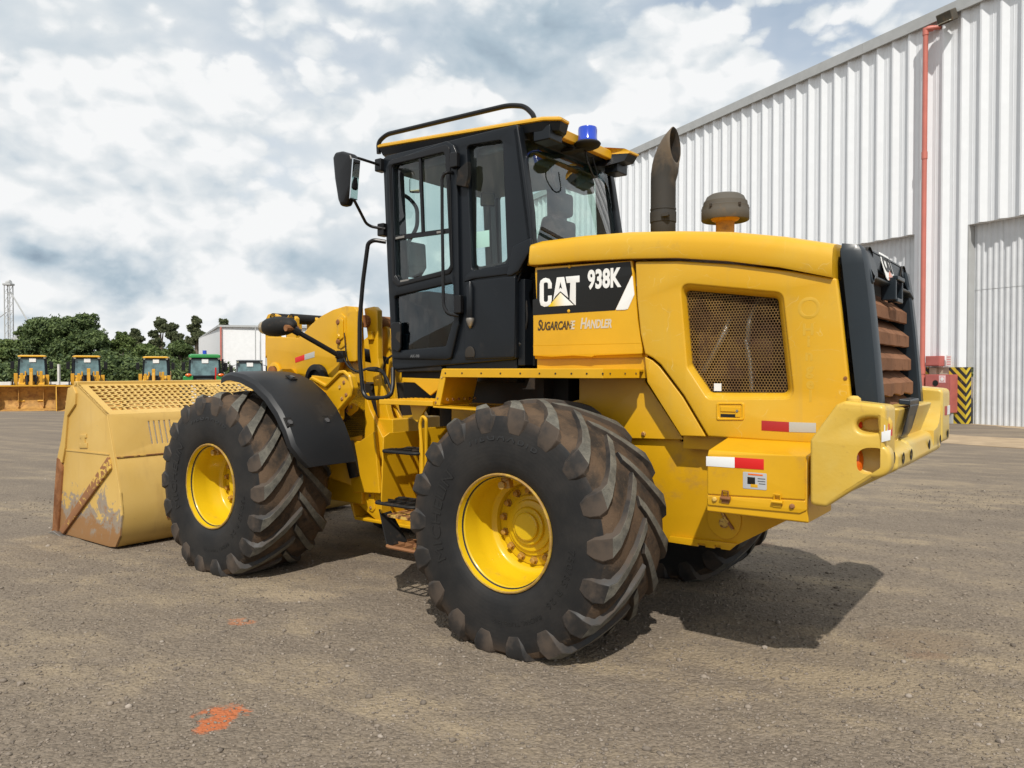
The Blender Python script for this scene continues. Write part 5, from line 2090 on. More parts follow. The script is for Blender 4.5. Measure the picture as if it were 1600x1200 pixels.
# flared lower corner of the rear post, moulded cover below the side window with its bright tip
fl = SS([(803, 385), (831, 372), (832, 388), (812, 424), (801, 431), (793, 431)], YC)
side_plate('corner_flare', [rounded(fl, .01)], YC + .016, .03, 'cab_black', parent=cab, bevel=.008)
tr_ = SS([(727, 432), (737, 424), (806, 413), (803, 428), (742, 436), (727, 441)], YC)
side_plate('corner_flare', [rounded(tr_, .006)], YC + .014, .03, 'cab_black', parent=cab, bevel=.006)
lowp_ = rounded(SS([(727, 440), (806, 431), (805, 559), (727, 562)], YC), .02)
side_plate('cab_lower_panel', [lowp_], YC + .010, .03, 'cab_black', parent=cab, bevel=.006)
mb = MB()
pts = [S3(734.5, v, YC + .012) for v in (440, 450, 495, 502)]
mb.tube(pts, [.012, .030, .030, .02], 12)
mb.build('air_duct', 'cab_black', cab, smooth=60)
mb = MB()
pts = [S3(734.8, v, YC + .018) for v in (497, 500, 508, 513)]
mb.tube(pts, [.030, .032, .020, .006], 12)
mb.build('duct_tip', 'bare_steel', cab, smooth=60)
x, z = S(736, 553, YC)
ar = [(x + .045 * math.cos(t), z + .055 * math.sin(t)) for t in np.linspace(-.15 * math.pi, 1.15 * math.pi, 14)]
side_plate('wheel_arch_cover', [ar], YC + .018, .012, 'dark_inside', parent=cab, bevel=.004)
# rubber mount skirt and the dark gap to the hood
mb = MB()
mb.bx(.46, 1.60, -.62, .60, 1.58, 1.69)
mb.prism([S3(614, 562, YC - .01), S3(690, 568, YC - .01), S3(690, 580, YC - .01), S3(622, 582, YC - .01), S3(616, 578, YC - .01)], (0, -.05, 0))
mb.build('cab_skirt', 'rubber_part', cab, bevel=.01)
mb = MB()
mb.bx(.30, .42, -.58, .52, 1.70, 2.35)
mb.tube(rpath([S3(822, 470, .60), S3(824, 500, .61), S3(819, 525, .60), S3(818, 550, .6)], .05), .008, 7)
mb.cyl(S3(805, 538, .62), S3(818, 538, .60), .018, seg=8)
mb.build('gap_filler', 'rubber_part', cab)
# side rear window pane with its paper note and wiper box
side_plate('side_window', [rounded(SS([(727, 226), (786, 217), (794, 413), (735, 425)], YC), .02)], YC - .035, .006, 'tinted_glass', parent=cab, bevel=.0006)
side_plate('window_border', [rounded(SS([(727, 226), (786, 217), (794, 413), (735, 425)], YC), .02), rounded(SS([(739, 230), (782, 222), (788, 407), (738, 417)], YC), .05, 5)], YC - .041, .004, 'decal_black', parent=cab, bevel=.0004)
side_plate('paper_note', [SS([(736, 361), (758, 358), (758.5, 384), (737, 387)], YC)], YC - .045, .002, 'paper', parent=cab, bevel=.0003)
mb = MB()
mb.prism([S3(727, 262, YC), S3(736, 254, YC), S3(737, 275, YC), S3(733, 294, YC), S3(718, 291, YC), S3(721, 268, YC)], (0, .045, 0))
mb.build('grab_pocket', 'rubber_part', cab, bevel=.006)

# door
YDR = YC + .028
do_o = rounded(SS([(602, 262), (607, 252), (697, 220), (708, 226), (713, 238), (717, 470), (716, 508), (704, 560), (697, 562), (613, 561), (606, 420)], YDR), .025)
w1 = rounded(SS([(613, 258), (696, 238), (703, 415), (700, 420), (624, 440), (618, 430)], YDR), .035, 5)
w2 = rounded(SS([(615.5, 463), (706, 442), (709, 450), (708, 500), (696, 541), (619, 548)], YDR), .025, 5)
door = side_plate('cab_door', [do_o, w1, w2], YDR, .045, 'cab_black', parent=loader, bevel=.008)
rim_o = rounded(SS([(607, 256), (612, 250), (697, 226), (703, 230), (708, 420), (703, 428), (622, 448), (614, 440)], YDR), .04, 5)
w1b = rounded(SS([(612, 258), (696, 237), (704, 415), (700, 421), (624, 441), (617, 432)], YDR), .035, 5)
side_plate('window_seal', [rim_o, w1b], YDR + .008, .012, 'black_tube', parent=door, bevel=.004)
side_plate('door_window', [rounded(SS([(611, 256), (698, 235), (705, 418), (618, 443)], YDR), .03)], YDR - .022, .006, 'tinted_glass', parent=door, bevel=.0006)
side_plate('door_window', [rounded(SS([(613, 461), (709, 440), (711, 500), (697, 544), (617, 550)], YDR), .02)], YDR - .022, .006, 'dark_glass', parent=door, bevel=.0006)
mb = MB()
yb = YDR - .012
for (p, q, w) in (((657, 246.5), (661.5, 365), .022), ((617, 372), (703, 360.5), .034)):
    mb.bar(S3(*p, yb), S3(*q, yb), w, .02, (0, 1, 0))
build_each(mb, 'window_bar', 'black_tube', door)
mb = MB()
for (p, q) in (((619, 372.5), (632, 370)), ((683, 363.5), (694, 362)), ((626, 440), (640, 437.5))):
    mb.bar(S3(*p, YDR), S3(*q, YDR), .018, .016, (0, 1, 0))
build_each(mb, 'slide_catch', 'bare_steel', door, bevel=.003)
mb = MB()
mb.prism([S3(613, 508, YDR), S3(616, 504, YDR), S3(627, 503, YDR), S3(628.5, 506, YDR), S3(628, 545, YDR), S3(625, 551, YDR), S3(614, 546, YDR)], (0, .022, 0))
mb.build('door_latch', 'black_tube', door, bevel=.008)
mb = MB()
mb.prism([S3(620, 519, YDR + .022), S3(626, 518, YDR + .022), S3(625, 536, YDR + .022), S3(618, 528, YDR + .022)], (0, .002, 0))
mb.build('latch_recess', 'dark_inside', door)
g = [S3(707, 270, YDR), S3(696, 269, YDR + .06), S3(690.5, 278, YDR + .06), S3(691, 350, YDR + .06), S3(693, 478, YDR + .06), S3(700, 491, YDR + .06), S3(716, 493, YDR + .01)]
mb = MB()
mb.tube(rpath(g, .05), .0125, 10)
mb.build('door_grab_rail', 'black_tube', door)
for v0, v1, u0, u1 in ((240, 262, 707, 718), (462, 490, 713, 724)):
    mb = MB()
    (xa, za), (xb, zb) = S(u0, v0, YDR), S(u1, v1, YDR)
    mb.bx(xa, xb, YDR - .01, YDR + .035, za, zb)
    mb.build('hinge', 'black_tube', door, bevel=.01)
m_ = text_mesh('AK-98', .030, .001, .001, 0, 1.2)
x, z = S(641, 558.5, YDR)
place_text('door_lettering', m_, 'trim_grey', door, (x, YDR, z), (-1, 0, 0), (0, 0, 1), (0, 1, 0))
# door on the far side, seen through the glass
drr = side_plate('cab_door', [do_o, w1, w2], -YDR, .045, 'cab_black', parent=loader, bevel=.008, sgn=-1)
side_plate('door_window', [rounded(SS([(611, 256), (698, 235), (705, 418), (618, 443)], YDR), .03)], -YDR + .022, .006, 'tinted_glass', parent=drr, bevel=.0006, sgn=-1)
side_plate('door_window', [rounded(SS([(613, 461), (709, 440), (711, 500), (697, 544), (617, 550)], YDR), .02)], -YDR + .022, .006, 'dark_glass', parent=drr, bevel=.0006, sgn=-1)
side_plate('side_window', [rounded(SS([(727, 226), (786, 217), (794, 413), (735, 425)], YC), .02)], -YC + .035, .006, 'tinted_glass', parent=cab, bevel=.0006, sgn=-1)
# inside: seat, steering column, console, monitor, inside mirrors
mb = MB()
mb.bx(.62, 1.05, -.24, .24, 2.12, 2.24)
mb.loft([[(.66, -.23, 2.2), (.56, -.23, 2.2), (.56, .23, 2.2), (.66, .23, 2.2)], [(.60, -.24, 2.5), (.50, -.24, 2.5), (.50, .24, 2.5), (.60, .24, 2.5)], [(.54, -.19, 2.82), (.46, -.19, 2.82), (.46, .19, 2.82), (.54, .19, 2.82)]])
mb.bx(.44, .54, -.12, .12, 2.84, 3.02)
mb.bx(.65, .95, -.2, .2, 1.76, 2.12)
mb.bx(.6, 1.0, -.45, -.30, 2.0, 2.42)
mb.bx(.6, .95, .28, .36, 2.36, 2.42)
mb.build('driver_seat', 'seat_cloth', cab, bevel=.03)
mb = MB()
mb.bar((1.50, 0, 1.76), (1.28, 0, 2.42), .12, .10, (0, 1, 0))
ring = []
for t in np.linspace(0, 2 * math.pi, 20, endpoint=False):
    c = Vector((1.26, 0, 2.44)) + Vector((0, 1, 0)) * .19 * math.cos(t) + Vector((.8, 0, .5)).normalized() * .19 * math.sin(t)
    ring.append(c)
mb.tube(ring, .016, 8, closed=True)
mb.bar(ring[0], ring[10], .03, .02)
mb.bx(1.35, 1.58, -.55, .55, 1.76, 2.28)
mb.build('steering_column', 'seat_cloth', cab, bevel=.01)
mb = MB()
mb.bx(.48, .60, .10, .50, 3.16, 3.28)
mb.bx(.48, .60, -.50, -.22, 3.10, 3.28)
mb.bx(.42, 1.68, -.58, .58, 3.22, 3.30)
mb.build('roof_lining', 'trim_grey', cab, bevel=.02)
mb = MB()
mb.tube(rpath([(.44, .22, 3.17), (.42, .20, 3.05), (.42, .16, 2.98), (.42, .10, 3.08), (.43, .05, 3.17)], .04), .006, 6)
mb.build('hanging_cable', 'rubber_part', cab)
for (u, v, w, h_, y) in ((648, 290, .10, .14, -.35), (762, 312, .13, .12, -.30)):
    x, z = S(u, v, y)
    mb = MB()
    mb.box((x, y, z), (.04, w, h_), 0, Matrix.Rotation(R(-40), 3, 'Z'))
    mi = mb.build('inside_mirror', 'cab_black', cab, bevel=.015)
    mb = MB()
    mb.box((x - .016, y + .018, z), (.005, w * .84, h_ * .84), 0, Matrix.Rotation(R(-40), 3, 'Z'))
    mb.build('mirror_face', 'mirror', mi)
mb = MB()
x, z = S(640, 345, .45)
mb.tube(rpath([S3(628, 395, .45), S3(652, 355, .45), S3(652, 325, .45), S3(640, 310, .45), S3(622, 300, .45)], .05), .016, 8)
mb.bar(S3(625, 300, .45), S3(624, 395, .45), .05, .05)
mb.build('post_handle', 'seat_cloth', cab)
mb = MB()
mb.prism([S3(623, 375, .3), S3(640, 377, .3), S3(642, 415, .3), S3(632, 432, .3), S3(628, 432, .3)], (0, -.2, 0))
mb.build('joystick_console', 'seat_cloth', cab, bevel=.02)

# roof: yellow moulding over a black underside, notched at the back for the beacon
rz = lambda x: 3.345 + (x - .17) * .058
ro = [(1.90, .50), (1.84, .60), (.24, .60), (.13, .55), (.14, .44), (.30, .40), (.31, -.38), (.14, -.42), (.13, -.55), (.24, -.60), (1.84, -.60), (1.90, -.50)]


def roofpts(inset, dz):
    c = Vector((1.0, 0))
    out = []
    for x, y in ro:
        p = Vector((x, y))
        q = p + (c - p).normalized() * inset
        out.append((q.x, q.y, rz(q.x) + dz))
    return out


mb = MB()
mb.loft([roofpts(.0, .012), roofpts(-.012, .018), roofpts(-.012, .032), roofpts(.03, .050), roofpts(.22, .060)])
roof = mb.build('cab_roof', 'roof_yellow', loader, smooth=40)
mb = MB()
mb.loft([roofpts(.17, -.085), roofpts(.03, -.045), roofpts(.0, .010)])
mb.build('roof_underside', 'cab_black', roof, smooth=40)
MB().bx(.27, .318, -.40, .43, 3.322, 3.392).build('roof_rear_edge', 'roof_yellow', roof, bevel=.008)
mb = MB()
rr = [S3(592, 240, .56), S3(591, 222, .56), S3(604, 210, .56), S3(700, 187, .55), S3(795, 164.5, .54), S3(820, 166, .54), S3(834, 180, .54), S3(836, 196, .53)]
mb.tube(rpath(rr, .09, 6), .0185, 10)
mb.build('roof_rail', 'black_tube', roof)
# beacon
bx_, bz_ = S(918, 231, .09)
mb = MB()
mb.lathe([(0, -.012), (.055, -.008), (.085, .006), (.095, .02), (.098, .028), (.088, .04), (0, .04)], (bx_, .09, bz_), 'z', 28)
be = mb.build('beacon', 'trim_grey' if False else 'rubber_part', loader)
mb = MB()
mb.lathe([(0, .04), (.072, .04), (.073, .055), (.070, .06), (.070, .13), (.066, .145), (.05, .150), (0, .151)], (bx_, .09, bz_), 'z', 28)
mb.build('beacon_lens', 'blue_lens', be, smooth=45)
mb = MB()
mb.tube(rpath([(bx_ + .03, .08, bz_), (bx_ + .0, .09, bz_ - .1), (bx_ - .0, -.0, bz_ - .20), (bx_ + .02, -.1, bz_ - .17), (bx_ + .06, -.08, bz_ - .02)], .07), .006, 6)
mb.bx(bx_ - .02, bx_ + .2, .04, .14, bz_ - .01, bz_ + .012)
mb.build('beacon_cable', 'rubber_part', be)
# work lamps at the back corners
for (u, v, y, rad) in ((838, 200, .50, .048), ):
    x, z = S(u, v, y)
    mb = MB()
    mb.lathe([(0, .06), (rad, .05), (rad + .006, .0), (rad, -.006)], (x, y, z), 'x', 20)
    wl = mb.build('work_lamp', 'cab_black', roof)
    mb = MB()
    mb.lathe([(rad - .002, -.004), (rad * .6, -.014), (0, -.017)], (x, y, z), 'x', 20)
    mb.build('lamp_lens', 'lamp_glass', wl, smooth=60)
    mb = MB()
    for k in range(6):
        a = k * math.pi / 3
        mb.bar((x - .018, y, z), (x - .012, y + rad * .85 * math.cos(a), z + rad * .85 * math.sin(a)), .004, .004)
    build_each(mb, 'lens_rib', 'reflect_grey', wl)
x, z = S(967, 247, -.52)
mb = MB()
mb.bx(x - .02, x + .10, -.575, -.50, z - .075, z + .055)
wl = mb.build('work_lamp', 'cab_black', roof, bevel=.008)
MB().bx(x - .025, x - .019, -.572, -.503, z - .07, z + .05).build('lamp_lens', 'reflect_white', wl)
MB().bx(x - .02, x + .095, -.499, -.496, z - .07, z + .05).build('lamp_lens', 'reflect_white', wl)
mb = MB()
mb.bx(.22, .34, -.56, -.40, 3.22, 3.34)
mb.bx(.20, .34, .42, .58, 3.24, 3.34)
build_each(mb, 'lamp_mount', 'cab_black', roof, bevel=.01)
# wiper on the rear window
mb = MB()
mb.bar(Cb + up_r * .13 + Vector((0, .56, 0)) + n_r * .03, Cb + up_r * .04 + Vector((0, .05, 0)) + n_r * .03, .016, .02)
mb.bx(Cb.x - .06, Cb.x + .04, -.25, .05, Cb.z - .01, Cb.z + .07)
mb.build('rear_wiper', 'rubber_part', cab)

# outside mirror on its two arms
MY = 1.0
mo = rounded(SS([(518, 246), (522, 237), (532, 235), (546, 239), (549, 247), (548, 292), (538, 320), (530, 322), (526, 312), (521, 280)], MY), .03, 4)
mm = side_plate('side_mirror', [mo], MY, .09, 'black_tube', bevel=.03)
mf = Vector((S(549, 280, MY)[0], MY, S(549, 280, MY)[1]))
mb = MB()
mb.loft([[(mf.x - .006, MY - .085 + .0, mf.z + .16), (mf.x - .006, MY - .005, mf.z + .16), (mf.x + .03, MY - .005, mf.z - .14), (mf.x + .03, MY - .085, mf.z - .14)], [(mf.x - .012, MY - .08, mf.z + .155), (mf.x - .012, MY - .01, mf.z + .155), (mf.x + .024, MY - .01, mf.z - .135), (mf.x + .024, MY - .08, mf.z - .135)]])
mb.build('mirror_face', 'mirror', mm)
mb = MB()
mb.tube(rpath([S3(536, 242, MY - .04), S3(560, 247, .90), S3(594, 258, .68)], .05), .011, 8)
mb.tube(rpath([S3(544, 302, MY - .04), S3(551, 308, .95), S3(572, 349, .78), S3(580, 354, .74), S3(602, 358, .68)], .04), .012, 8)
build_each(mb, 'mirror_arm', 'black_tube', mm)
mb = MB()
for v in (258, 359):
    x, z = S(596 + (v - 258) * .04, v, .67)
    mb.bx(x - .02, x + .05, .62, .70, z - .05, z + .05)
build_each(mb, 'mirror_bracket', 'black_tube', mm, bevel=.01)
# long front handrail from the cab post down to the step deck
hr = [S3(603, 378, .68), S3(584, 375, .74), S3(575, 380, .76), S3(567, 440, .76), S3(562, 500, .76), S3(562, 560, .76), S3(567, 612, .76), S3(573, 622, .76), S3(600, 622, .76), S3(611, 617, .74), S3(614, 603, .70), S3(614, 575, .66)]
mb = MB()
mb.tube(rpath(hr, .07, 6), .017, 10)
mb.build('handrail', 'black_tube', loader)

# ------------------------------------------------------------------ exhaust and pre-cleaner on the hood
EX, EY = -.40, .05
(xe, ze) = S(1036, 362, EY)
EX = xe
mb = MB()
rings = []
mx_, mz_ = S(1055, 226, EY)
zk = S(1036, 285, EY)[1]
for z in (2.45, zk - .25, zk):
    rings.append([(EX + .085 * math.cos(a), EY + .085 * math.sin(a), z) for a in np.linspace(0, 2 * math.pi, 28, endpoint=False)])
for t in (.15, .3, .45, .6, .75, .88, 1.0):
    ph_ = R(86) * t                       # the section turns from level to upright
    cx_ = EX + (mx_ - EX) * (.25 * t + .75 * t * t)
    cz_ = zk + (mz_ - zk) * (1.25 * t - .25 * t * t)
    ru = .085 + .038 * t
    rings.append([(cx_ + ru * math.cos(a) * math.cos(ph_), EY + (.085 + .004 * t) * math.sin(a), cz_ + ru * math.cos(a) * math.sin(ph_)) for a in np.linspace(0, 2 * math.pi, 28, endpoint=False)])
mb.loft(rings, caps=False)
exh = mb.build('exhaust_pipe', 'exhaust_metal', loader, smooth=60)
so = exh.modifiers.new('wall', 'SOLIDIFY')
so.thickness = .006
so.offset = -1
exh.data.materials.append(MATS['dark_inside'])
so.material_offset = 1
mb = MB()
zb = S(1036, 340, EY)[1]
mb.lathe([(.0865, -.035), (.090, -.035), (.090, .035), (.0865, .035)], (EX, EY, zb), 'z', 24)
mb.lathe([(.0865, .05), (.0885, .05), (.0885, .06), (.0865, .06)], (EX, EY, zb), 'z', 24)
mb.box((EX - .06, EY + .085, zb), (.05, .03, .022))
mb.cyl((EX - .09, EY + .085, zb), (EX - .03, EY + .085, zb), .01, seg=8)
mb.build('exhaust_clamp', 'exhaust_metal', exh)
PX, PZ = S(1133, 356, .0)
mb = MB()
prof = [(.060, -.08), (.060, .04), (.085, .048), (.095, .062)]
mb.lathe([(r, h) for r, h in prof], (PX, 0, PZ), 'z', 28)
pc = mb.build('pre_cleaner', 'dusty_orange', loader)
q = S(1133, 303, 0)[1] - PZ
w_ = .150
mb = MB()
mb.lathe([(.085, .060), (w_, .045), (w_ + .004, .050), (w_ + .004, .105), (w_, .112), (w_, q - .085), (w_ - .006, q - .082), (w_ - .010, q - .055), (w_ - .016, q - .052), (w_ - .030, q - .022), (w_ - .055, q - .006), (w_ - .08, q), (0, q + .002)], (PX, 0, PZ), 'z', 36)
mb.build('pre_cleaner_cap', 'dusty_grey', pc, smooth=45)
mb = MB()
for k in range(5):
    a = R(72 * k + 75)
    mb.box((PX + (w_ + .004) * math.cos(a), (w_ + .004) * math.sin(a), PZ + .13), (.014, .014, .018))
build_each(mb, 'cap_clip', 'dark_inside', pc)

# ------------------------------------------------------------------ bucket
BY = 1.45
bk = lambda pts: SS(pts, BY)
bo_ = bk([(110, 603), (120, 600), (167, 648), (178, 715), (187, 770), (190, 805), (187, 838), (180, 855), (171, 861), (85, 835), (88, 760), (93, 715), (97, 690)])
bo_ = [(x, max(z, .012)) for x, z in bo_]
bucket = side_plate('bucket', [rounded(bo_, .02)], BY, .03, 'bucket_paint', bevel=.004)
side_plate('bucket_side', [rounded(bo_, .02)], -BY, .03, 'bucket_paint', parent=bucket, bevel=.004, sgn=-1)
# curved back and floor, swept across
kx, kz = bo_[2]
curve = [bo_[2]] + [tuple(p) for p in bo_[3:9]] + [(bo_[9][0], .03)]
inn = []
for i, (x, z) in enumerate(curve):
    inn.append((x + .02, z + (.02 if i > 5 else 0)))
back_top = bo_[2]
mid = bk([(178.5, 715)])[0]
# upper flat sheet with five slots
upv = Vector((back_top[0] - mid[0], 0, back_top[1] - mid[1]))
Lu = upv.length
upv.normalize()
nb = Vector((-upv.z, 0, upv.x))


def on_back(u, v):
    """where a sight line meets the upper back sheet -> (across, up)"""
    d = pix_dir(u, v)
    dl = Vector((d.x * HX.x + d.y * HX.y, d.x * LY.x + d.y * LY.y, d.z))
    o2 = Vector((-LO.x, -LO.y))
    ol = Vector((o2.dot(HX), o2.dot(LY), CAM_H))
    m0 = Vector((mid[0], 0, mid[1]))
    t = (m0 - ol).dot(nb) / dl.dot(nb)
    p = ol + dl * t - m0
    return p.y, p.dot(upv)


slots = []
for i in range(5):
    u0 = 232 + 8.1 * i
    y0, a0 = on_back(u0, 657.5 - .5 * i)
    y1, a1 = on_back(u0 + 7.0, 693.5 - .5 * i)
    a1 = max(a1, .02)
    ym = (y0 + y1) / 2
    w = .010
    slots.append(rounded([(ym - w, a1), (ym + w, a1), (ym + w, a0), (ym - w, a0)], .014, 3))
plate('back_sheet', [[(-BY + .016, 0), (BY - .016, 0), (BY - .016, Lu), (-BY + .016, Lu)]] + slots, .02, 'bucket_paint', bucket, (mid[0], 0, mid[1]), (0, 1, 0), upv, nb, .002)
mb = MB()
lower = [mid] + list(curve[2:])
lower2 = []
for i in range(len(lower) - 1):
    (xa, za), (xb, zb) = lower[i], lower[i + 1]
    lower2 += [(xa, za), ((xa + xb) / 2, (za + zb) / 2)]
lower2.append(lower[-1])
mb.loft([[(x, y, z) for x, z in lower2] + [(x + .025, y, z + .02) for x, z in lower2[::-1]] for y in (BY - .016, 0, -BY + .016)])
mb.build('back_shell', 'bucket_paint', bucket, smooth=50)
x_, z_ = mid
MB().bx(x_ - .012, x_ + .01, -BY + .02, BY - .02, z_ - .006, z_ + .004).build('weld_seam', 'half_rusted', bucket)
mb = MB()
for i in range(4):
    ya, _ = 1.2, 0
    p = S(252 + 9 * i, 790, BY)
    yy = .98 - .075 * i
    for j in range(5):
        t0 = .45 + .09 * j
    mb.add([(lower2[3][0] - .004, yy, lower2[3][1]), (lower2[3][0] - .004, yy + .03, lower2[3][1]), (lower2[5][0] - .006, yy + .03, lower2[5][1]), (lower2[5][0] - .006, yy, lower2[5][1])], [(0, 1, 2, 3)])
build_each(mb, 'slot_shade_strip', 'rust', bucket)  # brown strips laid on the uncut shell, standing in for shade inside slots
# spill guard: sloping frame with a grid of square holes
gt, gb = Vector((bo_[1][0], 0, bo_[1][1])), Vector((kx, 0, kz))
gv = (gt - gb).normalized()
Lg = (gt - gb).length
ng = Vector((-gv.z, 0, gv.x))
if ng.z < 0:
    ng = -ng


def gpt(y, s):
    p = gb + gv * s
    return (p.x, y, p.z)


mb = MB()
GR = -.38                                       # the grid stops here, the rest of the mouth is open
for y0, y1, s0, s1 in ((GR - .05, BY, 0, .085), (GR - .05, BY, Lg - .05, Lg + .02), (BY - .09, BY, .085, Lg - .05), (GR - .05, GR + .04, .085, Lg - .05)):
    mb.prism([gpt(y0, s0), gpt(y1, s0), gpt(y1, s1), gpt(y0, s1)], -ng * .014)
for yy in (.05,):
    mb.prism([gpt(yy - .045, .085), gpt(yy + .045, .085), gpt(yy + .045, Lg - .05), gpt(yy - .045, Lg - .05)], -ng * .014)
grille = mb.build('spill_guard', 'bucket_paint', bucket)
mb = MB()
ny, ns = 26, 8
for j in range(1, ns):
    s = .085 + (Lg - .135) * j / ns
    mb.prism([gpt(GR, s - .010), gpt(BY - .09, s - .010), gpt(BY - .09, s + .010), gpt(GR, s + .010)], -ng * .010)
for i in range(1, ny):
    y = GR + .04 + (BY - .13 - GR) * i / ny
    mb.prism([gpt(y - .011, .085), gpt(y + .011, .085), gpt(y + .011, Lg - .05), gpt(y - .011, Lg - .05)], -ng * .012)
mb.build('guard_grid', 'bucket_paint', bucket)
mb = MB()
mb.bx(gt.x - .01, gt.x + .07, -BY, BY, gt.z - .035, gt.z + .025)
mb.build('top_rail', 'bucket_paint', bucket, bevel=.008)
# wear parts on the side plate
YB2 = BY + .02
bar = bk([(172, 713), (176, 732), (102, 838), (96, 828)])
side_plate('wear_bar', [rounded([(x, max(z, .02)) for x, z in bar], .01)], YB2 + .006, .028, 'half_rusted', parent=bucket, bevel=.006)
fe = bk([(92, 715), (97, 717), (100, 730), (93, 832), (85, 834), (88, 770)])
side_plate('side_cutter', [[(x, max(z, .02)) for x, z in fe]], YB2 + .002, .03, 'rust', parent=bucket, bevel=.005)
ft = bk([(109, 606), (117, 604), (121, 614), (120, 632), (108, 650), (104, 700), (100, 724), (92.5, 714), (98, 690)])
side_plate('side_edge_plate', [rounded(ft, .015)], YB2, .026, 'bucket_paint', parent=bucket, bevel=.004)
ti = bk([(82, 833), (90, 828), (105, 842), (100, 846), (88, 842)])
mb = MB()
mb.prism([(x, BY + .05, max(z, .0)) for x, z in ti], (0, -.16, 0))
mb.build('corner_tooth', 'bare_steel', bucket, bevel=.008)
mb = MB()
mb.prism([(bo_[9][0] + .06, BY, .0), (bo_[9][0] + .06, -BY, .0), (bo_[9][0] - .3, -BY, .012), (bo_[9][0] - .3, BY, .012)], (0, 0, .03))
mb.build('cutting_edge', 'rust', bucket)
seam = bk([(103.5, 703), (171, 710)])
mb = MB()
mb.bar((seam[0][0], BY + .001, seam[0][1]), (seam[1][0], BY + .001, seam[1][1]), .012, .012)
mb.build('weld_seam', 'bucket_paint', bucket)
hb = bk([(126, 679), (136, 678), (136, 684), (133.5, 684), (133.5, 692), (137, 692), (137, 700), (125, 700), (125, 693), (128, 693), (128, 685), (126, 685)])
side_plate('lifting_eye', [hb], BY + .010, .012, 'bucket_paint', parent=bucket, bevel=.003)
# right end cheek of the guard and hinge plates behind
mb = MB()
for y in (.45, -.45):
    mb.prism([(kx + .02, y, .25), (kx + .1, y, .9), (kx - .25, y, .75), (kx - .30, y, .45)], (0, -.06, 0))
build_each(mb, 'hinge_plate', 'yellow_paint', bucket, bevel=.01)
# =================================================================== far side of the yard
def at(u, Y):
    return (u - 800) / F_PX * Y


def zat(v, Y):
    return CAM_H + (pix_dir(800, v).z / pix_dir(800, v).y) * Y


mat('yard_yellow', (0.58, 0.30, 0.02), .5, var=.1, dirt=((.35, .2, .07), .15, 3, .5))
mat('bucket_inside', (0.42, 0.225, 0.055), .7, var=.25, dirt=((0.22, 0.10, 0.035), .28, 2.0, .8))
mat('tractor_green', (0.018, 0.22, 0.045), .4, coat=.3)
mat('screen_glass', (0.10, 0.17, 0.18), .08, spec=.7, var=.35)
mat('machine_grey', (0.10, 0.11, 0.12), .5)
mat('far_white', (0.76, 0.77, 0.78), .6, var=.03)
mat('wall_white', (0.62, 0.60, 0.56), .8, var=.08)


def far_wheels(root, r, w, track, xs, hubm):
    for x in xs:
        for s in (1, -1):
            mb = MB()
            n = 40
            prof = [(r * .5, -w / 2), (r * .9, -w / 2), (r, -w * .35), (r, w * .35), (r * .9, w / 2), (r * .5, w / 2)]
            mb.lathe(prof, (s * track, x, r), 'x', 28)
            wl = mb.build('wheel', 'rubber_part', root)
            mb = MB()
            mb.lathe([(r * .5, w * .4), (r * .4, w * .2), (0, w * .2)], (s * track, x, r), 'x', 20)
            mb.v = [((2 * s * track - a) if s < 0 else a, b, c) for a, b, c in mb.v]
            mb.build('rim', hubm, wl)


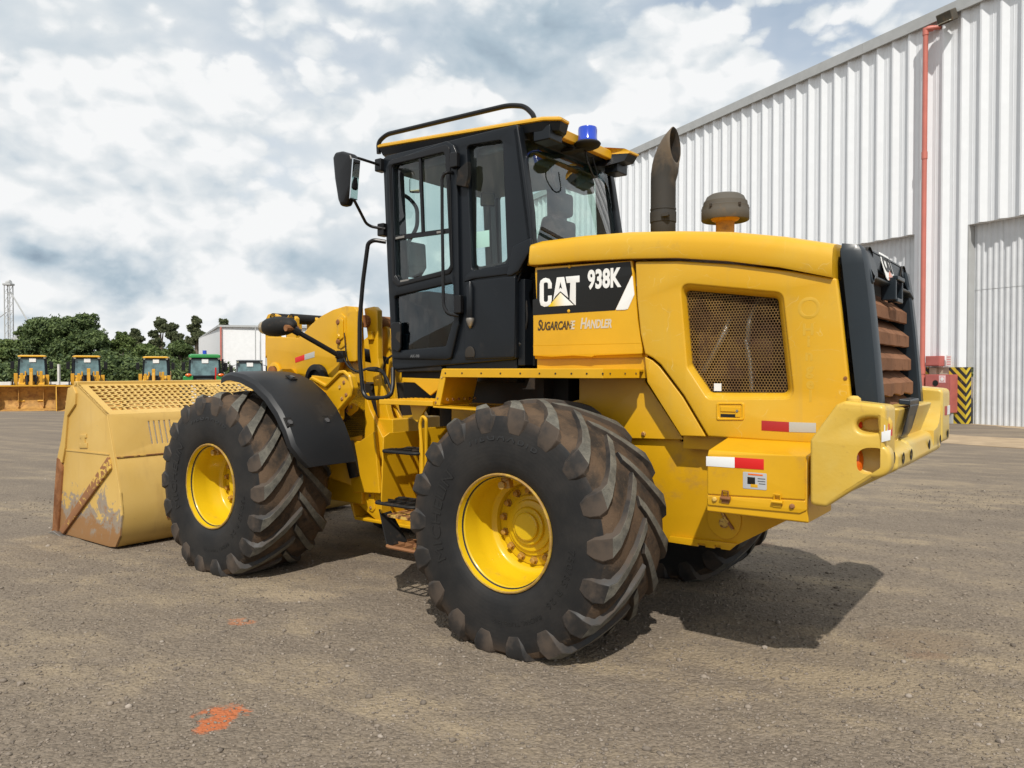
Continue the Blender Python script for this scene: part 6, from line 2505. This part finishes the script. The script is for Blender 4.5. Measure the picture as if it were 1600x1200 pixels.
def far_cab(root, z0, z1, y0, y1, wb, wt, frame, roofm, roof_th=.12):
    """cab seen from the front: posts, glass, roof"""
    mb = MB()
    for s in (1, -1):
        mb.bar((s * wb, y0, z0), (s * wt, y0 + .12, z1), .10, .10)
        mb.bar((s * wb, y1, z0), (s * wt, y1 - .05, z1), .12, .12)
    mb.bx(-wb, wb, y0 - .03, y0 + .05, z0 - .05, z0 + .06)
    mb.bx(-wt, wt, y0 + .06, y0 + .18, z1 - .10, z1)
    mb.bx(-wb, wb, y1 - .1, y1, z0, z0 + .55)
    mb.bx(-wb, wb, y0, y1, z0 - .4, z0)
    c = mb.build('cab', frame, root, bevel=.02)
    mb = MB()
    mb.add([(-wb + .03, y0 + .0, z0), (wb - .03, y0 + .0, z0), (wt - .03, y0 + .12, z1 - .05), (-wt + .03, y0 + .12, z1 - .05)], [(0, 1, 2, 3)])
    mb.build('windscreen', 'screen_glass', c)
    mb = MB()
    for s in (1, -1):
        mb.add([(s * wb, y0 + .03, z0), (s * wb, y1 - .03, z0), (s * wt, y1 - .08, z1 - .05), (s * wt, y0 + .15, z1 - .05)], [(0, 1, 2, 3)])
    build_each(mb, 'side_glass', 'screen_glass', c)
    mb = MB()
    mb.loft([[(x, y, z1) for x, y in rounded([(-wt - .08, y0 - .05), (wt + .08, y0 - .05), (wt + .08, y1 + .1), (-wt - .08, y1 + .1)], .12)],
             [(x, y, z1 + roof_th * .7) for x, y in rounded([(-wt - .08, y0 - .05), (wt + .08, y0 - .05), (wt + .08, y1 + .1), (-wt - .08, y1 + .1)], .12)],
             [(x, y, z1 + roof_th) for x, y in rounded([(-wt + .05, y0 + .1), (wt - .05, y0 + .1), (wt - .05, y1 - .05), (-wt + .05, y1 - .05)], .12)]])
    mb.build('roof', roofm, root, bevel=.02)
    mb = MB()
    mb.bx(-.16, .20, y0 + .04, y0 + .05, z1 - .32, z1 - .08)
    mb.build('paper_notice', 'decal_white', c)
    for s in (1, -1):
        mb = MB()
        mb.lathe([(.06, 0), (.07, .08), (0, .08)], (s * (wt - .02), y0 - .10, z1 - .05), 'y', 12)
        mb.build('headlight', 'lamp_glass', c)
        mb = MB()
        mb.bar((s * wt, y0, z1 - .2), (s * (wt + .35), y0 - .05, z1 - .3), .03, .03)
        mb.bx(s * (wt + .25), s * (wt + .45), y0 - .10, y0 - .04, z1 - .75, z1 - .3)
        mb.build('mirror', 'black_tube', c, bevel=.02)
    # seat behind the glass
    MB().bx(-.28, .28, (y0 + y1) / 2, (y0 + y1) / 2 + .15, z0 + .1, z0 + .95).build('driver_seat', 'seat_cloth', c, bevel=.04)
    return c


def yard_loader(label, x, Y, rz=0.0, bw=1.75):
    rz += -math.atan2(x, Y)
    root = thing('parked_loader', label, 'wheel loader', (x, Y, float(gz(x, Y))), rz, 'yellow wheel loaders parked in a row at the far side of the yard')
    # y runs away from the camera: bucket first
    mb = MB()
    prof = [(.0, .0), (.55, .02), (.98, .10), (1.2, .40), (1.22, .75), (1.05, 1.15), (.72, 1.45), (.66, 1.48)]
    mb.loft([[(xx, y, z) for y, z in prof] + [(xx, y + .03, z + .03) for y, z in prof[::-1]] for xx in (-bw, bw)])
    bk_ = mb.build('bucket', 'bucket_inside', root, smooth=50)
    for s in (-1, 1):
        mb = MB()
        mb.prism([(s * bw, y, z) for y, z in [(0, 0), (.10, .35), (.55, 1.42), (.72, 1.46)] + prof[::-1][2:-1]], (-s * .04, 0, 0))
        mb.build('bucket_cheek', 'yard_yellow', bk_)
    for xx in (-bw * .36, bw * .34):
        mb = MB()
        mb.prism([(xx, y, z) for y, z in prof[2:-1]] + [(xx, .80, 1.3), (xx, 1.0, .75), (xx, .98, .42), (xx, .8, .22)], (.04, 0, 0))
        mb.build('bucket_rib', 'bucket_inside', bk_)
    MB().bx(-bw, bw, .62, .74, 1.44, 1.52).build('bucket_lip', 'yard_yellow', bk_)
    for s in (-1, 1):
        mb = MB()
        p = [(s * .5, 1.2, .5), (s * .5, 1.9, 1.5), (s * .5, 2.9, 2.05)]
        for i in range(2):
            mb.bar(p[i], p[i + 1], .12, .36, (1, 0, 0))
        mb.build('lift_arm', 'yard_yellow', root, bevel=.02)
        MB().bx(s * .42, s * .58, 2.0, 2.2, 1.35, 2.28 + .06 * s).build('arm_plate', 'yard_yellow', root, bevel=.02)
        MB().bx(s * .28, s * .36, 2.3, 2.4, 1.35, 2.34).build('arm_plate', 'yard_yellow', root, bevel=.02)
        MB().bx(s * .72, s * .92, 2.4, 2.6, 1.35, 2.16 - .05 * s).build('fender_bracket', 'yard_yellow', root, bevel=.02)
        MB().cyl((s * .22, 1.7, 1.5), (s * .30, 2.6, 2.22), .06, seg=10).build('hose', 'rubber_part', root)
    mb = MB()
    mb.bx(-.09, .09, 1.5, 1.75, 1.5, 2.52)
    mb.bx(-.14, .14, 1.7, 2.2, 1.3, 1.7)
    mb.bar((0, 1.3, 1.2), (0, 1.6, 2.45), .16, .12)
    mb.build('tilt_lever', 'yard_yellow', root, bevel=.02)
    MB().bx(-.55, .55, 1.9, 6.6, .8, 1.55).build('chassis', 'yard_yellow', root, bevel=.03)
    MB().bx(-.75, .75, 4.9, 6.9, 1.4, 2.4).build('engine_hood', 'yard_yellow', root, bevel=.08)
    MB().lathe([(.08, 2.4), (.08, 3.1), (.06, 3.1)], (.1, 5.3, 0), 'z', 12).build('exhaust_pipe', 'dusty_grey', root)
    far_cab(root, 2.05, 3.22, 3.35, 4.7, .74, .68, 'cab_black', 'roof_yellow')
    far_wheels(root, .74, .58, 1.02, (2.5, 5.5), 'yard_yellow')
    for s in (1, -1):
        mb = MB()
        for k in range(7):
            a0, a1 = R(20 + 20 * k), R(40 + 20 * k)
            mb.bar((s * 1.0, 2.5 - .82 * math.cos(a0), .74 + .82 * math.sin(a0)), (s * 1.0, 2.5 - .82 * math.cos(a1), .74 + .82 * math.sin(a1)), .62, .04, (1, 0, 0))
        mb.build('fender', 'fender_plastic', root)
    return root


yard_loader('yellow loader at the left end of the far row, wide bucket in full view', at(47, 45), 45, R(-2), 1.80)
yard_loader('yellow loader second in the far row, half hidden by the mesh topped bucket', at(141, 45.5), 45.5, R(3), 1.75)
yard_loader('yellow loader third in the far row, next to the green machine', at(237, 46.5), 46.5, R(-4), 1.70)

gt_ = thing('green_tractor', 'green tractor with orange lamps and blue beacon parked in the far row', 'tractor', (at(320, 43.5), 43.5, float(gz(at(321, 43.5), 43.5))), -math.atan2(at(320, 43.5), 43.5))
far_cab(gt_, 1.98, 3.08, 2.0, 3.4, .84, .80, 'cab_black', 'tractor_green', .22)
far_wheels(gt_, .85, .55, 1.05, (.2, 2.9), 'yard_yellow')
for s in (1, -1):
    MB().bx(s * .62, s * 1.18, 1.6, 2.3, 1.62, 2.02).build('fender', 'tractor_green', gt_, bevel=.06)
    mb = MB()
    mb.lathe([(0, -.05), (.09, -.04), (.12, .03), (0, .06)], (0, 0, 0), 'y', 14)
    mb.v = [(s * .88 + a * 1.5, 1.58 + b, 2.06 + c * .8) for a, b, c in mb.v]
    mb.build('turn_signal', 'orange_lens', gt_, smooth=60)
mb = MB()
mb.loft([[(-.42, -.4, .9), (.42, -.4, .9), (.42, -.4, 1.65), (-.42, -.4, 1.65)], [(-.48, 1.9, .9), (.48, 1.9, .9), (.48, 1.9, 1.90), (-.48, 1.9, 1.90)]])
mb.build('engine_hood', 'decal_black', gt_, bevel=.06)
MB().cyl((.98, 1.7, 1.6), (.98, 1.7, 3.0), .06, seg=10).build('exhaust_pipe', 'black_tube', gt_)
MB().cyl((.60, 1.75, 1.4), (.60, 1.75, 2.5), .05, seg=10).build('marker_pole', 'red_lens', gt_)
MB().cyl((.0, 2.5, 3.28), (.0, 2.5, 3.52), .12, seg=14).build('beacon', 'blue_lens', gt_, smooth=50)

gy = thing('grey_machine', 'dark grey cab machine parked at the right end of the far row', 'farm machine', (at(390, 44), 44, float(gz(at(391, 44), 44))), -math.atan2(at(390, 44), 44))
far_cab(gy, 1.9, 2.90, 2.0, 3.3, .74, .68, 'machine_grey', 'machine_grey', .08)
far_wheels(gy, .8, .5, .95, (.3, 2.8), 'machine_grey')
MB().bx(-.6, .6, -.3, 2.0, .7, 1.5).build('engine_hood', 'machine_grey', gy, bevel=.08)

# low white boundary wall and a thin post in front of it
mb = MB()
YW = 63.0
pw_ = thing('boundary_wall', 'low whitewashed boundary wall behind the row of parked machines', 'wall', (0, YW, 0))
xw0, xw1 = at(-60, YW), at(470, YW)
nb_ = 14
for i in range(nb_):
    a = xw0 + (xw1 - xw0) * i / nb_
    b = xw0 + (xw1 - xw0) * (i + 1) / nb_
    MB().bx(a, b - .03, -.1, .1, -1.6, zat(596.6, YW)).build('wall_bay', 'wall_white', pw_)
    MB().bx(a - .12, a + .12, -.16, .16, -1.6, zat(596.2, YW)).build('pier', 'wall_white', pw_)
px_ = at(92, 60)
o = MB().bx(px_ - .06, px_ + .06, 59.9, 60.1, -1.4, zat(569, 60)).build('post', 'wall_white')
tag(o, 'thin pale post standing between the two leftmost parked loaders', 'post')
# white hall beyond
wl_ = thing('storage_hall', 'plain white storage hall standing beyond the trees and parked machines', 'hall', (0, 0, 0))
zt_h = zat(511, 85)
A_, B_, C_ = Vector((at(347, 85), 85, -1.6)), Vector((at(313, 118), 118, -1.6)), Vector((at(520, 88), 88, -1.6))
D_ = C_ + (B_ - A_)


def wall_quad(name, p, q, z, m, parent):
    mb = MB()
    t = (q - p).normalized()
    n = Vector((-t.y, t.x, 0)) * .2
    mb.prism([p, q, q + Vector((0, 0, z + 1.6)), p + Vector((0, 0, z + 1.6))], n)
    return mb.build(name, m, parent)


wall_quad('wall', A_, C_, zt_h, 'far_white', wl_)
wall_quad('wall', A_, B_, zt_h, 'far_white', wl_)
wall_quad('wall', B_, D_, zt_h, 'far_white', wl_)
wall_quad('wall', C_, D_, zt_h, 'far_white', wl_)
mb = MB()
mb.prism([A_ + Vector((-.3, -.3, zt_h + 1.6)), C_ + Vector((.3, -.3, zt_h + 1.6)), D_ + Vector((.3, .3, zt_h + 1.6)), B_ + Vector((-.3, .3, zt_h + 1.6))], (0, 0, .22))
mb.build('roof', 'grey_trim', wl_)
for u, m, w in ((346, 'red_pvc', .10), (400, 'grey_trim', .06), (408, 'grey_trim', .06)):
    x = at(u, 84.8)
    MB().cyl((x, 84.7, -1.4), (x, 84.7, zt_h), w, seg=8).build('rain_pipe', m, wl_)
(x0_, x1_) = at(352, 84.8), at(364, 84.8)
f_ = MB().bx(x0_, x1_, 84.75, 84.95, zat(593, 85) - 1.0, zat(577, 85)).build('door', 'grey_trim', wl_)
MB().bx(x0_ - .1, x1_ + .1, 84.70, 84.76, zat(577, 85), zat(577, 85) + .15).build('door_hood', 'grey_trim', f_)
# grey shed and the grain elevator
sh_ = thing('grey_shed', 'small grey gabled shed half hidden behind trees near the elevator tower', 'shed', (0, 0, 0))
Yd = 150
x0_, x1_ = at(17, Yd), at(52, Yd)
MB().bx(x0_, x1_, Yd, Yd + 10, -2, zat(533, Yd)).build('wall', 'grey_trim', sh_)
mb = MB()
mb.prism([(x0_ - .4, Yd - .3, zat(534, Yd)), (x1_ + .4, Yd - .3, zat(534, Yd)), ((x0_ + x1_) / 2, Yd - .3, zat(519, Yd))], (0, 10.6, 0))
mb.build('roof', 'machine_grey' if False else 'grey_trim', sh_)
Ye = 190
et = thing('elevator_tower', 'tall slim lattice grain elevator tower with slanting spout at far left', 'elevator tower', (at(15, Ye), Ye, -2))
hz = zat(446, Ye) + 2
w_ = .65
mb = MB()
for sx in (-1, 1):
    for sy in (-1, 1):
        mb.bx(sx * w_ - .09, sx * w_ + .09, sy * w_ - .09, sy * w_ + .09, 0, hz)
build_each(mb, 'leg', 'grey_trim', et)
mb = MB()
n = 12
for i in range(n):
    z0, z1 = hz * i / n, hz * (i + 1) / n
    for sy in (-1, 1):
        mb.bar((-w_, sy * w_, z0), (w_, sy * w_, z1), .08, .08)
        mb.bar((-w_, sy * w_, z1), (w_, sy * w_, z1), .10, .10)
br_ = mb.build('brace', 'grey_trim', et)
br_['kind'] = 'stuff'
mb = MB()
mb.bx(-1.0, 1.0, -.9, .9, hz, hz + .5)
mb.cyl((-.5, 0, hz + .5), (.6, 0, hz + .9), .55, seg=12)
mb.build('head_house', 'grey_trim', et, bevel=.1)
mb = MB()
mb.cyl((.4, 0, hz - 1.5), (at(48, Ye) - at(15, Ye), 0, zat(508, Ye) + 2), .17, seg=8)
mb.cyl((-.6, 0, zat(488, Ye) + 2), (-3.2, 0, zat(500, Ye) + 2), .12, seg=8)
build_each(mb, 'spout', 'grey_trim', et)


# ------------------------------------------------------------------ trees
def leaf_look(col_a, col_b):
    def f(t, b, co):
        n = t.noise(co, .9, 4, .6)
        rnd = t.node('ShaderNodeNewGeometry').outputs['Random Per Island']
        c = t.mix(t.ramp(t.math('ADD', t.math('MULTIPLY', n, .6), t.math('MULTIPLY', rnd, .5)), .25, .75), col_a, col_b)
        t.set(b.inputs['Base Color'], c)
        b.inputs['Roughness'].default_value = .6
        tr = t.node('ShaderNodeBsdfTranslucent', ins={0: c})
        mx = t.node('ShaderNodeMixShader', ins={0: .28})
        t.l.new(b.outputs[0], mx.inputs[1])
        t.l.new(tr.outputs[0], mx.inputs[2])
        t.l.new(mx.outputs[0], t.n['Material Output'].inputs[0])
    return f


mat('leaf_dark', (.04, .07, .02), .6, spec=.3, build=leaf_look((0.034, 0.062, 0.022), (0.140, 0.190, 0.065)))
mat('leaf_mid', (.06, .1, .03), .6, spec=.3, build=leaf_look((0.052, 0.090, 0.026), (0.165, 0.215, 0.065)))
mat('leaf_gum', (.06, .08, .04), .6, spec=.3, build=leaf_look((0.055, 0.076, 0.038), (0.170, 0.190, 0.095)))
mat('bark', (0.16, 0.13, 0.10), .9, var=.3)


def leaf_cloud(name, blobs, n, size, material, parent, flat=.75, seed=1):
    """leaf clumps spread through overlapping rounded masses (cx, cy, cz, rx, ry, rz)"""
    g = np.random.default_rng(seed)
    B = np.array(blobs, float)
    vol = (B[:, 3] * B[:, 4] * B[:, 5]) ** .5
    idx = g.choice(len(B), n, p=vol / vol.sum())
    d = g.normal(size=(n, 3))
    d /= np.linalg.norm(d, axis=1)[:, None]
    # twig groups: pull directions towards a limited number of sprays
    sp = g.normal(size=(len(B) * 46, 3))
    sp /= np.linalg.norm(sp, axis=1)[:, None]
    pick = sp[g.integers(0, 46, n) + idx * 46]
    d = d * .42 + pick
    d /= np.linalg.norm(d, axis=1)[:, None]
    rad = .62 + .46 * g.random(n) ** .8
    rad *= 1 + .22 * np.sin(pick[:, 0] * 9 + pick[:, 1] * 7 + idx)
    P = B[idx, :3] + d * B[idx, 3:] * rad[:, None]
    nn = d + g.normal(size=(n, 3)) * .7 + np.array([0, 0, .35])
    nn /= np.linalg.norm(nn, axis=1)[:, None]
    t = np.cross(nn, g.normal(size=(n, 3)))
    t /= np.linalg.norm(t, axis=1)[:, None]
    u = np.cross(nn, t)
    s = size * (.55 + .9 * g.random((n, 1)))
    c = [P + t * s, P + u * s * flat * .6, P - t * s, P - u * s * flat * .6]
    V = np.stack(c, 1).reshape(-1, 3)
    me = bpy.data.meshes.new(name)
    me.vertices.add(len(V))
    me.vertices.foreach_set('co', V.ravel())
    me.loops.add(4 * n)
    me.loops.foreach_set('vertex_index', np.arange(4 * n))
    me.polygons.add(n)
    me.polygons.foreach_set('loop_start', np.arange(0, 4 * n, 4))
    me.materials.append(MATS[material])
    me.update(calc_edges=True)
    return link(name, me, parent)


def tree(name, label, u, v_top, half, Y, material, seed, airy=False, n=9000, v_low=585):
    rs = random.Random(seed)
    x, z0 = at(u, Y), float(gz(at(u, Y), Y)) - .3
    root = thing(name, label, 'tree', (x, Y, z0), 0, 'trees along the far edge of the yard')
    top = zat(v_top, Y) - z0
    w = half / F_PX * Y
    low = max(.6, zat(v_low, Y) - z0)
    blobs = []
    mb = MB()
    tr = .035 * top
    mb.tube([(0, 0, 0), (.1, 0, low * .6), (rs.uniform(-.2, .2), 0, low + (top - low) * .35), (rs.uniform(-.3, .3), 0, top * .8)], [tr, tr * .85, tr * .6, tr * .25], 9)
    if airy:
        for i in range(5):                 # a few limbs, each with its own head of twigs
            lx, lz = rs.uniform(-.62, .62) * w, low + (top - low) * rs.uniform(.50, .86)
            lr = w * rs.uniform(.28, .46)
            if i == 0:
                lx, lz = rs.uniform(-.2, .2) * w, top - lr * .75
            mb.tube([(lx * .05, 0, low + (top - low) * .15), (lx * .5, 0, lz * .80), (lx * .9, 0, lz)], [tr * .5, tr * .3, tr * .1], 6)
            for j in range(26):
                v = Vector((rs.gauss(0, 1), rs.gauss(0, 1), rs.gauss(0, 1))).normalized() * rs.uniform(.45, 1.08)
                r = lr * rs.uniform(.16, .32)
                blobs.append((lx + v.x * lr, v.y * lr, lz + v.z * lr * .85, r * 1.3, r, r * .8))
        for i in range(2):
            blobs.append((rs.uniform(-.7, .7) * w, rs.uniform(-.3, .3) * w, low + (top - low) * rs.uniform(.0, .45), w * .40, w * .4, (top - low) * .17))
    else:
        m = 15
        for i in range(m):
            f = rs.random()
            ang = rs.uniform(0, 6.28)
            hz = low + (top - low) * (.10 + .74 * f)
            reach = w * .70 * math.sqrt(max(.12, 1 - (2 * (f - .42)) ** 2 * .8))
            r = w * rs.uniform(.28, .46)
            blobs.append((reach * math.cos(ang), reach * math.sin(ang) * .8, hz, r, r, min(r * .72, (top - low) * .26)))
        for i in range(4):
            blobs.append((rs.uniform(-.45, .45) * w, rs.uniform(-.3, .3) * w, top - (top - low) * rs.uniform(.10, .22), w * .34, w * .3, (top - low) * .13))
        for i in range(110):               # twigs that break the outline
            bx, by, bz, br, _, bh = blobs[rs.randrange(19)]
            v = Vector((rs.gauss(0, 1), rs.gauss(0, 1), rs.gauss(0, 1) + .4)).normalized() * rs.uniform(.85, 1.22)
            r = br * rs.uniform(.14, .30)
            blobs.append((bx + v.x * br, by + v.y * br, bz + v.z * bh, r * 1.2, r, r * .8))
        for k in range(5):
            a = rs.uniform(-1, 1)
            mb.tube([(0, 0, low * .9), (a * w * .35, rs.uniform(-.3, .3), low + (top - low) * .35), (a * w * .7, 0, low + (top - low) * .6)], [tr * .5, tr * .3, tr * .12], 6)
    mb.build('trunk', 'bark', root)
    leaf_cloud('crown', blobs, int(n * 2.6), .0021 * Y, material, root, seed=seed)
    return root


tree('broad_tree', 'largest broad dark green tree rising behind the two left parked loaders', 97, 492, 62, 82, 'leaf_dark', 3, n=15000)
tree('broad_tree', 'dark rounded tree leaning on the right flank of the largest tree', 148, 516, 34, 80, 'leaf_dark', 4, n=9000)
tree('broad_tree', 'dark leafy tree on the left flank of the largest tree by the grey shed', 52, 508, 30, 84, 'leaf_dark', 5, n=8000)
tree('broad_tree', 'pale green low tree below the elevator tower at the left edge', 8, 532, 28, 80, 'leaf_mid', 6, n=7000)
tree('broad_tree', 'mid green tree behind the gap between second and third parked loader', 192, 522, 24, 82, 'leaf_mid', 8, n=7000)
tree('gum_tree', 'slim gum tree with open crown just left of the tallest gums', 212, 514, 22, 84, 'leaf_gum', 9, airy=True, n=5200)
tree('gum_tree', 'tall open crowned gum tree behind the third parked loader', 250, 498, 22, 86, 'leaf_gum', 10, airy=True, n=6000)
tree('gum_tree', 'dark tall gum tree between the third loader and the green tractor', 268, 505, 20, 83, 'leaf_gum', 11, airy=True, n=6500)
tree('gum_tree', 'tall gum tree with flat topped crown beside the white hall', 308, 496, 26, 128, 'leaf_gum', 12, airy=True, n=7000)
tree('gum_tree', 'distant gum top peeping over the roof of the white hall', 352, 500, 22, 135, 'leaf_gum', 13, airy=True, n=4000)
tree('broad_tree', 'bushy green tree filling in behind the third loader cab', 236, 540, 34, 78, 'leaf_mid', 14, n=9000)
tree('broad_tree', 'dark bushy tree standing behind the green tractor', 282, 533, 24, 80, 'leaf_dark', 15, n=9000)
tree('broad_tree', 'bright green shrubby tree behind the thin pale post', 92, 566, 18, 70, 'leaf_mid', 16, n=4500)
bl = []
rs = random.Random(5)
for i in range(44):
    u = -60 + 400 * i / 43
    Y = 70 + rs.uniform(-2, 4)
    bl.append((at(u, Y), Y, zat(rs.uniform(580, 592), Y), 1.4, 1.2, rs.uniform(.9, 1.9)))
u_ = leaf_cloud('undergrowth', bl, 40000, .18, 'leaf_dark', None, seed=21)
u_['kind'] = 'stuff'
# a hedge of far woodland that closes the horizon behind everything
bl = []
for i in range(120):
    u = -900 + 3400 * i / 119
    Y = 240 + rs.uniform(-10, 10)
    bl.append((at(u, Y), Y, rs.uniform(-2, 4), 9, 7, rs.uniform(3.5, 6.5)))
u_ = leaf_cloud('far_woodland', bl, 30000, 1.1, 'leaf_gum', None, seed=22)
u_['kind'] = 'stuff'
